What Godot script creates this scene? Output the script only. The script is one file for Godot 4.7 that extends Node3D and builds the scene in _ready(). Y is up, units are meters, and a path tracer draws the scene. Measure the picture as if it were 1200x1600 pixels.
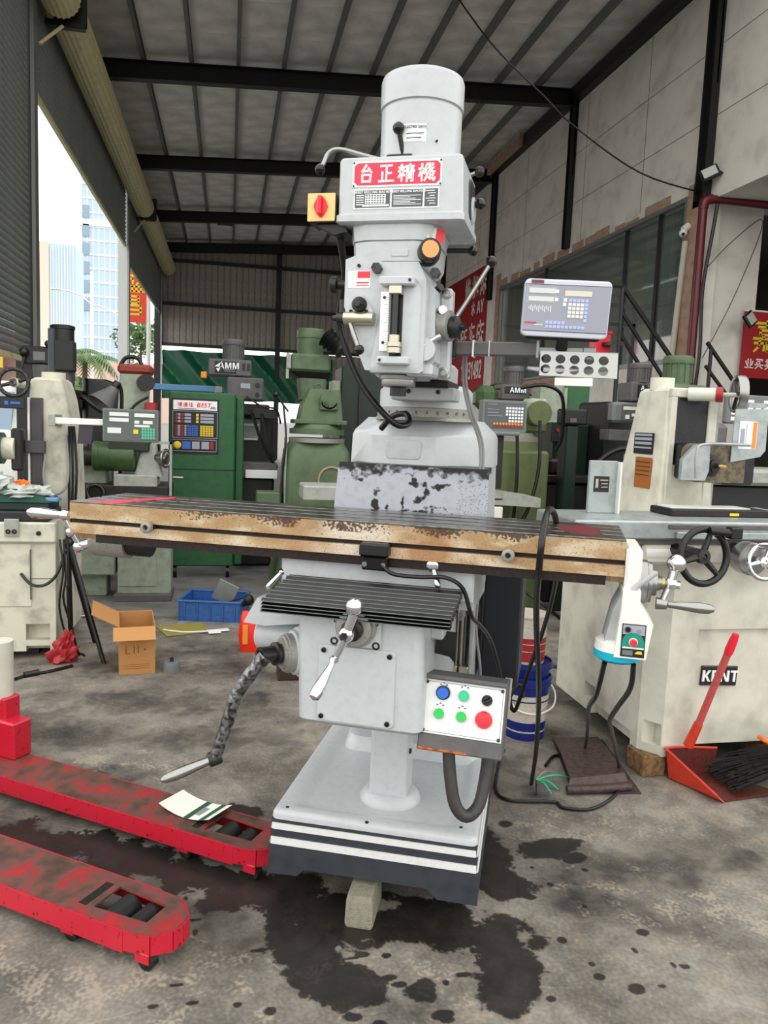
extends Node3D

var M := {}
var cur: Node3D
var counts := {}
var rng := RandomNumberGenerator.new()

class Mb:
	var p := PackedVector3Array()
	var n := PackedVector3Array()
	var uv := PackedVector2Array()
	var t := Transform3D()

	func at(x: float, y: float, z: float, rx := 0.0, ry := 0.0, rz := 0.0) -> Mb:
		t = Transform3D(Basis.from_euler(Vector3(deg_to_rad(rx), deg_to_rad(ry), deg_to_rad(rz))), Vector3(x, y, z))
		return self

	func tri(a: Vector3, b: Vector3, c: Vector3, nn := Vector3.ZERO) -> void:
		if nn != Vector3.ZERO:
			if (b - a).cross(c - a).dot(nn) > 0.0:
				var s := b
				b = c
				c = s
			nn = t.basis * nn
		p.append(t * a); p.append(t * b); p.append(t * c)
		for i in 3:
			n.append(nn); uv.append(Vector2.ZERO)

	func quad(a: Vector3, b: Vector3, c: Vector3, d: Vector3, nn := Vector3.ZERO) -> Mb:
		tri(a, b, c, nn)
		tri(a, c, d, nn)
		return self

	func fix(s: int) -> void:
		var vol := 0.0
		var o: Vector3 = p[s] if s < p.size() else Vector3.ZERO
		for i in range(s, p.size(), 3):
			vol += (p[i] - o).dot((p[i + 1] - o).cross(p[i + 2] - o))
		if vol > 0.0:
			for i in range(s, p.size(), 3):
				var q := p[i + 1]
				p[i + 1] = p[i + 2]
				p[i + 2] = q

	func bx(x0: float, x1: float, y0: float, y1: float, z0: float, z1: float, bev := 0.0) -> Mb:
		var c := Vector3(x0 + x1, y0 + y1, z0 + z1) / 2
		var h := Vector3(absf(x1 - x0), absf(y1 - y0), absf(z1 - z0)) / 2
		var e := minf(bev, minf(h.x, minf(h.y, h.z)) * 0.98)
		var ax := [Vector3.RIGHT, Vector3.UP, Vector3.BACK]
		for i in 3:
			var u: Vector3 = ax[(i + 1) % 3] * (h[(i + 1) % 3] - e)
			var w: Vector3 = ax[(i + 2) % 3] * (h[(i + 2) % 3] - e)
			for s in [-1.0, 1.0]:
				var f: Vector3 = c + ax[i] * h[i] * s
				quad(f - u - w, f + u - w, f + u + w, f - u + w, ax[i] * s)
		if e > 0.0:
			for i in 3:
				var a: Vector3 = ax[i] * (h[i] - e)
				var j := (i + 1) % 3
				var k := (i + 2) % 3
				for s in [-1.0, 1.0]:
					for r in [-1.0, 1.0]:
						var p1: Vector3 = c + ax[j] * h[j] * s + ax[k] * (h[k] - e) * r
						var p2: Vector3 = c + ax[j] * (h[j] - e) * s + ax[k] * h[k] * r
						quad(p1 - a, p1 + a, p2 + a, p2 - a, (ax[j] * s + ax[k] * r).normalized())
			for s in [-1.0, 1.0]:
				for r in [-1.0, 1.0]:
					for q in [-1.0, 1.0]:
						var g := Vector3(s, r, q)
						var m := h - Vector3(e, e, e)
						tri(c + g * Vector3(h.x, m.y, m.z), c + g * Vector3(m.x, h.y, m.z), c + g * Vector3(m.x, m.y, h.z), g.normalized())
		return self

	func loft(rings: Array, cap0 := true, cap1 := true) -> Mb:
		var s := p.size()
		for i in rings.size() - 1:
			var a: PackedVector3Array = rings[i]
			var b: PackedVector3Array = rings[i + 1]
			for k in a.size():
				var l := (k + 1) % a.size()
				if not a[k].is_equal_approx(a[l]):
					tri(a[k], a[l], b[l])
				if not b[k].is_equal_approx(b[l]):
					tri(a[k], b[l], b[k])
		for e in [[cap0, rings[0], false], [cap1, rings[-1], true]]:
			if e[0]:
				var r: PackedVector3Array = e[1]
				var m := Vector3.ZERO
				for v in r:
					m += v
				m /= r.size()
				if m.distance_to(r[0]) < 1e-5:
					continue
				for k in r.size():
					if e[2]:
						tri(m, r[k], r[(k + 1) % r.size()])
					else:
						tri(m, r[(k + 1) % r.size()], r[k])
		fix(s)
		return self

	static func ring(c: Vector3, u: Vector3, w: Vector3, r: float, seg: int) -> PackedVector3Array:
		var a := PackedVector3Array()
		for k in seg:
			var f := TAU * k / seg
			a.append(c + (u * cos(f) + w * sin(f)) * r)
		return a

	static func frame(d: Vector3) -> Array:
		var u := d.cross(Vector3.UP if absf(d.y) < 0.9 else Vector3.RIGHT).normalized()
		return [u, d.cross(u).normalized()]

	func cyl(a: Vector3, b: Vector3, r: float, r2 := -1.0, seg := 20) -> Mb:
		var f := frame((b - a).normalized())
		return loft([ring(a, f[0], f[1], r, seg), ring(b, f[0], f[1], r if r2 < 0 else r2, seg)])

	func lathe(o: Vector3, d: Vector3, prof: Array, seg := 24) -> Mb:
		d = d.normalized()
		var f := frame(d)
		var rs := []
		for q in prof:
			rs.append(ring(o + d * q[1], f[0], f[1], maxf(q[0], 1e-6), seg))
		return loft(rs)

	func sph(c: Vector3, r: float, seg := 16, sc := Vector3.ONE) -> Mb:
		var rs := []
		var m := seg / 2
		for i in m + 1:
			var f := PI * i / m
			var a := PackedVector3Array()
			for k in seg:
				var g := TAU * k / seg
				a.append(c + Vector3(sin(f) * cos(g), cos(f), sin(f) * sin(g)) * r * sc)
			rs.append(a)
		return loft(rs, false, false)

	func tube(pts: Array, r, seg := 8, fine := 5) -> Mb:
		var q := []
		if fine > 1 and pts.size() > 2:
			for i in pts.size() - 1:
				var a: Vector3 = pts[maxi(i - 1, 0)]
				var b: Vector3 = pts[i]
				var c: Vector3 = pts[i + 1]
				var d: Vector3 = pts[mini(i + 2, pts.size() - 1)]
				for k in fine:
					q.append(b.cubic_interpolate(c, a, d, float(k) / fine))
			q.append(pts[-1])
		else:
			q = pts
		var u := Vector3.ZERO
		var rs := []
		for i in q.size():
			var d: Vector3 = (q[mini(i + 1, q.size() - 1)] - q[maxi(i - 1, 0)]).normalized()
			if i == 0:
				u = frame(d)[0]
			u = (u - d * u.dot(d)).normalized()
			var rad: float = r if not r is Array else lerpf(r[0], r[1], float(i) / (q.size() - 1))
			rs.append(ring(q[i], u, d.cross(u), rad, seg))
		return loft(rs)

	func torus(c: Vector3, d: Vector3, rr: float, r: float, seg := 32, sg := 10) -> Mb:
		d = d.normalized()
		var f := frame(d)
		var rs := []
		for i in seg + 1:
			var g := TAU * i / seg
			var o: Vector3 = f[0] * cos(g) + f[1] * sin(g)
			rs.append(ring(c + o * rr, o, d, r, sg))
		return loft(rs, false, false)

	func prism(poly: Array, z0: float, z1: float) -> Mb:
		var s := p.size()
		var pl := PackedVector2Array(poly)
		var ix := Geometry2D.triangulate_polygon(pl)
		for i in range(0, ix.size(), 3):
			var a := pl[ix[i]]
			var b := pl[ix[i + 1]]
			var c := pl[ix[i + 2]]
			if (b - a).cross(c - a) < 0.0:
				var w := b
				b = c
				c = w
			tri(Vector3(a.x, a.y, z1), Vector3(b.x, b.y, z1), Vector3(c.x, c.y, z1))
			tri(Vector3(a.x, a.y, z0), Vector3(c.x, c.y, z0), Vector3(b.x, b.y, z0))
		var ccw := not Geometry2D.is_polygon_clockwise(pl)
		for i in pl.size():
			var a := pl[i]
			var b := pl[(i + 1) % pl.size()]
			if not ccw:
				var w := a
				a = b
				b = w
			tri(Vector3(a.x, a.y, z1), Vector3(a.x, a.y, z0), Vector3(b.x, b.y, z0))
			tri(Vector3(a.x, a.y, z1), Vector3(b.x, b.y, z0), Vector3(b.x, b.y, z1))
		fix(s)
		return self

	static func rr(y: float, x0: float, x1: float, z0: float, z1: float, r: float, k := 4) -> PackedVector3Array:
		var a := PackedVector3Array()
		for q in [[x1 - r, z1 - r, 0.0], [x0 + r, z1 - r, 0.25], [x0 + r, z0 + r, 0.5], [x1 - r, z0 + r, 0.75]]:
			for i in k + 1:
				var g: float = TAU * (q[2] + 0.25 * i / k)
				a.append(Vector3(q[0] + cos(g) * r, y, q[1] + sin(g) * r))
		return a

	static func rz(z: float, x0: float, x1: float, y0: float, y1: float, r: float, k := 4) -> PackedVector3Array:
		var a := rr(0, x0, x1, y0, y1, r, k)
		for i in a.size():
			a[i] = Vector3(a[i].x, a[i].z, z)
		return a

	func rbox(x0: float, x1: float, y0: float, y1: float, z0: float, z1: float, r: float, e := 0.004) -> Mb:
		return loft([rz(z0, x0, x1, y0, y1, r), rz(z1 - e, x0, x1, y0, y1, r), rz(z1 - e * 0.3, x0 + e * 0.3, x1 - e * 0.3, y0 + e * 0.3, y1 - e * 0.3, r), rz(z1, x0 + e, x1 - e, y0 + e, y1 - e, maxf(r - e, 0.0005))])

	# a ball pushed in and out by noise: rags, crumpled film
	func lump(c: Vector3, sc: Vector3, amp: float, sd: int, freq := 2.0) -> Mb:
		var f := FastNoiseLite.new()
		f.seed = sd
		f.frequency = freq
		var rs := []
		for i in 13:
			var a := PI * i / 12
			var q := PackedVector3Array()
			for k in 24:
				var g := TAU * k / 24
				var d := Vector3(sin(a) * cos(g), cos(a), sin(a) * sin(g))
				var o := c + d * sc * (1.0 + amp * f.get_noise_3dv(d))
				q.append(Vector3(o.x, maxf(o.y, c.y - sc.y * 0.85), o.z))
			rs.append(q)
		return loft(rs, false, false)

	func stroke(a: Vector2, b: Vector2, w: float, z0: float, z1: float) -> void:
		var d := (b - a).normalized()
		var u := Vector2(-d.y, d.x) * w / 2
		a -= d * w * 0.3
		b += d * w * 0.3
		prism([a - u, b - u * 0.8, b + u * 0.8, a + u], z0, z1)

	func glyphs(list: Array, x: float, y: float, size: float, pitch: float, w: float, z0 := 0.0, z1 := 0.001, sx := 1.0, dy := 0.0) -> Mb:
		for g in list:
			for pl in g:
				for i in pl.size() - 1:
					stroke(Vector2(x + pl[i][0] * size * sx / 10, y + pl[i][1] * size / 10), Vector2(x + pl[i + 1][0] * size * sx / 10, y + pl[i + 1][1] * size / 10), w, z0, z1)
			x += pitch
			y += dy
		return self

	func mesh() -> ArrayMesh:
		var by := {}
		var fn := PackedVector3Array()
		for i in range(0, p.size(), 3):
			var f := (p[i + 2] - p[i]).cross(p[i + 1] - p[i])
			fn.append(f)
			if n[i] == Vector3.ZERO:
				for k in 3:
					var key := (p[i + k] * 20000.0).round()
					if not by.has(key):
						by[key] = PackedVector3Array()
					by[key].append(f)
		for i in range(0, p.size(), 3):
			if n[i] == Vector3.ZERO:
				var f := fn[i / 3]
				var l := f.length()
				if l < 1e-14:
					for k in 3:
						n[i + k] = Vector3.UP
					continue
				for k in 3:
					var sum := Vector3.ZERO
					for g in by[(p[i + k] * 20000.0).round()]:
						if g.dot(f) > 0.74 * l * g.length():
							sum += g
					n[i + k] = sum.normalized()
		var arr := []
		arr.resize(Mesh.ARRAY_MAX)
		arr[Mesh.ARRAY_VERTEX] = p
		arr[Mesh.ARRAY_NORMAL] = n
		arr[Mesh.ARRAY_TEX_UV] = uv
		var am := ArrayMesh.new()
		am.add_surface_from_arrays(Mesh.PRIMITIVE_TRIANGLES, arr)
		return am


# texture coordinates from positions in the mesh's own metres
func uvmap(mb: Mb, x0: float, x1: float, y0: float, y1: float) -> Mb:
	for i in mb.p.size():
		mb.uv[i] = Vector2((mb.p[i].x - x0) / (x1 - x0), (y1 - mb.p[i].y) / (y1 - y0))
	return mb


func b() -> Mb:
	return Mb.new()


func v(x: float, y: float, z: float) -> Vector3:
	return Vector3(x, y, z)


func numbered(called: String) -> String:
	var k: int = counts.get(called, 0)
	counts[called] = k + 1
	return called if k == 0 else "%s_%03d" % [called, k]


func meta(o: Node, label := "", category := "", group := "", kind := "") -> void:
	for e in [["label", label], ["category", category], ["group", group], ["kind", kind]]:
		if e[1] != "":
			o.set_meta(e[0], e[1])


# a thing: a Node3D at its base whose children are its parts
func T(called: String, label: String, category: String, pos := Vector3.ZERO, turn := 0.0, group := "") -> Node3D:
	var o := Node3D.new()
	o.name = numbered(called)
	add_child(o)
	o.position = pos
	o.rotation_degrees.y = turn
	meta(o, label, category, group)
	cur = o
	return o


func mi(called: String, mesh: Mesh, mat: Material, parent: Node3D) -> MeshInstance3D:
	var o := MeshInstance3D.new()
	o.name = called
	o.mesh = mesh
	o.material_override = mat
	parent.add_child(o, true)
	return o


func P(called: String, mb: Mb, mat: Material, parent: Node3D = null, label := "", kind := "") -> MeshInstance3D:
	var o := mi(called, mb.mesh(), mat, parent if parent else cur)
	meta(o, label, "", "", kind)
	return o


# the setting
func S(called: String, mb: Mb, mat: Material) -> MeshInstance3D:
	var o := mi(numbered(called), mb.mesh(), mat, self)
	o.set_meta("kind", "structure")
	cur = o
	return o


# a thing that is one mesh
func one(called: String, mb: Mb, mat: Material, label: String, category: String, group := "") -> MeshInstance3D:
	var o := mi(numbered(called), mb.mesh(), mat, self)
	meta(o, label, category, group)
	cur = o
	return o


func words(called: String, text: String, size: float, where: Transform3D, mat: Material, parent: Node3D, bold := true, depth := 0.001, serif := false) -> MeshInstance3D:
	var f := SystemFont.new()
	f.font_names = PackedStringArray(["Droid Serif" if serif else "Droid Sans"])
	f.font_weight = 700 if bold else 400
	var tm := TextMesh.new()
	tm.text = text
	tm.font = f
	tm.font_size = 32
	tm.pixel_size = size / 32.0
	tm.depth = depth
	tm.curve_step = 2.0
	var o := mi(called, tm, mat, parent)
	o.transform = where
	return o


func tex(freq: float, sd: int, ramp: Array, kind := FastNoiseLite.TYPE_SIMPLEX_SMOOTH, oct := 5, size := 512) -> NoiseTexture2D:
	var f := FastNoiseLite.new()
	f.noise_type = kind
	f.frequency = freq
	f.seed = sd
	f.fractal_octaves = oct
	f.fractal_gain = 0.55
	var g := Gradient.new()
	g.offsets = PackedFloat32Array(ramp.map(func(e): return e[0]))
	g.colors = PackedColorArray(ramp.map(func(e): return e[1] if e[1] is Color else Color(e[1], e[1], e[1])))
	var n := NoiseTexture2D.new()
	n.width = size
	n.height = size
	n.seamless = true
	n.noise = f
	n.color_ramp = g
	return n


func mat(called: String, col, rough := 0.6, metal := 0.0, t: Texture2D = null, sc := 1.0, spec := 0.5) -> StandardMaterial3D:
	var m := StandardMaterial3D.new()
	m.resource_name = called
	m.albedo_color = Color(col) if col is String else col
	m.roughness = rough
	m.metallic = metal
	m.metallic_specular = spec
	if t:
		m.albedo_texture = t
		m.uv1_triplanar = true
		m.uv1_scale = Vector3.ONE * sc
	M[called] = m
	return m


func coat(m: StandardMaterial3D, c := 0.4, r := 0.2) -> StandardMaterial3D:
	m.clearcoat_enabled = true
	m.clearcoat = c
	m.clearcoat_roughness = r
	return m


func bump(m: StandardMaterial3D, t: Texture2D, h := 0.1) -> StandardMaterial3D:
	m.heightmap_enabled = true
	m.heightmap_texture = t
	m.heightmap_scale = h
	return m


func glyph(c: String) -> Array:
	var wood := [[[0.2, 6.8], [3.6, 6.8]], [[1.9, 9.4], [1.9, 0.4]], [[1.8, 6.4], [0.2, 3]], [[2.1, 6], [3.4, 4.2]]]
	match c:
		"台": return [[[5, 9.8], [2.4, 6.4], [7.6, 7.0]], [[6.2, 8.2], [8.2, 5.8]], [[2.6, 4.6], [2.6, 0.6]], [[2.6, 4.6], [7.6, 4.6], [7.4, 0.6]], [[2.6, 1], [7.4, 1]]]
		"正": return [[[1.6, 9], [8.4, 9.2]], [[5.2, 9], [5, 1]], [[5, 5], [8, 5.2]], [[2.6, 5.8], [2.6, 1]], [[0.6, 0.8], [9.4, 1]]]
		"精": return [[[0.6, 8], [1.4, 6.6]], [[3.6, 8.2], [2.9, 6.8]], [[0.2, 5.8], [4, 5.8]], [[2.1, 9.4], [2.1, 0.6]], [[2, 5.5], [0.2, 2.6]], [[2.3, 5.2], [3.8, 3.4]], [[4.6, 8.4], [9.4, 8.4]], [[5, 7.2], [9, 7.2]], [[4.4, 6], [9.6, 6]], [[7, 9.6], [7, 6]], [[5.4, 4.8], [5.2, 0.4]], [[5.4, 4.8], [8.8, 4.8], [8.8, 0.8], [7.8, 0.6]], [[5.4, 3.5], [8.8, 3.5]], [[5.4, 2.2], [8.8, 2.2]]]
		"機": return wood + [[[5, 9.4], [4.2, 8], [5.4, 7.6], [4, 6]], [[6.4, 9.6], [6.6, 4], [9, 0.6], [9.6, 2]], [[8.4, 9.4], [7.4, 8], [8.8, 7.6], [7.4, 6.2]], [[3.8, 5], [9.6, 5.2]], [[5, 5], [4.8, 2.6], [3.6, 0.6]], [[5, 3], [6.2, 2]], [[8.8, 4], [6.8, 1.2]]]
		"机": return wood + [[[5.2, 8.4], [5, 4], [4, 0.8]], [[5.2, 8.4], [8.2, 8.4], [8.2, 1.2], [9.6, 1.2], [9.6, 2.6]]]
		"床": return [[[5, 9.6], [5, 8.4]], [[1.6, 8.2], [9.4, 8.2]], [[1.6, 8.2], [1.5, 4], [0.6, 0.6]], [[3, 5.8], [9, 5.8]], [[6, 7.4], [6, 0.4]], [[6, 5.6], [3, 2]], [[6, 5.6], [9.2, 2]]]
		"车": return [[[2, 8.4], [8.4, 8.4]], [[4.6, 9.6], [2.4, 5.2], [8.6, 5.2]], [[0.8, 3.2], [9.4, 3.2]], [[5.4, 7], [5.4, 0.4]]]
		"修": return [[[2.4, 9.6], [0.6, 5.4]], [[1.8, 7], [1.8, 0.4]], [[3.6, 7], [3.6, 2.4]], [[6, 9.6], [4.4, 7]], [[5.6, 8.4], [9, 8.4], [4.6, 4.8]], [[6, 7.4], [9.6, 4.8]], [[8, 5.2], [5, 3.8]], [[8.6, 3.8], [4.8, 2]], [[9.2, 2.4], [4.6, 0.2]]]
		"铣": return [[[2, 9.6], [0.4, 7]], [[1.4, 8.2], [3.8, 8.2]], [[0.8, 6.4], [3.6, 6.4]], [[0.4, 4.4], [4, 4.4]], [[2.2, 6.4], [2.2, 0.8], [3.8, 2]], [[5.4, 9], [4.8, 7]], [[5.2, 7.8], [9, 7.8]], [[7, 9.6], [7, 5.4]], [[4.4, 5.4], [9.6, 5.4]], [[6, 5.4], [5.8, 2.6], [4.4, 0.4]], [[7.8, 5.4], [7.8, 1], [9.6, 1], [9.6, 2.4]]]
		"木": return [[[0.6, 7], [9.4, 7]], [[5, 9.6], [5, 0.4]], [[4.8, 7], [0.8, 2]], [[5.2, 7], [9.2, 2]]]
		"嘉": return [[[1, 9], [9, 9]], [[5, 9.8], [5, 7.6]], [[2, 7.8], [8, 7.8]], [[2.8, 6.8], [7.2, 6.8], [7.2, 5.4], [2.8, 5.4], [2.8, 6.8]], [[3.8, 5.2], [4.2, 4.4]], [[6.4, 5.2], [6, 4.4]], [[0.6, 4.2], [9.4, 4.2]], [[1, 2.8], [4.6, 2.8], [4.4, 0.6]], [[2.8, 3.8], [2.6, 1.8], [1, 0.2]], [[5.6, 3], [8.8, 3], [8.8, 0.4], [5.6, 0.4], [5.6, 3]]]
		"业": return [[[3.6, 9], [3.6, 1]], [[6.4, 9], [6.4, 1]], [[1.2, 7], [2.4, 3.4]], [[8.8, 7], [7.6, 3.4]], [[0.6, 1], [9.4, 1]]]
		"买": return [[[1.6, 9], [8.6, 9], [7.8, 7.4]], [[3, 7.6], [4, 6.8]], [[2, 5.8], [3.4, 4.8]], [[0.6, 4], [9.4, 4]], [[5.4, 8], [5.2, 4], [1.2, 0.4]], [[5.6, 3], [8.8, 0.6]]]
		"卖": return [[[2, 9], [8, 9]], [[5, 9.8], [5, 7.4]], [[1.2, 7.4], [8.8, 7.4], [8, 6.2]], [[3, 6.4], [4, 5.6]], [[2, 5], [3.4, 4.2]], [[0.6, 3.4], [9.4, 3.4]], [[5.4, 6.4], [5.2, 3.4], [1.2, 0.2]], [[5.6, 2.6], [8.8, 0.4]]]
		"盛": return [[[1.4, 8.4], [9.2, 8.4]], [[1.4, 8.4], [1.4, 6], [0.6, 3.6]], [[2.6, 6.8], [4.4, 6.8], [4.2, 4.4]], [[6, 9.8], [6.6, 6], [9, 3.8]], [[8.8, 6.8], [6, 4]], [[1.8, 3], [8.2, 3]], [[1.8, 3], [1.8, 0.6]], [[8.2, 3], [8.2, 0.6]], [[4, 3], [4, 0.6]], [[6, 3], [6, 0.6]], [[0.4, 0.6], [9.6, 0.6]]]
		"昌": return [[[3, 9.4], [7, 9.4], [7, 5.8], [3, 5.8], [3, 9.4]], [[3, 7.6], [7, 7.6]], [[2, 4.8], [8, 4.8], [8, 0.4], [2, 0.4], [2, 4.8]], [[2, 2.6], [8, 2.6]]]
		"佳": return [[[2.4, 9.6], [0.6, 5.4]], [[1.8, 7], [1.8, 0.4]], [[4.4, 8.2], [9, 8.2]], [[6.7, 9.6], [6.7, 5.6]], [[4, 5.6], [9.4, 5.6]], [[4.4, 3.2], [9, 3.2]], [[6.7, 5], [6.7, 0.6]], [[3.8, 0.6], [9.6, 0.6]]]
		"得": return [[[2.2, 9.6], [0.8, 7.6]], [[2.4, 7], [0.6, 4.6]], [[1.8, 5.6], [1.8, 0.4]], [[4.4, 9.2], [8.6, 9.2], [8.6, 6], [4.4, 6], [4.4, 9.2]], [[4.4, 7.6], [8.6, 7.6]], [[4, 4.6], [9.4, 4.6]], [[3.8, 3], [9.6, 3]], [[7.6, 4.6], [7.6, 0.6], [6.6, 0.4]], [[5, 2.2], [5.8, 1.4]]]
		"達": return [[[4.4, 8.8], [9, 8.8]], [[6.7, 9.8], [6.7, 7.2]], [[3.8, 7.2], [9.6, 7.2]], [[4.4, 5.6], [9, 5.6]], [[4.4, 4.4], [9, 4.4]], [[4, 3.2], [9.4, 3.2]], [[6.7, 6.6], [6.7, 1.8]], [[1.4, 8.6], [2.4, 7.4]], [[0.8, 5.6], [2.6, 5.6], [2, 3], [0.6, 1.4], [3, 1], [9.6, 0.6]]]
	return []


func gl(s: String) -> Array:
	var a := []
	for c in s:
		a.append(glyph(c))
	return a


func _ready() -> void:
	rng.seed = 7
	# camera
	var cam := Camera3D.new()
	cam.name = "camera"
	add_child(cam)
	cam.fov = 67.38
	cam.near = 0.05
	cam.far = 900.0
	cam.transform = Transform3D(Basis(Vector3.UP, deg_to_rad(-11.65)) * Basis(Vector3.RIGHT, deg_to_rad(-6.5)) * Basis(Vector3.BACK, deg_to_rad(2.3)), Vector3(0, 1.33, 0))
	cam.current = true
	# overcast sky, the only source of light
	var sm := ProceduralSkyMaterial.new()
	sm.sky_top_color = Color(0.99, 0.985, 0.97)
	sm.sky_horizon_color = Color(1.0, 0.995, 0.98)
	sm.ground_horizon_color = Color(0.5, 0.5, 0.49)
	sm.ground_bottom_color = Color(0.4, 0.4, 0.39)
	sm.sun_angle_max = 0.0
	var sky := Sky.new()
	sky.sky_material = sm
	var env := Environment.new()
	env.background_mode = Environment.BG_SKY
	env.sky = sky
	env.background_energy_multiplier = 1.0
	env.tonemap_mode = Environment.TONE_MAPPER_LINEAR
	env.tonemap_exposure = 2.3
	env.sdfgi_enabled = true
	env.ssao_enabled = true
	env.ssil_enabled = true
	var we := WorldEnvironment.new()
	we.name = "world_environment"
	we.environment = env
	add_child(we)
	materials()
	structure()
	right_wall()
	outside()
	milling_machine()
	readout()
	foreground()
	left_grinder()
	left_machines()
	middle_machines()
	right_machines()
	right_grinder()
	clutter()


func materials() -> void:
	var grime := tex(0.012, 3, [[0.0, 0.85], [0.35, 0.95], [0.6, 1.0], [1.0, 1.0]])
	var soft := tex(0.01, 31, [[0.0, 0.84], [0.4, 0.95], [0.7, 1.0], [1.0, 1.0]])
	var fine := tex(0.05, 4, [[0.0, 0.93], [0.45, 0.98], [1.0, 1.0]])
	var spots := tex(0.04, 9, [[0.0, 0.5], [0.2, 0.75], [0.32, 0.96], [1.0, 1.0]])
	var worn := tex(0.02, 12, [[0.0, 0.62], [0.35, 0.85], [0.55, 1.0], [1.0, 1.0]])
	var h := tex(0.06, 21, [[0.0, 0.0], [1.0, 1.0]])
	coat(mat("grey", Color(0.745, 0.765, 0.775), 0.42, 0.0, fine, 1.2), 0.5, 0.25)
	mat("grey_dull", Color(0.68, 0.69, 0.69), 0.6, 0.0, grime, 1.6)
	mat("white_line", Color(0.88, 0.89, 0.88), 0.5, 0.0, fine, 2.0)
	mat("navy", Color(0.2, 0.22, 0.245), 0.45, 0.0, grime, 2.0)
	coat(mat("white", Color(0.9, 0.9, 0.88), 0.4), 0.4, 0.2)
	mat("plate_white", Color(0.93, 0.94, 0.94), 0.35)
	mat("print_grey", Color(0.32, 0.35, 0.36), 0.5)
	mat("print_black", Color(0.06, 0.06, 0.065), 0.5)
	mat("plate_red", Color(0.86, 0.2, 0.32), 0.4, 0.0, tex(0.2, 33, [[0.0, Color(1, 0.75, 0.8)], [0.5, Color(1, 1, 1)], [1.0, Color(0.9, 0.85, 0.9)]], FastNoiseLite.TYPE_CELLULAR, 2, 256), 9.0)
	mat("black", Color(0.035, 0.036, 0.04), 0.4)
	mat("black_gloss", Color(0.02, 0.02, 0.022), 0.12)
	mat("rubber", Color(0.05, 0.05, 0.055), 0.38, 0.0, fine, 6.0)
	mat("rubber_grey", Color(0.2, 0.19, 0.19), 0.5, 0.0, grime, 6.0)
	mat("cable", Color(0.03, 0.03, 0.033), 0.35)
	mat("cable_grey", Color(0.55, 0.55, 0.55), 0.45)
	mat("chrome", Color(0.86, 0.86, 0.87), 0.12, 1.0)
	mat("steel", Color(0.62, 0.62, 0.61), 0.3, 1.0, fine, 5.0)
	mat("steel_dark", Color(0.27, 0.265, 0.26), 0.38, 0.85, worn, 4.0)
	mat("steel_worn", Color(0.5, 0.5, 0.5), 0.35, 0.8, spots, 7.0)
	mat("cast", Color(0.6, 0.6, 0.57), 0.5, 0.4, spots, 5.0)
	mat("brass", Color(0.72, 0.62, 0.36), 0.3, 1.0)
	mat("nickel", Color(0.75, 0.735, 0.66), 0.32, 0.9)
	mat("copper", Color(0.75, 0.42, 0.25), 0.3, 0.9, worn, 5.0)
	var tr := mat("table_rust", Color(1, 1, 1), 0.55, 0.2)
	tr.albedo_texture = rust_image()
	tr.texture_repeat = false
	var tt := mat("table_top", Color(0.52, 0.51, 0.49), 0.26, 0.9, worn, 3.0)
	tt.resource_name = "table_top"
	mat("steel_scarred", Color(0.62, 0.62, 0.62), 0.3, 0.85, tex(0.025, 46, [[0.0, 0.2], [0.36, 0.3], [0.5, 0.62], [0.62, 0.9], [1.0, 1.0]]), 4.0)
	mat("slot", Color(0.17, 0.11, 0.09), 0.6, 0.3, worn, 6.0)
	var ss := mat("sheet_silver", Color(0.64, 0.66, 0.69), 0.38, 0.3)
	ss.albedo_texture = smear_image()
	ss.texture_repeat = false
	coat(mat("red_paint", Color(0.74, 0.09, 0.19), 0.38, 0.0, tex(0.02, 50, [[0.0, Color(0.3, 0.26, 0.24)], [0.12, Color(0.6, 0.45, 0.43)], [0.2, Color(1, 0.95, 0.95)], [1.0, Color(1, 1, 1)]]), 3.0), 0.3, 0.25)
	mat("red_worn", Color(1, 1, 1), 0.42, 0.1, tex(0.009, 51, [[0.0, Color(0.26, 0.2, 0.17)], [0.35, Color(0.36, 0.26, 0.23)], [0.55, Color(0.45, 0.27, 0.25)], [0.7, Color(0.56, 0.2, 0.2)], [0.85, Color(0.66, 0.16, 0.18)], [1.0, Color(0.7, 0.14, 0.18)]], FastNoiseLite.TYPE_SIMPLEX_SMOOTH, 7), 2.0)
	mat("cream", Color(0.83, 0.825, 0.765), 0.5, 0.0, soft, 1.0)
	mat("cream_dirty", Color(0.8, 0.795, 0.72), 0.6, 0.0, tex(0.012, 61, [[0.0, 0.76], [0.3, 0.92], [0.55, 1.0], [1.0, 1.0]]), 0.9)
	mat("pale_green", Color(0.6, 0.64, 0.57), 0.6, 0.0, soft, 2.0)
	mat("green_cnc", Color(0.14, 0.36, 0.2), 0.5, 0.0, grime, 1.5)
	mat("green_mach", Color(0.33, 0.41, 0.29), 0.55, 0.0, soft, 1.4)
	mat("olive", Color(0.34, 0.39, 0.22), 0.55, 0.0, grime, 1.5)
	mat("green_dark", Color(0.05, 0.15, 0.09), 0.5, 0.0, grime, 2.0)
	mat("green_cyl", Color(0.22, 0.33, 0.17), 0.35, 0.0, grime, 2.5)
	mat("mach_grey", Color(0.36, 0.35, 0.35), 0.55, 0.0, grime, 2.0)
	mat("mach_dark", Color(0.1, 0.105, 0.11), 0.5, 0.0, grime, 2.0)
	mat("mach_light", Color(0.62, 0.63, 0.6), 0.5, 0.0, grime, 2.0)
	mat("grease", Color(0.13, 0.12, 0.11), 0.45, 0.2, worn, 5.0)
	mat("galv", Color(0.66, 0.69, 0.69), 0.42, 0.55, grime, 2.2)
	mat("teal", Color(0.05, 0.55, 0.47), 0.4)
	mat("cyan", Color(0.06, 0.68, 0.8), 0.35)
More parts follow.
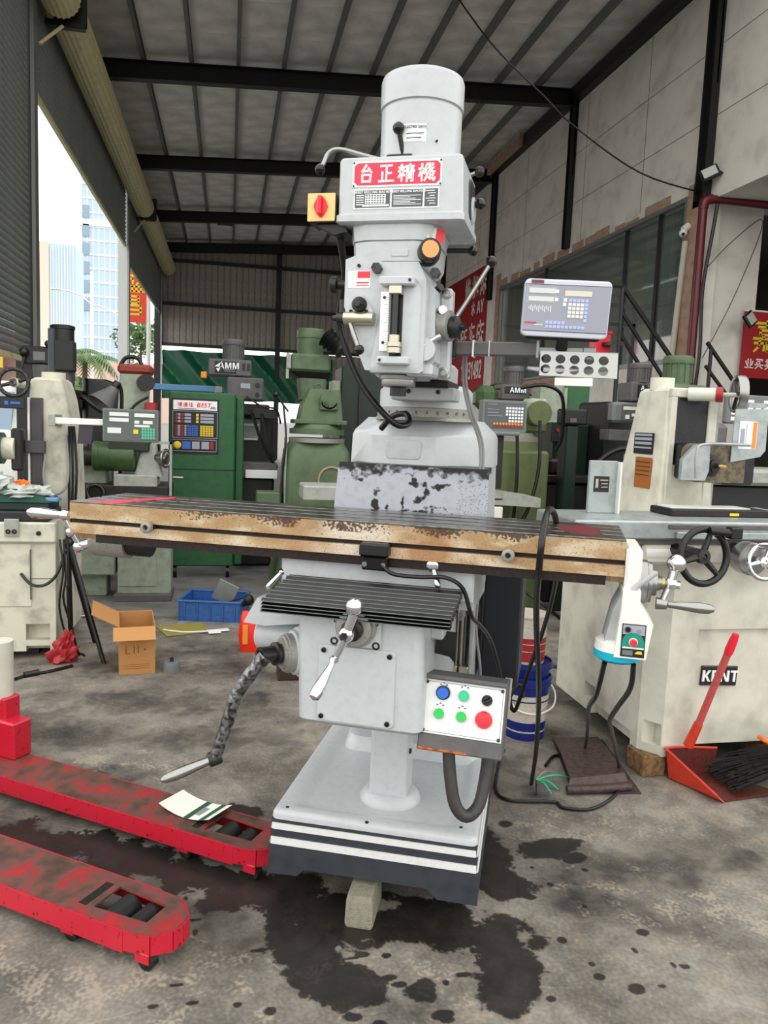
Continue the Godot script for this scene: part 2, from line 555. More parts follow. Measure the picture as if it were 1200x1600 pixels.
	mat("btn_green", Color(0.12, 0.76, 0.33), 0.3)
	mat("btn_teal", Color(0.16, 0.76, 0.56), 0.3)
	mat("btn_blue", Color(0.05, 0.38, 0.8), 0.3)
	mat("btn_red", Color(0.92, 0.15, 0.22), 0.35)
	mat("yellow", Color(0.95, 0.8, 0.52), 0.5)
	mat("key_yellow", Color(0.9, 0.78, 0.16), 0.5)
	mat("key_orange", Color(0.9, 0.55, 0.2), 0.5)
	mat("key_blue", Color(0.2, 0.4, 0.75), 0.5)
	mat("key_lilac", Color(0.72, 0.76, 0.95), 0.5)
	mat("key_white", Color(0.9, 0.9, 0.9), 0.5)
	mat("orange", Color(0.93, 0.45, 0.1), 0.6)
	mat("copper_face", Color(0.93, 0.62, 0.38), 0.4, 0.2)
	mat("panel_grey", Color(0.62, 0.63, 0.68), 0.35)
	mat("panel_mid", Color(0.42, 0.44, 0.44), 0.45)
	mat("bezel", Color(0.8, 0.82, 0.87), 0.3)
	mat("screen", Color(0.85, 0.87, 0.86), 0.2)
	mat("screen_lit", Color(0.86, 0.86, 0.78), 0.2)
	mat("cardboard", Color(0.72, 0.52, 0.31), 0.85, 0.0, fine, 3.0)
	mat("cardboard_dark", Color(0.5, 0.33, 0.18), 0.85, 0.0, fine, 3.0)
	mat("blue_plastic", Color(0.2, 0.38, 0.64), 0.4, 0.0, grime, 3.0)
	mat("bucket_blue", Color(0.06, 0.14, 0.45), 0.35, 0.0, grime, 3.0)
	mat("bucket_white", Color(0.8, 0.77, 0.72), 0.5, 0.0, spots, 3.0)
	mat("bucket_red", Color(0.62, 0.12, 0.15), 0.45)
	mat("wood", Color(0.5, 0.38, 0.25), 0.8, 0.0, worn, 3.0)
	bump(mat("stone", Color(0.56, 0.55, 0.48), 0.9, 0.0, grime, 6.0), h, 0.25)
	mat("paper", Color(0.88, 0.89, 0.86), 0.8)
	mat("paper_green", Color(0.1, 0.3, 0.22), 0.8)
	mat("sheet_rust", Color(0.3, 0.23, 0.22), 0.5, 0.15, worn, 3.0)
	mat("red_plastic", Color(0.83, 0.24, 0.16), 0.4, 0.0, grime, 3.0)
	mat("pink_plastic", Color(0.78, 0.33, 0.32), 0.4, 0.0, grime, 5.0)
	mat("bristle", Color(0.04, 0.035, 0.035), 0.85)
	mat("bag_clear", Color(0.72, 0.74, 0.72), 0.22)
	mat("bag_red", Color(0.88, 0.16, 0.1), 0.35)
	mat("tarp_green", Color(0.05, 0.34, 0.23), 0.3)
	mat("tarp_dark", Color(0.035, 0.036, 0.034), 0.35)
	mat("slat", Color(0.55, 0.57, 0.56), 0.5, 0.2, grime, 1.0)
	mat("slat_roll", Color(0.82, 0.79, 0.6), 0.5, 0.0, grime, 0.8)
	mat("girder", Color(0.035, 0.033, 0.035), 0.5)
	mat("purlin", Color(0.42, 0.425, 0.41), 0.6, 0.2)
	mat("roof", Color(0.91, 0.91, 0.885), 0.65, 0.0, soft, 0.3)
	mat("back_metal", Color(0.64, 0.61, 0.58), 0.55, 0.1, grime, 0.6)
	var stain := tex(0.006, 70, [[0.0, 0.84], [0.35, 0.94], [0.55, 0.98], [1.0, 1.0]], FastNoiseLite.TYPE_SIMPLEX_SMOOTH, 6, 1024)
	var pl := mat("plaster", Color(0.89, 0.875, 0.84), 0.9, 0.0, stain, 0.22)
	pl.uv1_world_triplanar = true
	mat("plaster_bare", Color(0.68, 0.57, 0.49), 0.95, 0.0, soft, 1.2)
	mat("white_post", Color(0.82, 0.84, 0.83), 0.5)
	mat("pipe_red", Color(0.35, 0.04, 0.09), 0.35)
	mat("pipe_white", Color(0.75, 0.73, 0.68), 0.5)
	mat("sign_red", Color(0.62, 0.04, 0.08), 0.5)
	mat("sign_orange", Color(0.86, 0.22, 0.12), 0.5)
	mat("sign_yellow", Color(0.86, 0.78, 0.2), 0.5)
	mat("sign_white", Color(0.9, 0.9, 0.88), 0.5)
	mat("alu", Color(0.55, 0.56, 0.55), 0.4, 0.6)
	mat("curtain", Color(0.4, 0.43, 0.42), 0.9)
	mat("room", Color(0.5, 0.47, 0.44), 0.9)
	mat("room_beige", Color(0.6, 0.58, 0.5), 0.9)
	mat("brown", Color(0.28, 0.17, 0.08), 0.7)
	mat("shirt", Color(0.5, 0.4, 0.22), 0.8)
	mat("bld_beige", Color(0.87, 0.84, 0.78), 0.9)
	mat("bld_white", Color(0.92, 0.93, 0.93), 0.9)
	mat("bld_glass", Color(0.74, 0.83, 0.89), 0.5)
	mat("bld_glass_dark", Color(0.56, 0.66, 0.74), 0.4)
	mat("bld_pink", Color(0.85, 0.72, 0.68), 0.9)
	mat("asphalt", Color(0.5, 0.5, 0.49), 0.95, 0.0, stain, 0.3)
	var lf := mat("leaf", Color(0.34, 0.45, 0.26), 0.6)
	lf.backlight_enabled = true
	lf.backlight = Color(0.2, 0.28, 0.12)
	mat("bark", Color(0.4, 0.35, 0.3), 0.9)
	mat("blue_bar", Color(0.36, 0.55, 0.72), 0.5)
	mat("lamp_glass", Color(0.75, 0.76, 0.74), 0.2)
	var gl_ := mat("glass", Color(0.6, 0.68, 0.64, 0.12), 0.04)
	gl_.transparency = BaseMaterial3D.TRANSPARENCY_ALPHA
	var wr := mat("wrap", Color(0.85, 0.88, 0.87, 0.45), 0.15)
	wr.transparency = BaseMaterial3D.TRANSPARENCY_ALPHA


# rust-stained front edge of the table, along its length
func rust_image() -> ImageTexture:
	var w := 1024
	var h := 64
	var im := Image.create(w, h, false, Image.FORMAT_RGB8)
	var f := FastNoiseLite.new()
	f.frequency = 0.012
	f.fractal_octaves = 6
	f.seed = 5
	var g := FastNoiseLite.new()
	g.frequency = 0.14
	g.fractal_octaves = 3
	g.seed = 6
	for i in w:
		var u := float(i) / w
		var pale := exp(-pow((u - 0.57) / 0.1, 2)) * 0.9 + 0.25 * exp(-pow((u - 0.8) / 0.05, 2))
		for j in h:
			var t := float(j) / h
			var a := f.get_noise_2d(i * 0.7, j * 1.6)
			var q := g.get_noise_2d(i, j)
			var c := Color(0.66, 0.54, 0.39).lerp(Color(0.75, 0.66, 0.52), clampf(0.5 + a * 1.6, 0, 1))
			c = c.lerp(Color(0.84, 0.79, 0.72), clampf(pale + a * 1.2, 0, 1))
			c = c.lerp(Color(0.6, 0.4, 0.22), clampf((0.8 * exp(-pow((u - 0.68) / 0.035, 2)) + 0.5 * exp(-pow((u - 0.45) / 0.03, 2))) * (0.7 + a * 3.0), 0, 0.7))
			if t < 0.3 and u > 0.2 and u < 0.86:
				c = c.lerp(Color(0.25, 0.17, 0.13), clampf((q + a * 1.4 + 0.28 - t * 2.2) * 3.0, 0, 0.85))
			c = c.lerp(Color(0.4, 0.3, 0.2), clampf((q - 0.32) * 3.0, 0, 0.6))
			im.set_pixel(i, j, c * (1.0 + q * 0.12))
	return ImageTexture.create_from_image(im)


# grease smears on the way cover, and a dark uneven band along its top
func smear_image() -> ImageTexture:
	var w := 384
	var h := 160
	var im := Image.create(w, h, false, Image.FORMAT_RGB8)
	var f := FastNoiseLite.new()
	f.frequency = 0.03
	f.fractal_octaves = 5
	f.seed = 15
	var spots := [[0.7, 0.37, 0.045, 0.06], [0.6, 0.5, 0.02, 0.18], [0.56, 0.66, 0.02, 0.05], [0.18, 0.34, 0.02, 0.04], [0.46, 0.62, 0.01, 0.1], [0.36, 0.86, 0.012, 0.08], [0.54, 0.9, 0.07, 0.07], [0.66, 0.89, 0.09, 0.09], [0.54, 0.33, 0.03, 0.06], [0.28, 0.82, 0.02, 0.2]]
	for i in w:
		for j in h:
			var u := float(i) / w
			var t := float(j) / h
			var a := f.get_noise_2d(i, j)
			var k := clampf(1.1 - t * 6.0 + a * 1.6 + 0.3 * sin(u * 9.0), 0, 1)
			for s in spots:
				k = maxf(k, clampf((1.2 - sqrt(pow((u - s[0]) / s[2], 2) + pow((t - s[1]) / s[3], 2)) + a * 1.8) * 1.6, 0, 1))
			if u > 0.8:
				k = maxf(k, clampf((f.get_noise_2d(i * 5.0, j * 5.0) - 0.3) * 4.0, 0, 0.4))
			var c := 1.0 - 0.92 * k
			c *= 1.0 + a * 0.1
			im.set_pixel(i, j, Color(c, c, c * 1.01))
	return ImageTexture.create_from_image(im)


func floor_textures() -> Array:
	# concrete with oil stains; x -1.5..3.1, z -5.2..-1.2 metres
	var w := 1472
	var hh := 1280
	var x0 := -1.5
	var z0 := -5.2
	var sc := 4.6 / w
	var field := PackedFloat32Array()
	field.resize(w * hh)
	field.fill(-1.0)
	# oil: centre x, z, radii, turn
	var oil := [[0.1, -2.08, 0.17, 0.1, 10], [0.26, -1.95, 0.2, 0.11, 15], [0.42, -1.87, 0.2, 0.08, 5], [0.56, -1.87, 0.2, 0.09, 8], [0.66, -1.78, 0.16, 0.09, 20], [0.71, -1.68, 0.09, 0.13, 0], [0.66, -1.6, 0.06, 0.08, 0], [0.22, -1.8, 0.1, 0.11, 0], [0.27, -1.68, 0.11, 0.08, 20], [0.33, -1.63, 0.07, 0.05, 30], [0.83, -2.28, 0.08, 0.14, 0], [0.79, -2.1, 0.09, 0.15, 0], [0.83, -1.98, 0.08, 0.07, 0], [1.03, -2.16, 0.1, 0.05, -10], [1.1, -2.11, 0.05, 0.03, 0], [0.465, -1.62, 0.05, 0.035, 0], [0.87, -1.93, 0.025, 0.016, 0], [0.94, -2.33, 0.025, 0.02, 0], [0.99, -1.55, 0.02, 0.015, 0], [0.5, -1.54, 0.022, 0.016, 0], [0.3, -1.565, 0.025, 0.016, 0], [0.35, -1.54, 0.02, 0.014, 0], [-0.3, -2.3, 0.2, 0.1, 30], [-0.1, -2.18, 0.18, 0.08, 25], [-0.55, -2.42, 0.2, 0.08, 30], [0.0, -2.5, 0.12, 0.06, 0]]
	for k in 46:
		oil.append([rng.randf_range(-0.2, 1.2), rng.randf_range(-2.1, -1.5), rng.randf_range(0.006, 0.022), rng.randf_range(0.005, 0.014), 0])
	for o in oil:
		var r := maxf(o[2], o[3]) * 1.8
		var ca := cos(deg_to_rad(o[4]))
		var sa := sin(deg_to_rad(o[4]))
		for j in range(maxi(0, int((o[1] - r - z0) / sc)), mini(hh, int((o[1] + r - z0) / sc))):
			for i in range(maxi(0, int((o[0] - r - x0) / sc)), mini(w, int((o[0] + r - x0) / sc))):
				var dx: float = x0 + i * sc - o[0]
				var dz: float = z0 + j * sc - o[1]
				var f := 1.0 - sqrt(pow((dx * ca + dz * sa) / o[2], 2) + pow((dz * ca - dx * sa) / o[3], 2))
				if f > field[j * w + i]:
					field[j * w + i] = f
	# pale dust and chips, and trodden dirt, in the same form
	var pale := PackedFloat32Array()
	pale.resize(w * hh)
	pale.fill(-1.0)
	var dirty := PackedFloat32Array()
	dirty.resize(w * hh)
	dirty.fill(-1.0)
	for q in [[-0.5, -2.97, 0.09, 0.06, 30, 0], [-0.39, -2.84, 0.1, 0.04, 35, 0], [-0.3, -2.95, 0.16, 0.08, 20, 0], [0.44, -1.64, 0.12, 0.04, 10, 0], [0.35, -1.72, 0.14, 0.04, 0, 0], [1.15, -1.78, 0.12, 0.04, 28, 0], [1.45, -1.75, 0.3, 0.1, 30, 0], [1.2, -2.3, 0.22, 0.06, 5, 0], [-0.4, -1.75, 0.3, 0.1, 0, 0], [-0.05, -1.6, 0.3, 0.08, 10, 0], [-0.5, -3.2, 0.4, 0.12, 15, 1], [-0.75, -3.5, 0.35, 0.15, 0, 1], [-0.2, -3.6, 0.4, 0.12, 10, 1], [0.1, -3.1, 0.2, 0.08, 0, 1], [-0.6, -2.9, 0.25, 0.1, 30, 1], [1.0, -3.6, 0.4, 0.3, 0, 1], [1.5, -3.6, 0.3, 0.3, 0, 1], [1.3, -2.05, 0.25, 0.08, 10, 1], [1.15, -1.8, 0.15, 0.05, 28, 1], [0.0, -4.2, 0.6, 0.2, 0, 1], [-0.4, -2.35, 0.5, 0.14, 35, 1], [0.95, -2.75, 0.25, 0.15, 0, 1]]:
		var r: float = maxf(q[2], q[3]) * 1.9
		var ca := cos(deg_to_rad(q[4]))
		var sa := sin(deg_to_rad(q[4]))
		for j in range(maxi(0, int((q[1] - r - z0) / sc)), mini(hh, int((q[1] + r - z0) / sc))):
			for i in range(maxi(0, int((q[0] - r - x0) / sc)), mini(w, int((q[0] + r - x0) / sc))):
				var dx: float = x0 + i * sc - q[0]
				var dz: float = z0 + j * sc - q[1]
				var f := 1.0 - sqrt(pow((dx * ca + dz * sa) / q[2], 2) + pow((dz * ca - dx * sa) / q[3], 2))
				if q[5] == 0:
					pale[j * w + i] = maxf(pale[j * w + i], f)
				else:
					dirty[j * w + i] = maxf(dirty[j * w + i], f)
	var ns := []
	for q in [[0.006, 5, 81], [0.035, 5, 82], [0.2, 3, 83], [0.009, 6, 84], [0.022, 5, 85]]:
		var f := FastNoiseLite.new()
		f.noise_type = FastNoiseLite.TYPE_SIMPLEX_SMOOTH
		f.frequency = q[0]
		f.fractal_octaves = q[1]
		f.seed = q[2]
		ns.append(f.get_image(w, hh, false, false, false).get_data())
	var a: PackedByteArray = ns[0]
	var c: PackedByteArray = ns[1]
	var d: PackedByteArray = ns[2]
	var e: PackedByteArray = ns[3]
	var g: PackedByteArray = ns[4]
	var col := PackedByteArray()
	col.resize(w * hh * 3)
	var rou := PackedByteArray()
	rou.resize(w * hh)
	var scr := PackedFloat32Array()
	scr.resize(w * hh)
	for q in 170:
		var px := rng.randf_range(0, w)
		var py := rng.randf_range(hh * 0.35, hh)
		var an := rng.randf_range(0.2, 1.1) if q % 3 else rng.randf_range(-0.6, 0.4)
		var lit := rng.randf_range(0.05, 0.22)
		for i in rng.randi_range(8, 60):
			var ii := int(px + cos(an) * i) + int(py + sin(an) * i) * w
			if ii >= 0 and ii < w * hh:
				scr[ii] = lit
	for k in w * hh:
		var base := 0.8 + (a[k] - 128) * 0.0024 + (c[k] - 128) * 0.001 + (d[k] - 128) * 0.001
		# dirt tracks
		var dirt := clampf((e[k] - 140) * 0.012, 0.0, 1.0) * 0.16
		base -= dirt
		base += scr[k]
		if pale[k] > -0.9:
			base += 0.22 * clampf((pale[k] * 0.5 + (g[k] - 150) * 0.02 + (d[k] - 128) * 0.012), 0.0, 1.0)
		if dirty[k] > -0.9:
			base -= 0.24 * clampf(dirty[k] + 0.45 + (c[k] - 128) * 0.012 + (e[k] - 128) * 0.01 + (d[k] - 128) * 0.004, 0.0, 1.0)
		# pale scuffs
		if d[k] > 196 and c[k] > 132:
			base += 0.1
		var fl := field[k]
		var wet := 0.0
		if fl > -0.8:
			wet = clampf((fl + (g[k] - 128) * 0.006 + (d[k] - 128) * 0.0015) * 7.0 + 0.4, 0.0, 1.0)
		var m := 1.0 - 0.66 * wet
		base = clampf(base, 0.25, 1.0) * m
		var tint := (g[k] - 128) * 0.0002 + wet * 0.02
		col[k * 3] = int(clampf(base * (0.98 + tint), 0, 1) * 255)
		col[k * 3 + 1] = int(clampf(base * 0.965, 0, 1) * 255)
		col[k * 3 + 2] = int(clampf(base * (0.935 - tint), 0, 1) * 255)
		rou[k] = int(clampf(0.74 + (c[k] - 128) * 0.001 - wet * 0.3, 0.1, 1.0) * 255)
	return [ImageTexture.create_from_image(Image.create_from_data(w, hh, false, Image.FORMAT_RGB8, col)), ImageTexture.create_from_image(Image.create_from_data(w, hh, false, Image.FORMAT_L8, rou))]


func structure() -> void:
	# floor slab, its near part with the oil stains
	var ft := floor_textures()
	var near := StandardMaterial3D.new()
	near.resource_name = "concrete_stained"
	near.albedo_color = Color(0.59, 0.572, 0.545)
	near.albedo_texture = ft[0]
	near.roughness_texture = ft[1]
	near.roughness = 1.0
	near.texture_repeat = false
	var far := mat("concrete", Color(0.47, 0.46, 0.445), 0.7, 0.0, tex(0.008, 90, [[0.0, 0.75], [0.4, 0.9], [0.6, 1.0], [1.0, 1.0]], FastNoiseLite.TYPE_SIMPLEX_SMOOTH, 6, 1024), 0.3)
	far.uv1_world_triplanar = true
	var m1 := b()
	m1.quad(v(-1.5, 0, -5.2), v(3.1, 0, -5.2), v(3.1, 0, -1.2), v(-1.5, 0, -1.2), Vector3.UP)
	for i in m1.p.size():
		m1.uv[i] = Vector2((m1.p[i].x + 1.5) / 4.6, (m1.p[i].z + 5.2) / 4.0)
	var m2 := b()
	for r in [[-2.4, 9.5, -27.0, -5.2], [-2.4, 9.5, -1.2, 5.0], [-2.4, -1.5, -5.2, -1.2], [3.1, 9.5, -5.2, -1.2]]:
		m2.quad(v(r[0], 0, r[2]), v(r[1], 0, r[2]), v(r[1], 0, r[3]), v(r[0], 0, r[3]), Vector3.UP)
	for r in [[v(-2.4, 0, -27), v(-2.4, 0, 5), Vector3.LEFT], [v(-2.4, 0, 5), v(9.5, 0, 5), Vector3.BACK], [v(9.5, 0, 5), v(9.5, 0, -27), Vector3.RIGHT], [v(9.5, 0, -27), v(-2.4, 0, -27), Vector3.FORWARD]]:
		m2.quad(r[0], r[1], r[1] + v(0, -0.1, 0), r[0] + v(0, -0.1, 0), r[2])
	m2.quad(v(-2.4, -0.1, -27), v(9.5, -0.1, -27), v(9.5, -0.1, 5), v(-2.4, -0.1, 5), Vector3.DOWN)
	var am := m1.mesh()
	am.add_surface_from_arrays(Mesh.PRIMITIVE_TRIANGLES, m2.mesh().surface_get_arrays(0))
	am.surface_set_material(0, near)
	am.surface_set_material(1, far)
	var fo := MeshInstance3D.new()
	fo.name = "floor"
	fo.mesh = am
	add_child(fo)
	fo.set_meta("kind", "structure")
	# roof: panels, purlins, girders
	var sl := 0.0613
	var ce := Node3D.new()
	ce.name = "ceiling"
	add_child(ce)
	ce.set_meta("kind", "structure")
	var turn := atan(sl)
	var pm := b().bx(-0.366, 0.366, 0.0, 0.05, -0.498, 0.498, 0.006).mesh()
	var pf := b().bx(-0.366, 0.366, 0.0, 0.05, -1.3, 1.3, 0.006).mesh()  # front roof row, cut short out of view to let in more sky light
	for i in 11:
		var x := -2.14 + 0.735 * (i + 0.5)
		for j in 18:
			var o := mi("roof_panel", pf if j == 17 else pm, M.roof, ce)
			o.position = v(x, 6.95 + sl * (x + 2.2), -26.1 + j if j < 17 else -8.3)
			o.rotation.z = turn
	var pu := b().bx(-0.03, 0.03, -0.13, -0.125, -9.8, 9.8).bx(-0.03, -0.024, -0.13, 0.0, -9.8, 9.8).bx(-0.03, 0.03, -0.006, 0.0, -9.8, 9.8).mesh()
	for i in 12:
		var x := -2.14 + 0.735 * i
		var o := mi("purlin", pu, M.purlin, ce)
		o.position = v(x, 6.945 + sl * (x + 2.2), -16.8)
	var ib := b().bx(-4.15, 4.15, -0.28, -0.265, -0.08, 0.08).bx(-4.15, 4.15, -0.015, 0.0, -0.08, 0.08).bx(-4.15, 4.15, -0.27, -0.01, -0.006, 0.006).mesh()
	for z in [-26.3, -22.4, -17.9, -13.4, -8.9]:
		var o := mi("girder", ib, M.girder, ce)
		o.position = v(1.95, 6.95 + sl * 4.15 - 0.135, z)
		o.rotation.z = turn
	# left side: posts, eave beam, roller shutters
	S("wall_left", b().bx(-2.34, -2.16, 6.5, 6.88, -26.6, -5.0), M.girder)
	for z in [-26.5, -18.1, -9.72, -5.0]:
		P("post", b().bx(-2.4, -2.18, 0, 6.5, z - 0.1, z + 0.1), M.white_post if z == -18.1 else M.mach_dark, cur)
		P("guide_channel", b().bx(-2.2, -2.16, 0, 6.5, z - 0.02, z + 0.14), M.alu, cur)
	var slat := func(len: float) -> Mesh:
		var pr := []
		for k in 5:
			pr.append(Vector2(0.024 * sin(PI * k / 4.0), 0.077 * k / 4.0))
		pr += [Vector2(-0.006, 0.077), Vector2(-0.006, 0)]
		return b().at(0, 0, 0).prism(pr, -len / 2, len / 2).mesh()
	var bays := [[-7.36, 4.4, 1.92, 6.5, "half-lowered grey roller shutter at the left edge of the hall"], [-13.9, 8.1, 4.98, 6.5, "raised grey roller shutter above the sky-filled bay at left"], [-22.3, 8.1, 4.68, 6.5, "raised grey roller shutter of the far bay beside the back wall"]]
	for q in bays:
		T("roller_shutter", q[4], "shutter", v(-2.25, q[2], q[0]), 0, "roller shutters along the left side")
		P("bottom_bar", b().bx(-0.02, 0.03, -0.06, 0.0, -q[1] / 2, q[1] / 2, 0.004), M.slat_roll)
		var ms: Mesh = slat.call(q[1])
		for k in int((q[3] - q[2]) / 0.08):
			var o := mi("slat", ms, M.slat, cur)
			o.position = v(0, 0.08 * k, 0)
	var rolls := [[-5.1, -10.0, "near"], [-10.15, -19.0, "middle"], [-19.15, -26.3, "far"]]
	for q in rolls:
		var rs := []
		for z in [q[0], q[1]]:
			var a := PackedVector3Array()
			for k in 66:
				var f := TAU * k / 66
				a.append(v(-1.96, 6.03, z) + v(cos(f), sin(f), 0) * (0.215 + 0.007 * cos(f * 22)))
			rs.append(a)
		T("shutter_roll", "olive rolled-up shutter drum under the eave, %s one of the row" % q[2], "shutter drum", v(-1.96, 5.8, q[0]), 0, "shutter drums under the left eave")
		var dm := P("drum", b().loft(rs), M.slat_roll)
		dm.position = -cur.position
		P("bracket", b().bx(-0.1, 0.26, 0.0, 0.48, -0.02, 0.03, 0.01).bx(-0.2, 0.24, -0.02, 0.05, -0.06, 0.05, 0.01), M.black)
		P("chain_arm", b().cyl(v(0.0, 0.0, 0.02), v(-0.2, -0.35, 0.3), 0.02), M.slat_roll)
	# back wall of ribbed sheet, open strip over the tarpaulin
	S("wall_back", b().bx(-2.4, 6.1, 7.15, 7.5, -26.75, -26.6), M.back_metal)
	var rib := b().prism([Vector2(0, 0), Vector2(0.155, 0), Vector2(0.165, 0.03), Vector2(0.19, 0.03), Vector2(0.2, 0), Vector2(0.2, 0.045), Vector2(0, 0.045)], 0, 3.57).mesh()
	var rib2 := b().prism([Vector2(0, 0), Vector2(0.155, 0), Vector2(0.165, 0.03), Vector2(0.19, 0.03), Vector2(0.2, 0), Vector2(0.2, 0.045), Vector2(0, 0.045)], 0, 3.6).mesh()
	for k in 42:
		var o := mi("ribbed_sheet", rib, M.back_metal, cur)
		o.transform = Transform3D(Basis(Vector3.RIGHT, Vector3.FORWARD, Vector3.UP), v(-2.38 + 0.2 * k, 3.62, -26.62))
		if k > 27:
			var o2 := mi("ribbed_sheet", rib2, M.back_metal, cur)
			o2.transform = Transform3D(Basis(Vector3.RIGHT, Vector3.FORWARD, Vector3.UP), v(-2.38 + 0.2 * k, 0.0, -26.62))
	for y in [3.66, 4.97, 6.35]:
		P("girt", b().bx(-2.3, 5.95, y - 0.05, y + 0.05, -26.6, -26.5), M.mach_dark)
	P("post", b().bx(1.5, 1.66, 0, 7.1, -26.6, -26.42), M.girder)
	# green tarpaulin
	var tp := b()
	var g := []
	for j in 9:
		var row := PackedVector3Array()
		for i in 61:
			var x := -2.15 + 5.6 * i / 60.0
			var y := 3.5 - 1.55 * j / 8.0
			row.append(v(x, y - 0.05 * absf(sin(x * 2.2)), -26.42 + 0.06 * sin(x * 5.0 + y * 5.0) + 0.03 * sin(x * 11.0 + y * 9.0)))
		g.append(row)
	for j in 8:
		for i in 60:
			tp.tri(g[j][i], g[j][i + 1], g[j + 1][i + 1])
			tp.tri(g[j][i], g[j + 1][i + 1], g[j + 1][i])
	one("tarpaulin", tp, M.tarp_green, "dark green plastic tarpaulin hung across the ribbed back wall", "tarpaulin")
	# hanging fitting and wire under the roof
	T("ceiling_lamp", "small grey strip lamp fixed below the roof at the far end", "lamp", v(-0.19, 6.74, -23))
	P("housing", b().bx(-0.22, 0.22, 0, 0.07, -0.05, 0.05, 0.01), M.mach_grey)
	for x in [-0.18, 0.18]:
		P("hanger", b().cyl(v(x, 0.07, 0), v(x, 0.34, 0), 0.006, -1, 6), M.black)
	one("overhead_wire", b().tube([v(2.4, 7.0, -9.9), v(3.0, 5.95, -9.4), v(3.69, 5.37, -9.3), v(4.14, 5.05, -9.3), v(5.04, 4.61, -9.3), v(5.94, 4.45, -9.3)], 0.011, 6), M.black, "thin black wire sagging from the roof to the window corner", "wire")


func right_wall() -> void:
	var w := S("wall_right", b().bx(5.95, 6.15, 0, 7.45, -26.6, -16.9), M.plaster)
	for q in [[4.48, 7.45, -16.9, -9.6], [0, 2.33, -16.9, -9.6], [0, 7.45, -9.6, -9.2], [4.32, 7.45, -9.2, -4.0]]:
		P("plaster_wall", b().bx(5.95, 6.15, q[0], q[1], q[2], q[3]), M.plaster, w)
	P("return_wall", b().bx(6.15, 6.85, 0, 4.32, -9.5, -9.3), M.plaster, w)
	P("soffit", b().bx(6.15, 9.4, 4.32, 4.5, -9.5, -4.0), M.plaster, w)
	P("passage_wall", b().bx(9.3, 9.45, 0, 4.4, -14.7, -4.0), M.room, w)
	P("passage_side", b().bx(6.85, 6.95, 0, 4.32, -14.6, -9.5), M.room, w)
	P("passage_end", b().bx(6.85, 9.45, 0, 4.32, -14.7, -14.6), M.room, w)
	P("passage_roof", b().bx(6.95, 9.45, 4.32, 4.45, -14.7, -9.5), M.room, w)
	# seams of the rendered blockwork
	for y in [5.35, 6.2]:
		P("joint", b().bx(5.948, 5.951, y, y + 0.008, -26, -4.1), M.print_grey, w)
	for z in [-25.0, -22.6, -20.4, -18.6, -15.6, -12.9, -10.9, -8.0]:
		P("joint", b().bx(5.948, 5.951, 4.6, 7.2, z, z + 0.01), M.print_grey, w)
	P("eave_channel", b().bx(5.8, 5.95, 7.08, 7.3, -26.5, -4.0), M.girder, w)
	P("rust_flashing", b().bx(5.72, 5.8, 7.1, 7.34, -17.6, -15.6), M.plaster_bare, w)
	for q in [[-9.24, 4.35, 0.1], [-13.37, 4.6, 0.07], [-17.5, 4.3, 0.07], [-21.6, 0.0, 0.07]]:
		var z: float = q[0]
		P("steel_column", b().bx(5.84, 5.95, q[1], 7.1, z - q[2], z - q[2] + 0.02).bx(5.84, 5.95, q[1], 7.1, z + q[2] - 0.02, z + q[2]).bx(5.9, 5.92, q[1], 7.1, z - q[2], z + q[2]), M.girder, w)
	# window of the office, its bare brick surround
	var n := S("window_1", b().bx(5.93, 5.99, 4.44, 4.5, -16.9, -9.62).bx(5.93, 5.99, 2.33, 2.39, -16.9, -9.62).bx(5.93, 5.99, 2.39, 4.44, -9.68, -9.62).bx(5.93, 5.99, 2.39, 4.44, -16.9, -16.84), M.alu)
	for z in [-11.3, -10.35, -14.4]:
		P("mullion", b().bx(5.97, 6.03, 2.39, 4.44, z - 0.035, z + 0.035), M.girder, n)
	P("pane", b().bx(6.0, 6.006, 2.39, 4.44, -16.84, -9.68), M.glass, n)
	for q in [[-9.62, -9.3, 2.3, 4.62], [-9.5, -9.28, 4.3, 4.72]]:
		P("bare_plaster", b().bx(5.93, 5.955, q[2], q[3], q[0], q[1]), M.plaster_bare, n)
	var zz := -16.9
	while zz < -9.9:
		var l := rng.randf_range(0.2, 0.7)
		P("bare_plaster", b().bx(5.94, 5.956, 4.48, 4.53 + rng.randf_range(0.02, 0.16), zz, zz + l, 0.004), M.plaster_bare, n)
		zz += l + rng.randf_range(0.0, 0.3)
	P("bare_plaster", b().bx(5.93, 5.956, 2.2, 4.8, -17.15, -16.88), M.plaster_bare, n)
	P("bare_plaster", b().bx(5.93, 5.956, 1.6, 2.34, -17.2, -12.4), M.plaster_bare, n)
	# room behind the window
	var r := S("wall_office", b().bx(6.75, 6.85, 2.2, 4.7, -17.0, -9.5), M.room)
	P("office_ceiling", b().bx(6.15, 6.75, 4.6, 4.7, -17.0, -9.5), M.room, r)
	P("office_floor", b().bx(6.15, 6.75, 2.2, 2.3, -17.0, -9.5), M.brown, r)
	P("office_side", b().bx(6.15, 6.75, 2.3, 4.6, -17.1, -17.0), M.room, r)
	P("office_side", b().bx(6.15, 6.75, 2.3, 4.6, -9.6, -9.5), M.room, r)
	T("curtain", "grey-green curtain hanging inside the office window", "curtain", v(6.3, 2.9, -10.85))
	var cm := []
	for y in [0.35, 1.5]:
		var a := PackedVector3Array()
		for k in 41:
			a.append(v(0.05 * sin(k * 1.1), y, -0.42 + 0.84 * k / 40.0))
		for k in 41:
			a.append(v(0.05 * sin((40 - k) * 1.1) + 0.02, y, 0.42 - 0.84 * k / 40.0))
		cm.append(a)
	P("cloth", b().loft(cm, false, false), M.curtain)
	P("rod", b().cyl(v(0, 1.52, -0.5), v(0, 1.52, 0.5), 0.015), M.alu)
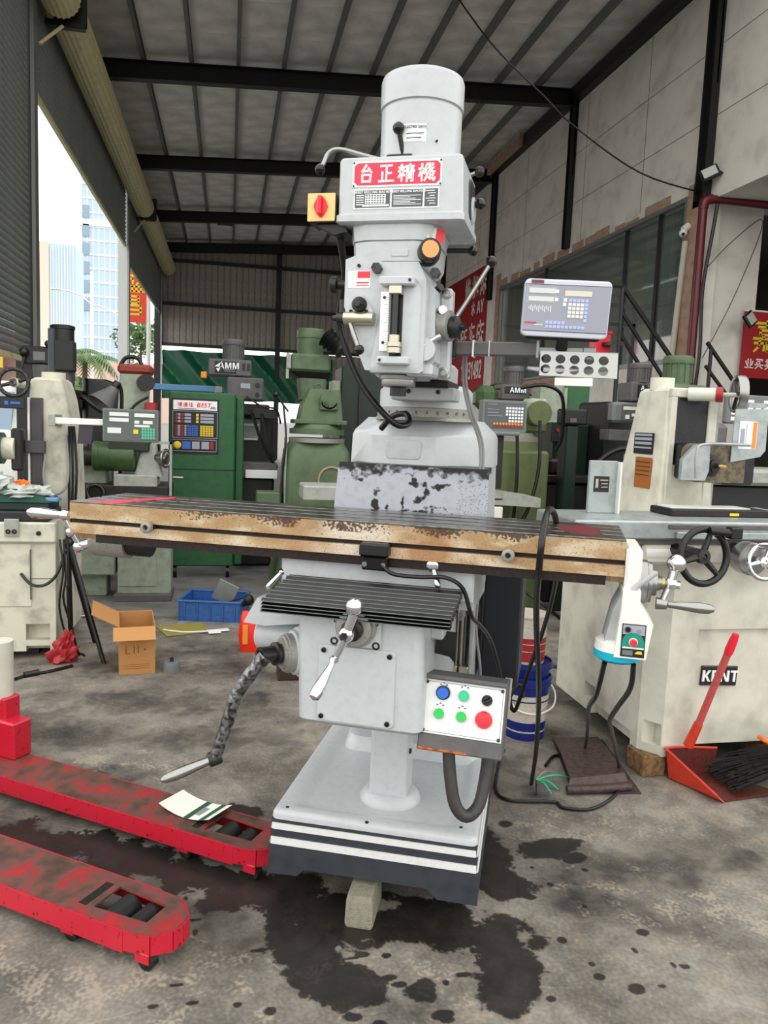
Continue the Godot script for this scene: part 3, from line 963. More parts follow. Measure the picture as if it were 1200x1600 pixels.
	T("office_chair", "brown padded chair back seen through the office window", "chair", v(6.45, 2.3, -10.1))
	P("backrest", b().rbox(-0.24, 0.24, 0.35, 0.95, -0.06, 0.06, 0.12), M.brown)
	P("seat", b().bx(-0.28, 0.28, 0.28, 0.36, 0.0, 0.4, 0.03), M.brown)
	P("leg", b().cyl(v(0, 0, 0.2), v(0, 0.28, 0.2), 0.04), M.black)
	T("filing_cabinet", "cream cabinet seen through the office window under the curtain", "cabinet", v(6.5, 2.3, -11.0))
	P("body", b().bx(-0.2, 0.24, 0, 0.75, -0.35, 0.35, 0.01), M.room_beige)
	P("door", b().bx(-0.215, -0.2, 0.05, 0.7, -0.33, 0.33, 0.005), M.room_beige)
	# red banner with white characters
	T("wall_banner", "red vertical banner with white Chinese characters on the right wall", "banner", v(5.94, 1.9, -19.5))
	var bt := Transform3D(Basis(Vector3.UP, -PI / 2), Vector3.ZERO)
	var bn := P("banner_sheet", b().bx(-1.75, 1.75, 0, 3.29, -0.012, 0.0), M.sign_red)
	bn.transform = bt
	for q in [["修机床", -0.05, 2.62, 0.58, 0.62, 0.07], ["木", 0.55, 2.2, 0.36, 0.42, 0.05], ["铣床车床", -0.95, 1.3, 0.74, 0.66, 0.08]]:
		var o := P("characters", b().glyphs(gl(q[0]), q[1], q[2], q[3], q[4], q[5], 0.001, 0.004, 0.8), M.sign_white, null, "", "stuff")
		o.transform = bt
	words("phone_number", "12931492", 0.62, bt * Transform3D(Basis.from_scale(v(0.62, 1, 1)), v(0.75, 0.85, 0.004)), M.sign_white, cur)
	words("small_letters", "AY", 0.42, bt * Transform3D(Basis(), v(1.25, 2.36, 0.004)), M.sign_white, cur)
	# red shop sign by the passage
	T("shop_sign", "red shop sign with a large yellow character by the dark passage", "sign", v(7.75, 2.14, -9.2))
	P("board", b().bx(-1.1, 1.2, 0, 0.86, -0.04, 0.0), M.sign_red)
	P("edge", b().bx(-1.1, 1.2, 0.86, 0.88, -0.04, 0.01), M.sign_white)
	P("large_character", b().glyphs(gl("嘉"), -0.98, 0.34, 0.42, 0.5, 0.035, 0.001, 0.006, 1.0), M.sign_yellow)
	P("small_characters", b().glyphs(gl("业买卖"), -1.06, 0.12, 0.14, 0.15, 0.016, 0.001, 0.004), M.sign_white, null, "", "stuff")
	# floodlights
	for q in [[v(5.82, 4.6, -9.0), -40.0, 25.0, "square black floodlight fixed high on the wall corner"], [v(6.5, 2.85, -8.9), 20.0, 30.0, "square black floodlight beside the red shop sign"]]:
		T("floodlight", q[3], "floodlight", q[0], q[1], "floodlights on the right wall")
		var a := b().at(0, 0, 0, -20, 0, q[2])
		P("housing", a.bx(-0.11, 0.11, -0.09, 0.09, -0.03, 0.02, 0.012), M.black)
		P("glass", b().at(0, 0, 0, -20, 0, q[2]).bx(-0.085, 0.085, -0.065, 0.065, 0.02, 0.024), M.lamp_glass)
		P("bracket", b().tube([v(0.11, 0, 0), v(0.16, -0.02, -0.06), v(0.14, -0.03, -0.16)], 0.015, 6), M.black)
	# red sprinkler pipe
	T("sprinkler_pipe", "dark red sprinkler pipe running down the wall corner", "pipe", v(5.8, 0, -9.05))
	P("riser", b().cyl(v(0, 0, 0), v(0, 4.2, 0), 0.055), M.pipe_red)
	P("elbow", b().tube([v(0, 4.18, 0), v(0.01, 4.27, 0.01), v(0.1, 4.3, 0.02)], 0.062, 12), M.pipe_red)
	P("run", b().cyl(v(0.08, 4.3, 0.02), v(3.4, 4.22, 0.3), 0.05), M.pipe_red)
	P("valve", b().cyl(v(1.05, 4.15, 0.12), v(1.05, 4.45, 0.12), 0.07), M.mach_grey)
	one("wall_cable", b().tube([v(5.98, 4.5, -9.0), v(5.97, 4.0, -9.05), v(5.92, 3.2, -9.1), v(5.94, 2.4, -9.08), v(5.9, 1.6, -9.1)], 0.022, 6), M.black, "black cable strapped beside the dark red pipe", "cable")
	one("slack_wire", b().tube([v(5.97, 3.5, -9.1), v(6.3, 3.85, -9.1), v(6.7, 4.12, -9.1), v(6.4, 3.2, -9.1), v(6.0, 2.35, -9.1)], 0.007, 5), M.mach_grey, "thin grey wire drooping on the wall beside the red pipe", "wire")
	T("security_camera", "small white security camera under the window corner", "camera", v(5.86, 3.98, -9.55))
	P("mount", b().cyl(v(0.07, 0.12, 0), v(0, 0.06, 0), 0.05), M.white)
	P("dome", b().sph(v(0, 0.02, 0), 0.055), M.white)
	P("lens", b().cyl(v(-0.02, 0.0, 0.03), v(-0.04, -0.01, 0.065), 0.022), M.black)
	one("window_pipe", b().tube([v(5.9, 3.9, -9.55), v(5.9, 3.2, -9.6), v(5.88, 2.4, -9.62)], 0.04, 10), M.pipe_white, "off-white pipe running down beside the office window", "pipe")
	T("downpipe", "grey steel downpipe below the office window corner", "pipe", v(5.7, 0, -9.3))
	P("pipe", b().cyl(v(0, 0, 0), v(0, 2.2, 0), 0.06), M.mach_grey)
	P("clamp", b().cyl(v(0, 1.85, 0), v(0, 1.95, 0), 0.085), M.mach_dark)
	# steel stair with railing
	T("stair_railing", "black steel stair railing below the office window", "railing", v(4.25, 0, -8))
	P("top_rail", b().tube([v(-0.3, 2.94, 0), v(-0.03, 2.95, 0), v(0.68, 2.15, 0), v(1.2, 1.5, 0)], 0.028, 8, 1), M.mach_dark)
	P("middle_rail", b().tube([v(-0.02, 2.68, 0), v(0.6, 1.92, 0), v(1.0, 1.4, 0)], 0.024, 8, 1), M.mach_dark)
	P("lower_rail", b().tube([v(-0.02, 2.44, 0), v(0.3, 2.04, 0), v(0.8, 1.4, 0)], 0.024, 8, 1), M.mach_dark)
	for q in [[-0.02, 0.0, 2.95], [1.1, 0.0, 1.62]]:
		P("post", b().cyl(v(q[0], q[1], 0), v(q[0], q[2], 0), 0.024), M.mach_dark)
	P("landing_frame", b().bx(0.27, 0.31, 1.6, 2.8, -0.3, -0.26).bx(-0.3, 0.31, 2.76, 2.8, -0.3, -0.26).bx(-0.3, 0.31, 2.55, 2.59, -0.3, -0.26), M.black)
	T("wall_railing", "short black stair railing against the passage wall", "railing", v(5.9, 0, -8.6))
	P("top_rail", b().cyl(v(-0.18, 2.48, 0), v(0.6, 1.62, 0), 0.025), M.mach_dark)
	P("lower_rail", b().cyl(v(-0.18, 2.2, 0), v(0.5, 1.5, 0), 0.022), M.mach_dark)
	P("post", b().cyl(v(-0.12, 0, 0), v(-0.12, 2.42, 0), 0.022).cyl(v(0.48, 0, 0), v(0.48, 1.75, 0), 0.022), M.mach_dark)
	T("fire_box", "bright red metal box hanging behind the stair railing", "box", v(4.16, 2.21, -8.3))
	P("body", b().bx(-0.09, 0.09, 0, 0.26, -0.1, 0.08, 0.01), M.btn_red)
	P("lid", b().bx(-0.1, 0.1, 0.24, 0.27, -0.1, 0.1, 0.005), M.btn_red)
	P("hanger_bracket", b().bx(-0.02, 0.14, 0.1, 0.14, 0.08, 0.31), M.black)


func outside() -> void:
	S("ground_outside", b().bx(-300, -2.4, -0.3, -0.1, -420, 60).bx(-2.4, 300, -0.3, -0.1, -420, -27).bx(-2.4, 300, -0.3, -0.1, 5, 60), M.asphalt)
	# towers
	T("glass_tower", "tall pale blue glass tower with white balconies seen through the bay", "building", v(-27.5, -0.1, -185))
	P("tower_core", b().bx(-5, 5, 0, 58, -8, 0), M.bld_glass)
	for k in 18:
		P("floor_band", b().bx(-5.05, 5.05, 3 + k * 3.0, 3.35 + k * 3.0, -8, 0.12), M.bld_white)
	for k in 9:
		P("mullion", b().bx(-4.9 + k * 1.2, -4.7 + k * 1.2, 0, 57, 0, 0.1), M.bld_white)
	P("crown", b().bx(-5.2, 5.2, 42.3, 43.6, -8, 0.3), M.bld_white)
	P("balcony_stack", b().bx(3.6, 5.6, 0, 42, -8, 0.6), M.bld_white)
	for k in 14:
		P("window", b().bx(3.95, 5.2, 1.5 + k * 3.0, 3.2 + k * 3.0, 0.5, 0.66), M.bld_glass_dark)
	for k in 6:
		P("window", b().bx(-4.5, -3.2, 24 + k * 4.0, 26.6 + k * 4.0, 0.1, 0.3), M.bld_glass_dark)
	T("beige_tower", "beige and blue glass tower left of the taller one", "building", v(-31.2, -0.1, -152))
	P("tower_core", b().bx(-4.5, 3.6, 0, 31.4, -8, 0), M.bld_glass)
	P("blank_wall", b().bx(-4.5, -0.9, 0, 31.6, 0, 0.4), M.bld_beige)
	for k in 9:
		P("mullion", b().bx(-0.7 + k * 0.48, -0.58 + k * 0.48, 0, 31, 0, 0.15), M.bld_white)
	P("podium", b().bx(-3, 22, 0, 10.5, -2, 8), M.bld_pink)
	# street lamp
	T("street_lamp", "white street lamp in front of the glass tower", "street lamp", v(-9.8, -0.1, -60))
	P("pole", b().cyl(v(0, 0, 0), v(0, 11.5, 0), 0.14, 0.08, 8), M.white)
	P("arm", b().tube([v(0, 9.2, 0), v(-1.0, 9.9, 0), v(-2.2, 10.1, 0)], 0.06, 6), M.white)
	P("arm", b().tube([v(0, 9.2, 0), v(1.0, 9.0, 0), v(2.0, 8.4, 0)], 0.06, 6), M.white)
	P("lamp_head", b().bx(-2.8, -2.1, 10.05, 10.15, -0.15, 0.15, 0.03), M.white)
	P("base_sign", b().bx(-0.4, 0.4, 1.5, 3.4, 0.1, 0.2), M.blue_bar)
	# banner on the lane
	T("street_banner", "orange-red street banner with yellow Chinese characters outside the far bay", "banner", v(-3.05, 4.45, -28))
	P("banner_sheet", b().bx(-0.55, 0.26, 0, 2.6, -0.03, 0.0), M.sign_orange)
	for q in [["昌", 0.25], ["盛", 1.0], ["達", 1.75]]:
		P("character", b().glyphs(gl(q[0]), -0.5, q[1], 0.66, 0.7, 0.075, 0.002, 0.01, 1.05), M.sign_yellow)
	P("pole", b().cyl(v(0.32, -4.55, 0), v(0.32, 2.8, 0), 0.07), M.white_post)
	P("arm", b().bx(-0.55, 0.32, 2.6, 2.64, -0.03, 0.0), M.white_post)
	# greenery
	palm(v(-6.6, -0.1, -38), 3.9, "palm tree standing in the street beyond the open bay")
	palm(v(-8.3, -0.1, -44), 4.6, "taller palm tree behind the dark motor at far left")
	tree(v(-4.9, -0.1, -46), 6.3, 1.7, "round leafy tree seen under the street banner")
	tree(v(-5.6, -0.1, -32), 2.2, 1.2, "low green bush outside below the palm tree")
	# van and stall out in the lane
	T("parked_van", "white van parked in the lane outside the left bay", "van", v(-3.7, -0.1, -14))
	P("body", b().loft([Mb.rr(0.35, -0.8, 0.8, -2.0, 2.0, 0.15), Mb.rr(1.0, -0.82, 0.82, -2.05, 2.05, 0.2), Mb.rr(1.85, -0.7, 0.7, -1.95, 1.6, 0.2)]), M.white)
	for q in [[-0.7, -1.3], [0.7, -1.3], [-0.7, 1.3], [0.7, 1.3]]:
		P("wheel", b().cyl(v(q[0] - 0.1, 0.32, q[1]), v(q[0] + 0.1, 0.32, q[1]), 0.32), M.black)
	P("windscreen", b().at(0, 1.4, 1.86, -20).bx(-0.62, 0.62, -0.3, 0.3, -0.01, 0.02), M.bld_glass_dark)
	P("side_window", b().bx(0.74, 0.8, 1.15, 1.6, -1.2, 1.2), M.bld_glass_dark)
	T("roadside_stall", "roadside stall with red and yellow awning beyond the shutter", "stall", v(-8.6, -0.1, -25))
	P("back_wall", b().bx(-2.2, 2.2, 0, 3.2, -1.2, -1.0), M.bld_pink)
	P("awning", b().at(0, 3.3, 0, 20).bx(-2.3, 2.3, -0.05, 0.05, -1.2, 1.2), M.sign_orange)
	P("awning_trim", b().bx(-2.3, 2.3, 2.6, 2.9, 1.1, 1.16), M.key_yellow)
	P("counter", b().bx(-2.0, 2.0, 0, 1.0, 0.2, 0.9), M.blue_bar)
	for s in [-2.1, 2.1]:
		P("post", b().cyl(v(s, 0, 1.0), v(s, 2.9, 1.0), 0.05), M.white_post)


func palm(at: Vector3, h: float, label: String) -> void:
	T("palm_tree", label, "palm", at, 0, "palms outside the hall")
	P("trunk", b().tube([v(0, 0, 0), v(0.05, h * 0.5, 0), v(0.1, h, 0)], [0.16, 0.1], 8), M.bark)
	for k in 16:
		var a := TAU * k / 16 + 0.2
		var m := b()
		var sd := v(-sin(a), 0, cos(a))
		var p0 := v(0.1, h, 0)
		for i in 15:
			var f := (i + 1) / 15.0
			var p1 := v(0.1 + cos(a) * f * 1.8, h + 1.0 * f - 1.5 * f * f * (0.8 + 0.3 * (k % 3)), sin(a) * f * 1.8)
			var l := 0.5 * sin(PI * (0.15 + f * 0.8))
			for s in [-1.0, 1.0]:
				m.tri(p0, p1, p1 + sd * l * s + (p1 - p0) * 1.2 - v(0, l * 0.55, 0))
			p0 = p1
		P("frond", m, M.leaf)


func tree(at: Vector3, h: float, r: float, label: String) -> void:
	T("street_tree", label, "tree", at, 0, "trees outside the hall")
	P("trunk", b().cyl(v(0, 0, 0), v(0, h - r * 0.6, 0), 0.12, 0.07, 8), M.bark)
	var m := b()
	for k in 900:
		var d := v(rng.randfn(), rng.randfn(), rng.randfn()).normalized()
		var c := v(0, h - r * 0.3, 0) + d * r * pow(rng.randf(), 0.4) * (0.8 + 0.25 * sin(d.x * 5 + d.y * 4))
		var u := v(rng.randfn(), rng.randfn(), rng.randfn()).normalized() * 0.14
		var w := u.cross(d).normalized() * 0.09
		m.tri(c - u, c + w, c + u)
		m.tri(c - u, c + u, c - w)
	P("crown", m, M.leaf, null, "", "stuff")


func ball_lever(pts: Array, r: float, ball: float, m: Material, mball: Material, called := "lever", parent: Node3D = null) -> void:
	var o := P(called, b().tube(pts, r, 10), m, parent)
	P("ball", b().sph(pts[-1], ball, 14), mball, o)


func screw(c: Vector3, d: Vector3, r := 0.008, parent: Node3D = null) -> void:
	P("screw", b().lathe(c, d, [[r, 0], [r, 0.004], [r * 0.6, 0.0045], [r * 0.55, 0.0015], [0, 0.0015]], 10), M.black, parent)


func milling_machine() -> void:
	var mm := T("milling_machine", "large light grey turret milling machine in the middle of the hall", "milling machine", v(0.3215, 0, -1.7424), -25)
	# base
	var poly := []
	for q in [[-0.296, 0.08], [-0.21, 0.083], [-0.19, 0.104], [0.15, 0.104], [0.18, 0.078], [0.286, 0.078], [0.278, 0.244], [-0.286, 0.244]]:
		poly.append(Vector2(q[0], q[1]))
	var base := P("base", b().prism(poly, -1.12, -0.185), M.navy)
	for q in [[0.169, 0.19, 0.0045], [0.213, 0.231, 0.003]]:
		var e: float = 0.286 + 0.03 * (0.244 - q[0]) * 2
		P("stripe", b().loft([Mb.rr(q[0], -e - 0.003, e - 0.006, -1.123, -0.182, 0.012), Mb.rr(q[1], -e - 0.001, e - 0.008, -1.123, -0.182, 0.012)]), M.white_line, base)
	var x0 := -0.288
	var x1 := 0.28
	P("chip_tray", b().loft([Mb.rr(0.243, x0, x1, -1.125, -0.181, 0.02), Mb.rr(0.256, x0 + 0.001, x1 - 0.001, -1.125, -0.182, 0.02), Mb.rr(0.263, x0 + 0.005, x1 - 0.005, -1.12, -0.187, 0.02), Mb.rr(0.266, x0 + 0.014, x1 - 0.014, -1.11, -0.196, 0.02), Mb.rr(0.265, x0 + 0.04, x1 - 0.04, -1.09, -0.222, 0.03), Mb.rr(0.258, x0 + 0.055, x1 - 0.055, -1.07, -0.237, 0.03), Mb.rr(0.249, x0 + 0.066, x1 - 0.066, -1.06, -0.25, 0.035), Mb.rr(0.246, x0 + 0.08, x1 - 0.08, -1.05, -0.265, 0.04)]), M.grey, base)
	P("foot", b().bx(0.19, 0.27, 0.0, 0.079, -1.1, -0.8), M.wood, base)
	P("foot", b().bx(-0.28, -0.2, 0.0, 0.081, -1.1, -0.8), M.wood, base)
	base.rotation_degrees.y = 2.4
	base.position.x = 0.008
	for q in [[-0.25, -0.21], [0.23, -0.23], [-0.02, -0.19]]:
		P("tray_screw", b().cyl(v(q[0], 0.263, q[1]), v(q[0], 0.2665, q[1]), 0.005, -1, 10), M.steel_dark, base)
	# column
	var col := P("column", b().loft([Mb.rr(0.245, -0.235, 0.235, -1.05, -0.66, 0.05), Mb.rr(0.29, -0.225, 0.23, -1.04, -0.68, 0.05), Mb.rr(0.34, -0.21, 0.215, -1.02, -0.64, 0.04), Mb.rr(0.6, -0.195, 0.215, -0.98, -0.52, 0.03), Mb.rr(1.21, -0.175, 0.205, -0.95, -0.46, 0.03)]), M.grey)
	P("way", b().bx(-0.16, 0.19, 0.42, 1.2, -0.5, -0.44, 0.004), M.grey_dull, col)
	P("scale_rail", b().bx(0.168, 0.172, 0.6, 0.83, -0.44, -0.41).bx(0.18, 0.186, 0.6, 0.83, -0.44, -0.41), M.nickel, col)
	P("scale_bracket", b().bx(0.152, 0.176, 0.59, 0.66, -0.42, -0.385, 0.003).bx(0.18, 0.208, 0.59, 0.66, -0.42, -0.385, 0.003), M.nickel, col)
	P("side_plate", b().bx(0.205, 0.214, 0.6, 1.0, -0.52, -0.4, 0.003), M.grey_dull, col)
	# electrical cabinet hung on the side of the column
	var cab := P("electrical_cabinet", b().bx(0.225, 0.34, 0.58, 1.0, -0.72, -0.5, 0.006), mat("cab_navy", Color(0.05, 0.065, 0.1), 0.5), null, "dark navy steel cabinet")
	P("hinge", b().cyl(v(0.228, 0.65, -0.497), v(0.228, 0.95, -0.497), 0.006, -1, 8), M.black, cab)
	P("wire", b().tube([v(0.222, 1.0, -0.42), v(0.226, 0.9, -0.4), v(0.222, 0.78, -0.4), v(0.24, 0.66, -0.4), v(0.243, 0.58, -0.41)], 0.004, 6), M.cable_grey, cab)
	# elevating screw guard
	var post := P("elevating_post", b().at(0.0, 0, -0.385).loft([Mb.rr(0.24, -0.055, 0.055, -0.055, 0.055, 0.014), Mb.rr(0.68, -0.052, 0.052, -0.055, 0.055, 0.014)]), M.grey)
	P("flange", b().lathe(v(0.0, 0.243, -0.385), Vector3.UP, [[0.09, 0], [0.088, 0.012], [0.076, 0.028], [0.064, 0.034], [0.05, 0.036]], 28), M.grey, post)
	screw(v(0.055, 0.4, -0.37), Vector3.RIGHT, 0.008, post)
	# knee
	var kn := P("knee", b().loft([Mb.rr(0.64, -0.118, 0.158, -0.3, 0.085, 0.02), Mb.rr(0.652, -0.126, 0.166, -0.42, 0.1, 0.022), Mb.rr(0.8, -0.13, 0.164, -0.44, 0.104, 0.022), Mb.rr(0.905, -0.132, 0.158, -0.44, 0.1, 0.022), Mb.rr(0.925, -0.13, 0.15, -0.44, 0.09, 0.02)]), M.grey)
	P("front_cover", b().rbox(-0.076, 0.104, 0.656, 0.834, 0.1, 0.109, 0.01), M.grey, kn)
	for q in [[-0.062, 0.822], [0.09, 0.822], [-0.064, 0.668], [0.09, 0.668]]:
		screw(v(q[0], q[1], 0.108), Vector3.BACK, 0.006, kn)
	P("underside", b().bx(-0.07, 0.0, 0.63, 0.645, -0.1, 0.06, 0.005), M.black, kn)
	P("knee_gib", b().bx(0.158, 0.19, 0.84, 0.9, -0.32, 0.0, 0.004), M.grey_dull, kn)
	P("wiper", b().prism([Vector2(0.166, 0.85), Vector2(0.215, 0.846), Vector2(0.214, 0.775), Vector2(0.2, 0.79), Vector2(0.166, 0.795)], -0.06, -0.045), M.rubber, kn)
	P("limit_dog", b().bx(0.2, 0.208, 0.84, 0.92, -0.25, -0.2), M.cast, kn)
	# cross feed: flange, dial, ball crank
	var cf := P("cross_feed_flange", b().rbox(-0.046, 0.07, 0.838, 0.905, 0.1, 0.118, 0.006), M.grey)
	P("dial", b().lathe(v(0.014, 0.886, 0.115), Vector3.BACK, [[0.046, 0], [0.046, 0.012], [0.04, 0.014], [0.04, 0.028], [0.037, 0.03], [0.02, 0.031]], 32), M.cast, cf)
	P("hub", b().lathe(v(0.014, 0.886, 0.14), Vector3.BACK, [[0.024, 0], [0.024, 0.02], [0.016, 0.022], [0.016, 0.04]], 20), M.steel_dark, cf)
	for q in [[-0.036, 0.848], [0.06, 0.846], [-0.034, 0.894], [0.06, 0.894]]:
		screw(v(q[0], q[1], 0.116), Vector3.BACK, 0.009 if q[1] < 0.87 else 0.004, cf)
	var cc := P("cross_crank", b().tube([v(-0.012, 0.83, 0.185), v(0.01, 0.884, 0.185), v(0.024, 0.93, 0.185)], [0.008, 0.0115], 12).sph(v(0.01, 0.884, 0.183), 0.018, 16), M.chrome)
	P("ball", b().sph(v(0.026, 0.946, 0.186), 0.0195, 18), M.chrome, cc)
	P("nut", b().cyl(v(0.01, 0.884, 0.195), v(0.01, 0.884, 0.205), 0.009, -1, 6), M.steel_dark, cc)
	P("handle", b().lathe(v(-0.012, 0.832, 0.186), v(-0.025, -0.075, 0.07), [[0.008, 0], [0.011, 0.006], [0.006, 0.014], [0.008, 0.03], [0.0125, 0.065], [0.014, 0.085], [0.011, 0.098], [0.0, 0.104]], 16), M.chrome, cc)
	# knee elevating crank
	var bs := P("elevating_boss", b().lathe(v(-0.1, 0.79, 0.01), v(-0.75, 0.0, 0.62), [[0.062, 0.0], [0.062, 0.05], [0.058, 0.06], [0.052, 0.062], [0.052, 0.072], [0.046, 0.074], [0.046, 0.086], [0.03, 0.088]], 32), M.grey)
	P("sight_plate", b().at(-0.22, 0.865, -0.01, 0, 0, -4).prism([Vector2(-0.075, -0.03), Vector2(-0.045, 0.035), Vector2(0.06, 0.025), Vector2(0.09, 0.0), Vector2(0.07, -0.01), Vector2(-0.02, -0.03)], -0.02, 0.03), M.grey, bs)
	P("gear_housing", b().lathe(v(-0.28, 0.8, -0.04), v(1, 0, 0), [[0.034, 0], [0.04, 0.006], [0.04, 0.12]], 20), M.grey, bs)
	P("dial", b().lathe(v(-0.158, 0.79, 0.058), v(-0.75, 0.0, 0.62), [[0.046, 0.0], [0.046, 0.014], [0.043, 0.015], [0.043, 0.02], [0.036, 0.022], [0.036, 0.026], [0.02, 0.027]], 32), M.cast, bs)
	P("shaft", b().lathe(v(-0.168, 0.791, 0.066), v(-0.6, 0.06, 0.75), [[0.026, 0], [0.026, 0.012], [0.022, 0.013], [0.022, 0.022], [0.027, 0.023], [0.027, 0.032], [0.019, 0.034], [0.019, 0.07], [0.012, 0.07], [0.012, 0.06], [0.0, 0.06]], 20), M.steel_dark, bs)
	var ec := P("elevating_crank", b().tube([v(-0.198, 0.795, 0.118), v(-0.222, 0.762, 0.128), v(-0.256, 0.705, 0.14), v(-0.274, 0.64, 0.15), v(-0.296, 0.56, 0.16)], [0.018, 0.014], 12), M.steel_scarred)
	P("crank_boss", b().lathe(v(-0.29, 0.557, 0.148), v(-0.75, -0.25, 0.6), [[0.015, 0], [0.017, 0.004], [0.017, 0.026], [0.014, 0.03]], 16), M.steel_dark, ec)
	P("handle", b().lathe(v(-0.306, 0.552, 0.164), v(-0.75, -0.28, 0.6), [[0.009, 0], [0.01, 0.02], [0.0125, 0.06], [0.0125, 0.085], [0.009, 0.108], [0.004, 0.116], [0.0, 0.117]], 16), M.steel, ec)
	# saddle
	var sd := P("saddle", b().bx(-0.222, 0.251, 0.925, 1.022, -0.3, -0.03, 0.004), M.grey)
	P("apron", b().bx(0.1, 0.25, 0.9, 0.93, -0.3, -0.06, 0.003).bx(-0.22, -0.12, 0.9, 0.93, -0.3, -0.06, 0.003), M.grey, sd)
	for x in [-0.125, 0.235]:
		screw(v(x, 1.002, -0.031), Vector3.BACK, 0.005, sd)
	var lk := P("clamp_lever", b().lathe(v(0.156, 1.011, -0.03), Vector3.BACK, [[0.01, 0], [0.01, 0.012], [0.014, 0.014], [0.014, 0.024], [0.009, 0.026]], 16), M.chrome, sd)
	P("clamp_arm", b().tube([v(0.157, 1.006, -0.012), v(0.172, 0.972, 0.004)], [0.006, 0.008], 10, 1).sph(v(0.172, 0.97, 0.004), 0.008, 10), M.chrome, sd)
	P("clamp_arm", b().tube([v(-0.225, 0.958, -0.03), v(-0.246, 0.927, -0.01)], [0.006, 0.008], 10, 1).sph(v(-0.246, 0.927, -0.01), 0.008, 10).sph(v(-0.222, 0.96, -0.035), 0.01, 10), M.chrome, sd)
	var stop := P("travel_stop", b().bx(-0.012, 0.058, 1.026, 1.058, -0.005, 0.028, 0.005), M.black)
	P("limit_switch", b().bx(-0.006, 0.054, 0.994, 1.026, -0.01, 0.02, 0.003), M.black_gloss, stop)
	for x in [0.002, 0.046]:
		P("screw", b().cyl(v(x, 1.008, 0.02), v(x, 1.008, 0.024), 0.006, -1, 10), M.steel, stop)
	P("cord", b().tube([v(0.04, 1.01, 0.02), v(0.07, 0.99, 0.02), v(0.13, 0.985, 0.005), v(0.19, 0.99, 0.01), v(0.23, 0.965, 0.0), v(0.25, 0.9, -0.02), v(0.262, 0.86, -0.1), v(0.28, 0.8, -0.2), v(0.3, 0.72, -0.25), v(0.31, 0.66, -0.28)], 0.005, 8), M.cable, stop)
	# bellows
	var top := []
	var low := []
	var n := 8
	for k in n * 2 + 1:
		var f := float(k) / (n * 2)
		var z := -0.06 + 0.2 * f
		var y := 0.972 - 0.042 * pow(f, 0.55) + (0.005 if k % 2 == 0 else -0.008)
		top.append(Vector2(-z, y))
		low.append(Vector2(-z, y - 0.012))
	for q in [[0.15, 0.93], [0.138, 0.926], [0.151, 0.922], [0.138, 0.918], [0.151, 0.914], [0.138, 0.91], [0.15, 0.906]]:
		top.append(Vector2(-q[0], q[1]))
	low.reverse()
	P("bellows", b().at(0, 0, 0, 0, 90).prism(top + [Vector2(-0.12, 0.906)] + low, -0.2, 0.226), M.rubber)
	for k in range(0, n * 2 + 1, 2):
		P("pleat_highlight", b().cyl(v(-0.2, top[k].y + 0.0005, -top[k].x), v(0.226, top[k].y + 0.0005, -top[k].x), 0.0011, -1, 6), M.panel_mid)  # light grey lines added for the highlights along the pleat ridges
	for k in range(n * 2 + 1, top.size(), 2):
		P("pleat_highlight", b().cyl(v(-0.2, top[k].y, -top[k].x), v(0.226, top[k].y, -top[k].x), 0.0011, -1, 6), M.panel_mid)
	P("bellows_plate", b().bx(-0.205, 0.222, 0.903, 0.908, 0.1, 0.142), M.cast)
	# table
	var sec := [Vector2(0, 1.0995), Vector2(0, 1.059), Vector2(0.013, 1.059), Vector2(0.013, 1.0475), Vector2(0, 1.0475), Vector2(0, 1.0225), Vector2(0.02, 1.0225), Vector2(0.03, 1.005), Vector2(0.23, 1.005), Vector2(0.24, 1.0225), Vector2(0.26, 1.0225), Vector2(0.26, 1.0995)]
	for z in [0.195, 0.13, 0.065]:
		sec += [Vector2(z + 0.008, 1.0995), Vector2(z + 0.008, 1.086), Vector2(z + 0.014, 1.086), Vector2(z + 0.014, 1.074), Vector2(z - 0.014, 1.074), Vector2(z - 0.014, 1.086), Vector2(z - 0.008, 1.086), Vector2(z - 0.008, 1.0995)]
	var tb := P("table", uvmap(b().at(0, 0, 0, 0, 90).prism(sec, -0.79, 0.577), -0.79, 0.577, 1.02, 1.104), M.table_rust, null, "long work table with a brown rusted front edge")
	for q in [[0.0, -0.057], [-0.073, -0.122], [-0.138, -0.187], [-0.203, -0.26]]:
		P("table_land", b().bx(-0.79, 0.577, 1.0995, 1.104, q[1], q[0] - 0.0005, 0.001), M.table_top, tb)
	P("stop_groove", b().bx(-0.79, 0.577, 1.048, 1.0585, -0.0125, -0.0115), M.slot, tb)
	P("table_ways", b().bx(-0.72, 0.54, 1.0, 1.0222, -0.24, -0.008), M.slot, tb)
	for x in [-0.561, 0.328]:
		var s := P("stop_bolt", b().lathe(v(x, 1.053, -0.012), Vector3.BACK, [[0.006, 0], [0.006, 0.02], [0.0135, 0.021], [0.0145, 0.024], [0.0145, 0.034], [0.012, 0.036], [0.007, 0.036], [0.006, 0.03], [0.0, 0.03]], 20), M.cast, tb)
		P("socket", b().cyl(v(x, 1.053, 0.016), v(x, 1.053, 0.0185), 0.0062, -1, 6), M.black, s)
		P("t_nut", b().bx(x - 0.014, x + 0.014, 1.049, 1.057, -0.011, 0.004), M.slot, tb)
	P("red_mark", b().at(0, 0, 0, 90).prism([Vector2(-0.75, -0.006), Vector2(-0.66, -0.006), Vector2(-0.645, -0.09), Vector2(-0.6, -0.2), Vector2(-0.62, -0.23), Vector2(-0.68, -0.12)], -1.1046, -1.104), M.plate_red, tb, "red slanting patch")  # flat red patch across the left end of the table top
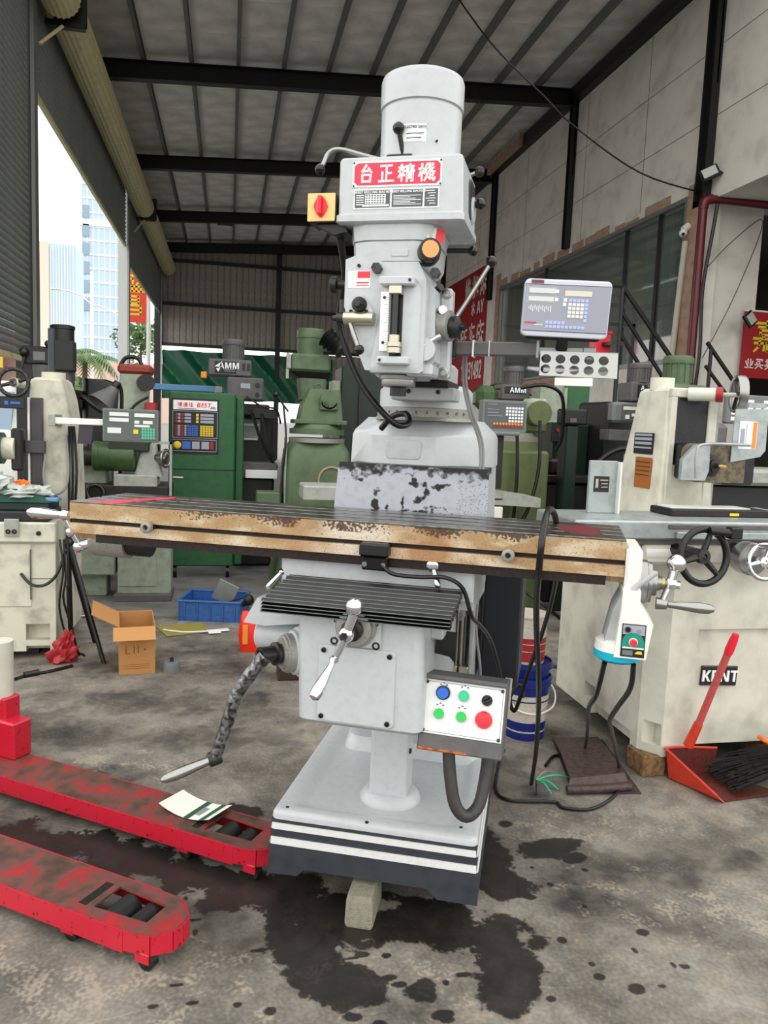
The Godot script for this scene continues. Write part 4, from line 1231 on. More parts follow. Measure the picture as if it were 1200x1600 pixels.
	P("red_mark", b().at(0, 0, 0, 90).prism([Vector2(0.42, -0.19), Vector2(0.44, -0.14), Vector2(0.43, -0.1), Vector2(0.46, -0.05), Vector2(0.5, -0.03), Vector2(0.53, -0.06), Vector2(0.52, -0.12), Vector2(0.535, -0.17), Vector2(0.49, -0.21)], -1.1046, -1.104), mat("paint_dark_red", Color(0.4, 0.1, 0.13), 0.5), tb, "dark red paint stain")
	P("rule_notch", b().bx(-0.56, -0.557, 1.104, 1.1045, -0.25, -0.004), M.steel, tb)
	# left end: bracket, ball crank
	var lb := P("end_bracket", b().lathe(v(-0.79, 0.985, -0.12), Vector3.RIGHT, [[0.04, -0.005], [0.042, 0.0], [0.042, 0.1], [0.03, 0.101]], 24), M.cast)
	P("end_bearing", b().cyl(v(-0.69, 0.985, -0.12), v(-0.63, 0.985, -0.12), 0.034, -1, 20).bx(-0.73, -0.63, 0.99, 1.02, -0.16, -0.08), M.black, lb)
	var lc := P("table_crank", b().tube([v(-0.835, 0.965, -0.11), v(-0.85, 1.0, -0.1), v(-0.872, 1.05, -0.09)], 0.009, 12), M.chrome)
	P("hub", b().cyl(v(-0.845, 0.965, -0.11), v(-0.785, 0.982, -0.12), 0.013, -1, 14).sph(v(-0.84, 0.965, -0.11), 0.017, 14), M.chrome, lc)
	P("collar", b().sph(v(-0.856, 1.006, -0.1), 0.016, 14), M.chrome, lc)
	P("handle", b().lathe(v(-0.87, 1.052, -0.09), v(-1, 0.01, 0.0), [[0.012, -0.014], [0.016, 0.0], [0.011, 0.012], [0.012, 0.03], [0.016, 0.075], [0.015, 0.1], [0.008, 0.114], [0, 0.117]], 16), M.chrome, lc)
	power_feed()
	control_box()
	turret_and_head()


func power_feed() -> void:
	var pf := P("power_feed", b().at(0, 0, 0).bx(0.578, 0.612, 0.95, 1.088, -0.15, 0.012, 0.006), M.white, null, "white power feed unit with a round cyan base")
	P("feed_body", b().prism([Vector2(0.566, 0.852), Vector2(0.632, 0.852), Vector2(0.642, 0.93), Vector2(0.612, 0.975), Vector2(0.612, 1.0), Vector2(0.575, 1.0), Vector2(0.575, 0.96)], -0.1, 0.03), M.white, pf)
	P("feed_side", b().prism([Vector2(0.545, 0.872), Vector2(0.576, 0.868), Vector2(0.576, 0.985), Vector2(0.56, 0.95)], -0.1, 0.0), M.grey_dull, pf)
	P("motor_shell", b().lathe(v(0.578, 0.83, -0.03), Vector3.UP, [[0.0, 0.0], [0.038, 0.0], [0.051, 0.008], [0.053, 0.026], [0.0, 0.026]], 28), M.cyan, pf)
	P("motor_cap", b().lathe(v(0.578, 0.856, -0.03), Vector3.UP, [[0.052, 0.0], [0.05, 0.018], [0.04, 0.024], [0.0, 0.025]], 28), M.white, pf)
	var pl := P("face_plate", b().bx(0.579, 0.628, 0.856, 0.928, 0.03, 0.0312), M.print_black, pf)
	P("face_silver", b().bx(0.581, 0.626, 0.905, 0.926, 0.0312, 0.0316), M.panel_grey, pf)
	var arc := []
	for k in 17:
		var f := PI * k / 16
		arc.append(Vector2(0.6035 + cos(f) * 0.0225, 0.888 + sin(f) * 0.022))
	arc += [Vector2(0.581, 0.878), Vector2(0.626, 0.878)]
	P("dial_scale", b().prism(arc, 0.0312, 0.0318), M.teal, pf)
	P("dial_rim", b().cyl(v(0.604, 0.889, 0.031), v(0.604, 0.889, 0.0325), 0.0095, -1, 20).bx(0.582, 0.626, 0.8745, 0.878, 0.031, 0.0322), M.white, pf)
	P("speed_knob", b().lathe(v(0.604, 0.889, 0.031), Vector3.BACK, [[0.0075, 0], [0.0075, 0.008], [0.006, 0.0095], [0, 0.0095]], 18), M.btn_red, pf)
	P("toggle", b().cyl(v(0.591, 0.916, 0.031), v(0.591, 0.916, 0.036), 0.006, -1, 14), M.black, pf)
	P("toggle", b().cyl(v(0.614, 0.915, 0.031), v(0.614, 0.915, 0.035), 0.004, -1, 14), M.chrome, pf)
	P("rocker", b().bx(0.583, 0.604, 0.86, 0.871, 0.031, 0.033), M.panel_mid, pf)
	P("emblem", b().prism([Vector2(0.608, 0.864), Vector2(0.613, 0.87), Vector2(0.622, 0.87), Vector2(0.624, 0.864)], 0.031, 0.0325), M.key_yellow, pf)
	P("clutch_lever", b().cyl(v(0.595, 1.0, 0.02), v(0.64, 1.04, 0.015), 0.006), M.grey_dull, pf)
	var dl := P("hand_dial", b().lathe(v(0.61, 1.0, -0.09), Vector3.RIGHT, [[0.05, 0], [0.05, 0.022], [0.046, 0.024], [0.046, 0.032], [0.03, 0.033], [0.03, 0.044], [0.02, 0.046], [0.012, 0.06]], 28), M.steel)
	P("hub_ring", b().cyl(v(0.655, 1.0, -0.09), v(0.672, 1.0, -0.09), 0.014, -1, 14), M.brass, dl)
	var cr := P("table_crank", b().tube([v(0.67, 0.955, -0.08), v(0.684, 1.0, -0.085), v(0.692, 1.04, -0.09)], [0.009, 0.011], 12), M.chrome)
	P("ball", b().sph(v(0.694, 1.047, -0.09), 0.021, 18), M.chrome, cr)
	P("hub", b().sph(v(0.684, 1.0, -0.085), 0.015, 14).cyl(v(0.67, 1.0, -0.09), v(0.705, 1.0, -0.08), 0.009, -1, 12), M.chrome, cr)
	P("handle", b().lathe(v(0.668, 0.955, -0.078), v(1, -0.02, 0.02), [[0.014, -0.012], [0.012, 0.01], [0.007, 0.014], [0.009, 0.04], [0.0125, 0.08], [0.011, 0.1], [0.006, 0.11], [0, 0.112]], 16), M.steel, cr)


func control_box() -> void:
	var bt := Transform3D(Basis.from_euler(Vector3(deg_to_rad(-12), 0, deg_to_rad(-1.0))), v(0.249, 0.7, 0.05))
	var bxo := P("control_box", b().bx(-0.094, 0.096, -0.066, 0.07, -0.09, 0.0, 0.003).bx(-0.094, 0.096, 0.062, 0.072, -0.09, 0.016, 0.002).bx(-0.094, 0.096, -0.098, -0.062, -0.09, 0.006, 0.003), M.mach_grey, null, "dark grey control box with coloured push buttons")
	bxo.transform = bt
	P("panel", b().bx(-0.09, 0.092, -0.061, 0.06, 0.0, 0.003, 0.001), M.plate_white, bxo)
	P("border", b().bx(-0.086, 0.088, 0.0545, 0.0555, 0.003, 0.0033).bx(-0.086, 0.088, -0.0565, -0.0555, 0.003, 0.0033).bx(-0.0865, -0.0855, -0.056, 0.055, 0.003, 0.0033).bx(0.0875, 0.0885, -0.056, 0.055, 0.003, 0.0033), M.print_grey, bxo)
	for q in [[-0.084, 0.053], [0.086, 0.053], [-0.084, -0.054], [0.086, -0.054]]:
		P("screw", b().cyl(v(q[0], q[1], 0.003), v(q[0], q[1], 0.006), 0.004, -1, 10), M.steel_dark, bxo)
	for q in [[-0.046, 0.033, "btn_blue", 0.013, "black"], [0.002, 0.033, "btn_teal", 0.012, "white"], [-0.05, -0.013, "btn_green", 0.0115, "white"], [0.0, -0.013, "btn_green", 0.0115, "white"]]:
		var o := P("push_button", b().lathe(v(q[0], q[1], 0.003), Vector3.BACK, [[q[3], 0], [q[3], 0.012], [q[3] * 0.9, 0.014], [0, 0.014]], 24), M[q[2]], bxo)
		P("collar", b().lathe(v(q[0], q[1], 0.003), Vector3.BACK, [[q[3] + 0.003, 0], [q[3] + 0.003, 0.006], [q[3], 0.008]], 24), M[q[4]], o)
		P("print", b().bx(q[0] - 0.009, q[0] - 0.005, q[1] + 0.016, q[1] + 0.019, 0.003, 0.0034).bx(q[0] + 0.004, q[0] + 0.009, q[1] + 0.016, q[1] + 0.019, 0.003, 0.0034).bx(q[0] - 0.002, q[0] + 0.002, q[1] + 0.02, q[1] + 0.023, 0.003, 0.0034), M.print_grey, o, "", "stuff")
	var sw := P("selector_switch", b().lathe(v(0.054, 0.03, 0.003), Vector3.BACK, [[0.012, 0], [0.012, 0.012], [0, 0.012]], 20), M.black, bxo)
	P("switch_grip", b().at(0.054, 0.03, 0.018, 0, 0, 30).bx(-0.011, 0.011, -0.0035, 0.0035, -0.006, 0.006, 0.002), M.black_gloss, sw)
	P("collar", b().lathe(v(0.054, 0.03, 0.003), Vector3.BACK, [[0.015, 0], [0.015, 0.005], [0.012, 0.007]], 20), M.white, sw)
	var es := P("emergency_button", b().lathe(v(0.051, -0.012, 0.003), Vector3.BACK, [[0.012, 0], [0.012, 0.012], [0.019, 0.013], [0.0195, 0.018], [0.016, 0.024], [0, 0.026]], 26), M.btn_red, bxo)
	P("collar", b().lathe(v(0.051, -0.012, 0.003), Vector3.BACK, [[0.0175, 0], [0.0175, 0.006], [0.013, 0.008]], 24), M.white, es)
	P("bare_edge", b().bx(-0.0945, 0.02, -0.0985, -0.09, -0.03, 0.0062, 0.002), M.copper, bxo, "paint worn to copper colour")
	P("hose", b().tube([v(-0.028, -0.095, -0.045), v(-0.02, -0.15, -0.045), v(-0.002, -0.22, -0.05), v(0.025, -0.245, -0.06), v(0.05, -0.22, -0.08), v(0.058, -0.15, -0.1), v(0.058, -0.08, -0.12), v(0.06, 0.0, -0.2)], 0.0145, 14), M.rubber_grey, bxo)
	P("mount_arm", b().bx(0.06, 0.08, -0.05, 0.03, -0.5, -0.08), M.grey_dull, bxo)


func turret_and_head() -> void:
	# way-cover sheet
	var sh := []
	for z in [-0.322, -0.318]:
		sh.append(PackedVector3Array([v(-0.171, 1.224, z), v(-0.18, 1.03, z + 0.02), v(0.246, 1.03, z + 0.02), v(0.243, 1.218, z)]))
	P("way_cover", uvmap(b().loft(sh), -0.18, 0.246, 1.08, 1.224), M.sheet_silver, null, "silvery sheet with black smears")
	P("cover_rail", b().bx(-0.15, 0.235, 1.205, 1.222, -0.46, -0.32), M.black)
	var oct := func(y: float, s: float, fz: float, xl := -0.155, xr := 0.245) -> PackedVector3Array:
		var m := (xl + xr) / 2
		var a := PackedVector3Array()
		for q in [[xl, -0.8], [xl, -0.47], [-0.075, fz], [0.112, fz], [0.2, -0.47], [xr, -0.62], [xr, -0.8]]:
			a.append(v(m - 0.025 + (q[0] - m) * s, y, -0.56 + (q[1] + 0.56) * s))
		return a
	var tu := P("turret", b().loft([oct.call(1.205, 0.97, -0.385), oct.call(1.216, 1.0, -0.38), oct.call(1.3, 0.985, -0.385), oct.call(1.313, 0.955, -0.4), oct.call(1.35, 0.78, -0.41)]), M.grey)
	P("cast_emblem", b().rbox(-0.055, 0.045, 1.235, 1.29, -0.386, -0.379, 0.012, 0.004), M.grey, tu)
	var rc := v(0.026, 1.345, -0.53)
	P("swivel_ring", b().lathe(rc, Vector3.UP, [[0.15, 0], [0.145, 0.008], [0.142, 0.01], [0.142, 0.034], [0.139, 0.036], [0.1, 0.036]], 40), M.cast, tu)
	var sc := b()
	for k in 19:
		var a := deg_to_rad(-150 + 12 * k)
		sc.at(rc.x + cos(a) * 0.1422, rc.y + 0.022, rc.z - sin(a) * 0.1422 * 1.0, 0, 90 + rad_to_deg(a)).bx(-0.003, 0.003, -0.004, 0.004, -0.0005, 0.0012)
	P("graduations", sc, M.print_grey, tu, "", "stuff")
	P("swivel_top", b().lathe(rc, Vector3.UP, [[0.136, 0.034], [0.136, 0.085], [0.12, 0.1], [0.0, 0.1]], 36), M.grey, tu)
	var ram := P("ram", b().bx(-0.06, 0.09, 1.445, 1.52, -0.72, -0.26, 0.012).bx(-0.06, 0.12, 1.45, 1.6, -0.36, -0.22, 0.012), M.grey)
	P("ram_plate", b().bx(-0.027, 0.143, 1.397, 1.432, -0.4, -0.3, 0.003), M.grey_dull, ram)
	P("ram_gib", b().bx(-0.05, 0.13, 1.432, 1.45, -0.7, -0.28, 0.003), M.grease, ram)
	for x in [0.02, 0.1]:
		screw(v(x, 1.42, -0.301), Vector3.BACK, 0.006, ram)
	# head casting
	var hd := P("head", b().prism([Vector2(-0.088, 1.706), Vector2(-0.088, 1.6), Vector2(-0.07, 1.54), Vector2(-0.033, 1.455), Vector2(0.096, 1.45), Vector2(0.105, 1.455), Vector2(0.105, 1.66), Vector2(0.085, 1.7), Vector2(0.0, 1.7), Vector2(-0.04, 1.724)], -0.24, -0.045), M.grey)
	P("head_cheek", b().prism([Vector2(0.1, 1.455), Vector2(0.127, 1.48), Vector2(0.12, 1.645), Vector2(0.1, 1.665)], -0.22, -0.075), M.grey, hd)
	P("quill_boss", b().loft([Mb.rr(1.45, -0.025, 0.098, -0.2, -0.036, 0.03), Mb.rr(1.465, -0.028, 0.1, -0.2, -0.03, 0.03), Mb.rr(1.64, 0.0, 0.1, -0.2, -0.03, 0.03), Mb.rr(1.66, 0.0, 0.09, -0.2, -0.04, 0.03)]), M.grey, hd)
	P("neck", b().loft([Mb.rr(1.69, -0.07, 0.11, -0.24, -0.06, 0.04, 2), Mb.rr(1.702, -0.08, 0.118, -0.24, -0.045, 0.045, 2), Mb.rr(1.745, -0.082, 0.12, -0.245, -0.043, 0.045, 2), Mb.rr(1.7455, -0.078, 0.116, -0.245, -0.047, 0.045, 2), Mb.rr(1.7475, -0.078, 0.116, -0.245, -0.047, 0.045, 2), Mb.rr(1.748, -0.084, 0.122, -0.25, -0.041, 0.045, 2), Mb.rr(1.79, -0.088, 0.126, -0.25, -0.038, 0.045, 2)]), M.grey, hd)
	P("cast_label", b().rbox(0.02, 0.06, 1.712, 1.728, -0.046, -0.0425, 0.003, 0.001), M.grey, hd)
	P("spindle_nose", b().lathe(v(0.03, 1.42, -0.13), Vector3.UP, [[0.03, 0], [0.04, 0.002], [0.042, 0.006], [0.042, 0.018], [0.045, 0.019], [0.046, 0.028], [0.04, 0.03], [0.05, 0.034], [0.052, 0.04]], 28), M.steel, hd)
	P("spindle", b().cyl(v(0.03, 1.4, -0.13), v(0.03, 1.425, -0.13), 0.02), M.black, hd)
	P("bottom_lug", b().bx(0.06, 0.125, 1.445, 1.475, -0.16, -0.06, 0.006), M.grey, hd)
	for q in [[-0.01, 1.684, 0.012], [0.126, 1.672, 0.012]]:
		P("nut", b().cyl(v(q[0], q[1], -0.045), v(q[0], q[1], -0.025), q[2], -1, 6), M.steel_dark, hd)
	screw(v(-0.055, 1.692, -0.045), Vector3.BACK, 0.004, hd)
	P("sticker", b().bx(-0.08, -0.027, 1.642, 1.68, -0.045, -0.0442), M.plate_white, hd, "white sticker with a red corner")
	P("sticker_red", b().bx(-0.058, -0.028, 1.664, 1.679, -0.0442, -0.0438).bx(-0.06, -0.03, 1.652, 1.655, -0.0442, -0.0438).bx(-0.06, -0.03, 1.646, 1.648, -0.0442, -0.0438), M.btn_red, hd, "", "stuff")
	# depth stop: two blocks, ruler, screw, nut
	var ds := P("depth_stop", b().bx(0.004, 0.084, 1.642, 1.661, -0.045, -0.004, 0.003), M.grey, null, "quill depth stop with a white ruler")
	P("lower_block", b().bx(0.004, 0.078, 1.466, 1.484, -0.045, -0.004, 0.003), M.grey, ds)
	P("top_block", b().bx(0.027, 0.056, 1.622, 1.642, -0.03, -0.006, 0.002), M.nickel, ds)
	P("ruler", b().bx(0.007, 0.027, 1.496, 1.628, -0.02, -0.014, 0.001), M.plate_white, ds)
	var tk := b()
	for k in 24:
		tk.bx(0.02 if k % 4 else 0.015, 0.027, 1.5 + k * 0.005, 1.5005 + k * 0.005, -0.014, -0.0137)
	P("ruler_marks", tk, M.print_black, ds, "", "stuff")
	P("stop_slot", b().bx(0.028, 0.056, 1.484, 1.642, -0.03, -0.029), M.black, ds)
	P("stop_screw", b().cyl(v(0.042, 1.49, -0.015), v(0.042, 1.64, -0.015), 0.0065, -1, 14), M.black_gloss, ds)
	P("stop_nut", b().lathe(v(0.042, 1.492, -0.015), Vector3.UP, [[0.016, 0], [0.016, 0.012], [0.013, 0.013], [0.0165, 0.014], [0.0165, 0.024], [0.012, 0.025], [0.012, 0.04], [0.007, 0.041]], 22), M.nickel, ds)
	for q in [[0.016, 1.615], [0.016, 1.515], [0.075, 1.652], [0.012, 1.475]]:
		P("screw", b().cyl(v(q[0], q[1], -0.014), v(q[0], q[1], -0.002 if q[1] > 1.64 or q[1] < 1.49 else -0.012), 0.0035, -1, 10), M.black, ds)
	# feed gear boss at left
	var fb := P("feed_boss", b().prism([Vector2(-0.083, 1.583), Vector2(-0.075, 1.592), Vector2(-0.058, 1.625), Vector2(-0.042, 1.625), Vector2(-0.022, 1.6), Vector2(-0.012, 1.583)], -0.045, -0.032), M.grey)
	P("feed_shaft", b().lathe(v(-0.047, 1.602, -0.034), Vector3.BACK, [[0.018, 0], [0.017, 0.01], [0.011, 0.018], [0.006, 0.024], [0.0, 0.024]], 20), M.steel_dark, fb)
	P("feed_sleeve", b().cyl(v(-0.082, 1.571, -0.03), v(-0.012, 1.571, -0.03), 0.0145, -1, 20), M.nickel, fb)
	P("feed_knob", b().lathe(v(-0.08, 1.571, -0.03), Vector3.LEFT, [[0.01, 0], [0.013, 0.004], [0.013, 0.018], [0.008, 0.02], [0.006, 0.03]], 16), M.steel_dark, fb)
	for q in [[-0.067, 1.587], [-0.03, 1.587]]:
		screw(v(q[0], q[1], -0.033), Vector3.BACK, 0.004, fb)
	ball_lever([v(-0.066, 1.558, -0.025), v(-0.052, 1.53, -0.015), v(-0.036, 1.497, -0.005)], 0.005, 0.0115, M.steel, M.black_gloss, "feed_lever", fb)
	P("spring_rack", b().cyl(v(-0.098, 1.565, -0.08), v(-0.098, 1.62, -0.08), 0.012, -1, 14), M.black, fb)
	P("side_knob", b().lathe(v(-0.088, 1.655, -0.08), Vector3.LEFT, [[0.011, 0], [0.011, 0.026], [0.02, 0.028], [0.02, 0.042], [0.017, 0.044], [0, 0.044]], 20), M.black, fb)
	# right side: flange, pinion hub with long lever, fine feed crank
	var rf := P("pinion_flange", b().bx(0.118, 0.15, 1.445, 1.66, -0.19, -0.15, 0.006), M.grey)
	for y in [1.647, 1.46]:
		P("cap_screw", b().lathe(v(0.136, y, -0.15), Vector3.BACK, [[0.013, 0], [0.013, 0.003], [0.008, 0.004], [0.007, 0.001], [0, 0.001]], 16), M.steel, rf)
	P("hub", b().lathe(v(0.1, 1.565, -0.12), v(1, 0, 0.25), [[0.04, 0], [0.04, 0.025], [0.033, 0.027], [0.033, 0.05], [0.036, 0.051], [0.036, 0.058], [0.024, 0.06]], 24), M.cast, rf)
	P("star_knob", b().lathe(v(0.152, 1.562, -0.106), v(1, 0, 0.25), [[0.022, 0], [0.026, 0.004], [0.026, 0.022], [0.018, 0.026], [0.008, 0.03], [0.008, 0.04], [0, 0.04]], 10), M.black, rf)
	P("knob_tip", b().cyl(v(0.11, 1.65, -0.14), v(0.125, 1.658, -0.125), 0.009), M.black, rf)
	var pl := P("quill_lever", b().tube([v(0.16, 1.572, -0.105), v(0.198, 1.64, -0.12), v(0.236, 1.712, -0.135)], [0.0055, 0.0055], 10), M.steel)
	P("ball", b().sph(v(0.239, 1.717, -0.136), 0.0135, 16), M.black_gloss, pl)
	P("lever_root", b().cyl(v(0.157, 1.566, -0.104), v(0.166, 1.582, -0.107), 0.01), M.black, pl)
	var fc := P("fine_feed_crank", b().tube([v(0.1, 1.512, -0.055), v(0.128, 1.53, -0.06), v(0.142, 1.536, -0.06)], [0.006, 0.008], 10), M.chrome)
	P("crank_boss", b().lathe(v(0.09, 1.505, -0.07), Vector3.BACK, [[0.013, 0], [0.015, 0.012], [0.01, 0.022], [0, 0.023]], 16), M.steel, fc)
	P("gear_cover", b().cyl(v(0.105, 1.505, -0.075), v(0.105, 1.505, -0.05), 0.026, -1, 24), M.grey, fc)
	P("trip_lever", b().cyl(v(0.12, 1.6, -0.13), v(0.138, 1.6, -0.09), 0.01), M.chrome, fc)
	# speed knob with orange face
	var sp := P("speed_knob", b().lathe(v(0.098, 1.722, -0.07), v(0.35, 0, 1), [[0.028, 0], [0.03, 0.004], [0.03, 0.01], [0.024, 0.012], [0.025, 0.014], [0.025, 0.05], [0.022, 0.052], [0, 0.052]], 24), M.black)
	P("knob_face", b().lathe(v(0.098, 1.722, -0.07) + v(0.35, 0, 1).normalized() * 0.052, v(0.35, 0, 1), [[0.019, 0], [0.019, 0.0015], [0, 0.0015]], 24), M.copper_face, sp)
	var st := P("speed_sticker", b().at(0.118, 1.762, -0.062, 0, 35, -8).bx(-0.02, 0.0, -0.014, 0.014, 0, 0.001), M.paper)
	P("sticker_red", b().at(0.118, 1.762, -0.062, 0, 35, -8).bx(0.0, 0.022, -0.014, 0.014, 0, 0.001), M.btn_red, st)
	ball_lever([v(0.11, 1.757, -0.2), v(0.15, 1.757, -0.2), v(0.186, 1.756, -0.2)], 0.006, 0.0125, M.black, M.black_gloss, "backgear_lever")
	# belt cover
	var cv := P("belt_cover", b().loft([Mb.rr(1.783, -0.104, 0.179, -0.25, -0.033, 0.012), Mb.rr(1.787, -0.111, 0.186, -0.257, -0.0255, 0.012), Mb.rr(1.801, -0.111, 0.186, -0.257, -0.0255, 0.012), Mb.rr(1.805, -0.107, 0.182, -0.253, -0.03, 0.012), Mb.rr(1.92, -0.107, 0.177, -0.253, -0.03, 0.012), Mb.rr(1.927, -0.104, 0.174, -0.25, -0.033, 0.012), Mb.rr(1.93, -0.095, 0.165, -0.24, -0.042, 0.012)]), M.grey)
	P("side_slot", b().at(0.181, 1.862, -0.17, 0, 90).rbox(-0.045, 0.04, -0.045, 0.045, -0.003, 0.002, 0.02), M.black, cv)
	P("side_dial", b().lathe(v(0.18, 1.845, -0.18), Vector3.RIGHT, [[0.03, 0], [0.03, 0.006], [0.026, 0.008], [0, 0.008]], 24), M.grey, cv)
	ball_lever([v(0.18, 1.862, -0.18), v(0.19, 1.861, -0.18), v(0.2, 1.86, -0.18)], 0.005, 0.0135, M.steel, M.black_gloss, "range_lever", cv)
	ball_lever([v(0.16, 1.93, -0.2), v(0.176, 1.935, -0.2), v(0.192, 1.94, -0.2)], 0.005, 0.0125, M.steel, M.steel_dark, "clutch_lever", cv)
	var np := P("name_plate", b().bx(-0.073, 0.132, 1.861, 1.917, -0.03, -0.0285), M.plate_white, cv)
	P("name_field", b().prism([Vector2(-0.061, 1.865), Vector2(0.12, 1.865), Vector2(0.128, 1.872), Vector2(0.128, 1.906), Vector2(0.12, 1.913), Vector2(-0.061, 1.913), Vector2(-0.069, 1.906), Vector2(-0.069, 1.872)], -0.0287, -0.028), M.plate_red, cv)
	P("name_characters", b().glyphs(gl("台正精機"), -0.06, 1.869, 0.04, 0.0465, 0.0052, -0.0282, -0.0272, 0.95), M.plate_white, cv, "white brush-style characters", "stuff")
	for q in [[-0.07, 1.914], [0.129, 1.914], [-0.07, 1.864], [0.129, 1.864]]:
		P("rivet", b().cyl(v(q[0], q[1], -0.029), v(q[0], q[1], -0.0272), 0.0022, -1, 8), M.steel_dark, cv)
	P("data_plate", b().bx(-0.069, 0.128, 1.813, 1.857, -0.03, -0.0287), M.plate_white, cv)
	P("data_field", b().bx(-0.066, 0.016, 1.816, 1.854, -0.029, -0.0283).bx(0.02, 0.091, 1.816, 1.854, -0.029, -0.0283).bx(0.095, 0.125, 1.816, 1.854, -0.029, -0.0283), M.print_grey, cv, "", "stuff")
	var tx := b()
	tx.bx(-0.042, 0.006, 1.824, 1.845, -0.0284, -0.0279).bx(-0.048, 0.014, 1.8185, 1.8225, -0.0284, -0.0279)
	for k in 5:
		tx.bx(-0.063, -0.045, 1.842 - k * 0.005, 1.844 - k * 0.005, -0.0284, -0.0279)
	for k in 7:
		tx.bx(0.024, 0.087 - 0.012 * ((k * 5) % 3), 1.84 - k * 0.0032, 1.8412 - k * 0.0032, -0.0284, -0.0279)
	for k in 6:
		tx.bx(0.098 + 0.004 * (k % 3), 0.118 + 0.002 * (k % 2), 1.849 - k * 0.0055, 1.8505 - k * 0.0055, -0.0284, -0.0279)
	var dk := b()
	for i in 7:
		for j in 4:
			dk.bx(-0.0405 + i * 0.0065, -0.036 + i * 0.0065, 1.8255 + j * 0.005, 1.828 + j * 0.005, -0.028, -0.0276)
	P("data_cells", dk, M.print_grey, cv, "", "stuff")
	P("data_print", tx, M.plate_white, cv, "", "stuff")
	words("data_title", "TURRET MILLING MACHINE", 0.0075, Transform3D(Basis(), v(-0.025, 1.8495, -0.0278)), M.plate_white, cv, true, 0.0006)
	words("data_title", "TURRET MILLING MACHINE", 0.0065, Transform3D(Basis(), v(0.0555, 1.8495, -0.0278)), M.plate_white, cv, true, 0.0006)
	# motor
	var mo := P("motor", b().lathe(v(0.058, 1.925, -0.14), Vector3.UP, [[0.094, 0], [0.094, 0.127], [0.0915, 0.128], [0.0915, 0.131], [0.097, 0.132], [0.097, 0.19], [0.094, 0.199], [0.086, 0.203], [0.0, 0.203]], 48), M.grey)
	P("motor_plate", b().loft([motor_arc(1.962, 0.0945), motor_arc(2.0, 0.0945)], false, false), M.plate_white, mo)
	for q in [["ELECTRO DATA", 1.993, 0.0075], ["...", 1.98, 0.006]]:
		if q[0] != "...":
			words("plate_text", q[0], q[2], Transform3D(Basis(Vector3.UP, 0.05), v(0.063, q[1], -0.0448)), M.print_grey, mo, true, 0.0008)
	P("plate_lines", b().bx(0.044, 0.084, 1.9785, 1.98, -0.0462, -0.045).bx(0.044, 0.078, 1.969, 1.9705, -0.0462, -0.045), M.print_grey, mo, "", "stuff")
	screw(v(0.11, 1.965, -0.061), v(0.55, 0, 0.83), 0.0025, mo)
	P("motor_foot", b().bx(0.0, 0.06, 1.927, 1.935, -0.1, -0.04, 0.003), M.steel_dark, mo)
	ball_lever([v(0.038, 1.93, -0.055), v(0.033, 1.955, -0.05), v(0.026, 1.99, -0.042)], 0.0055, 0.0135, M.black, M.black_gloss, "gear_lever")
	ball_lever([v(0.0, 1.933, -0.09), v(-0.06, 1.945, -0.075), v(-0.115, 1.956, -0.06), v(-0.14, 1.948, -0.055), v(-0.15, 1.925, -0.05), v(-0.157, 1.909, -0.045)], 0.0055, 0.0125, M.steel, M.black_gloss, "brake_lever")
	# rotary switch box
	var sw := P("switch_box", b().bx(-0.181, -0.112, 1.788, 1.853, -0.11, -0.036, 0.004), M.black)
	P("switch_plate", b().bx(-0.18, -0.114, 1.79, 1.852, -0.036, -0.031, 0.001), M.yellow, sw)
	var rot := []
	for k in 24:
		var f := TAU * k / 24
		rot.append(Vector2(cos(f) * (0.0165 - 0.006 * absf(sin(f))), sin(f) * 0.024))
	P("switch_knob", b().at(-0.147, 1.822, -0.031).prism(rot, 0, 0.006), M.btn_red, sw)
	P("switch_grip", b().at(-0.147, 1.822, -0.026).bx(-0.0045, 0.0045, -0.022, 0.022, 0, 0.016, 0.004), M.btn_red, sw)
	P("switch_mount", b().prism([Vector2(-0.17, 1.79), Vector2(-0.1, 1.79), Vector2(-0.088, 1.77), Vector2(-0.12, 1.764)], -0.12, -0.05), M.black, sw)
	P("head_cord", b().tube([v(-0.125, 1.79, -0.09), v(-0.12, 1.74, -0.12), v(-0.13, 1.68, -0.18), v(-0.16, 1.6, -0.24), v(-0.14, 1.52, -0.25), v(-0.095, 1.43, -0.25), v(-0.04, 1.365, -0.25), v(0.0, 1.33, -0.27), v(0.022, 1.335, -0.31), v(0.01, 1.36, -0.33), v(-0.03, 1.352, -0.34), v(-0.065, 1.318, -0.36)], 0.0085, 10), M.cable, sw)
	P("readout_cord", b().tube([v(0.173, 1.53, -0.23), v(0.168, 1.45, -0.27), v(0.186, 1.37, -0.29), v(0.212, 1.29, -0.33), v(0.218, 1.2, -0.335)], 0.0035, 8), M.cable_grey)
	P("readout_cord", b().tube([v(0.178, 1.53, -0.232), v(0.175, 1.45, -0.272), v(0.194, 1.37, -0.292), v(0.22, 1.29, -0.332), v(0.225, 1.2, -0.337)], 0.0035, 8), M.cable_grey)


func motor_arc(y: float, r: float) -> PackedVector3Array:
	var a := PackedVector3Array()
	for k in 9:
		var f := deg_to_rad(105 - 4.2 * k)
		a.append(v(0.058 + cos(f) * r, y, -0.14 + sin(f) * r))
	for k in 9:
		var f := deg_to_rad(105 - 4.2 * (8 - k))
		a.append(v(0.058 + cos(f) * (r - 0.001), y, -0.14 + sin(f) * (r - 0.001)))
	return a


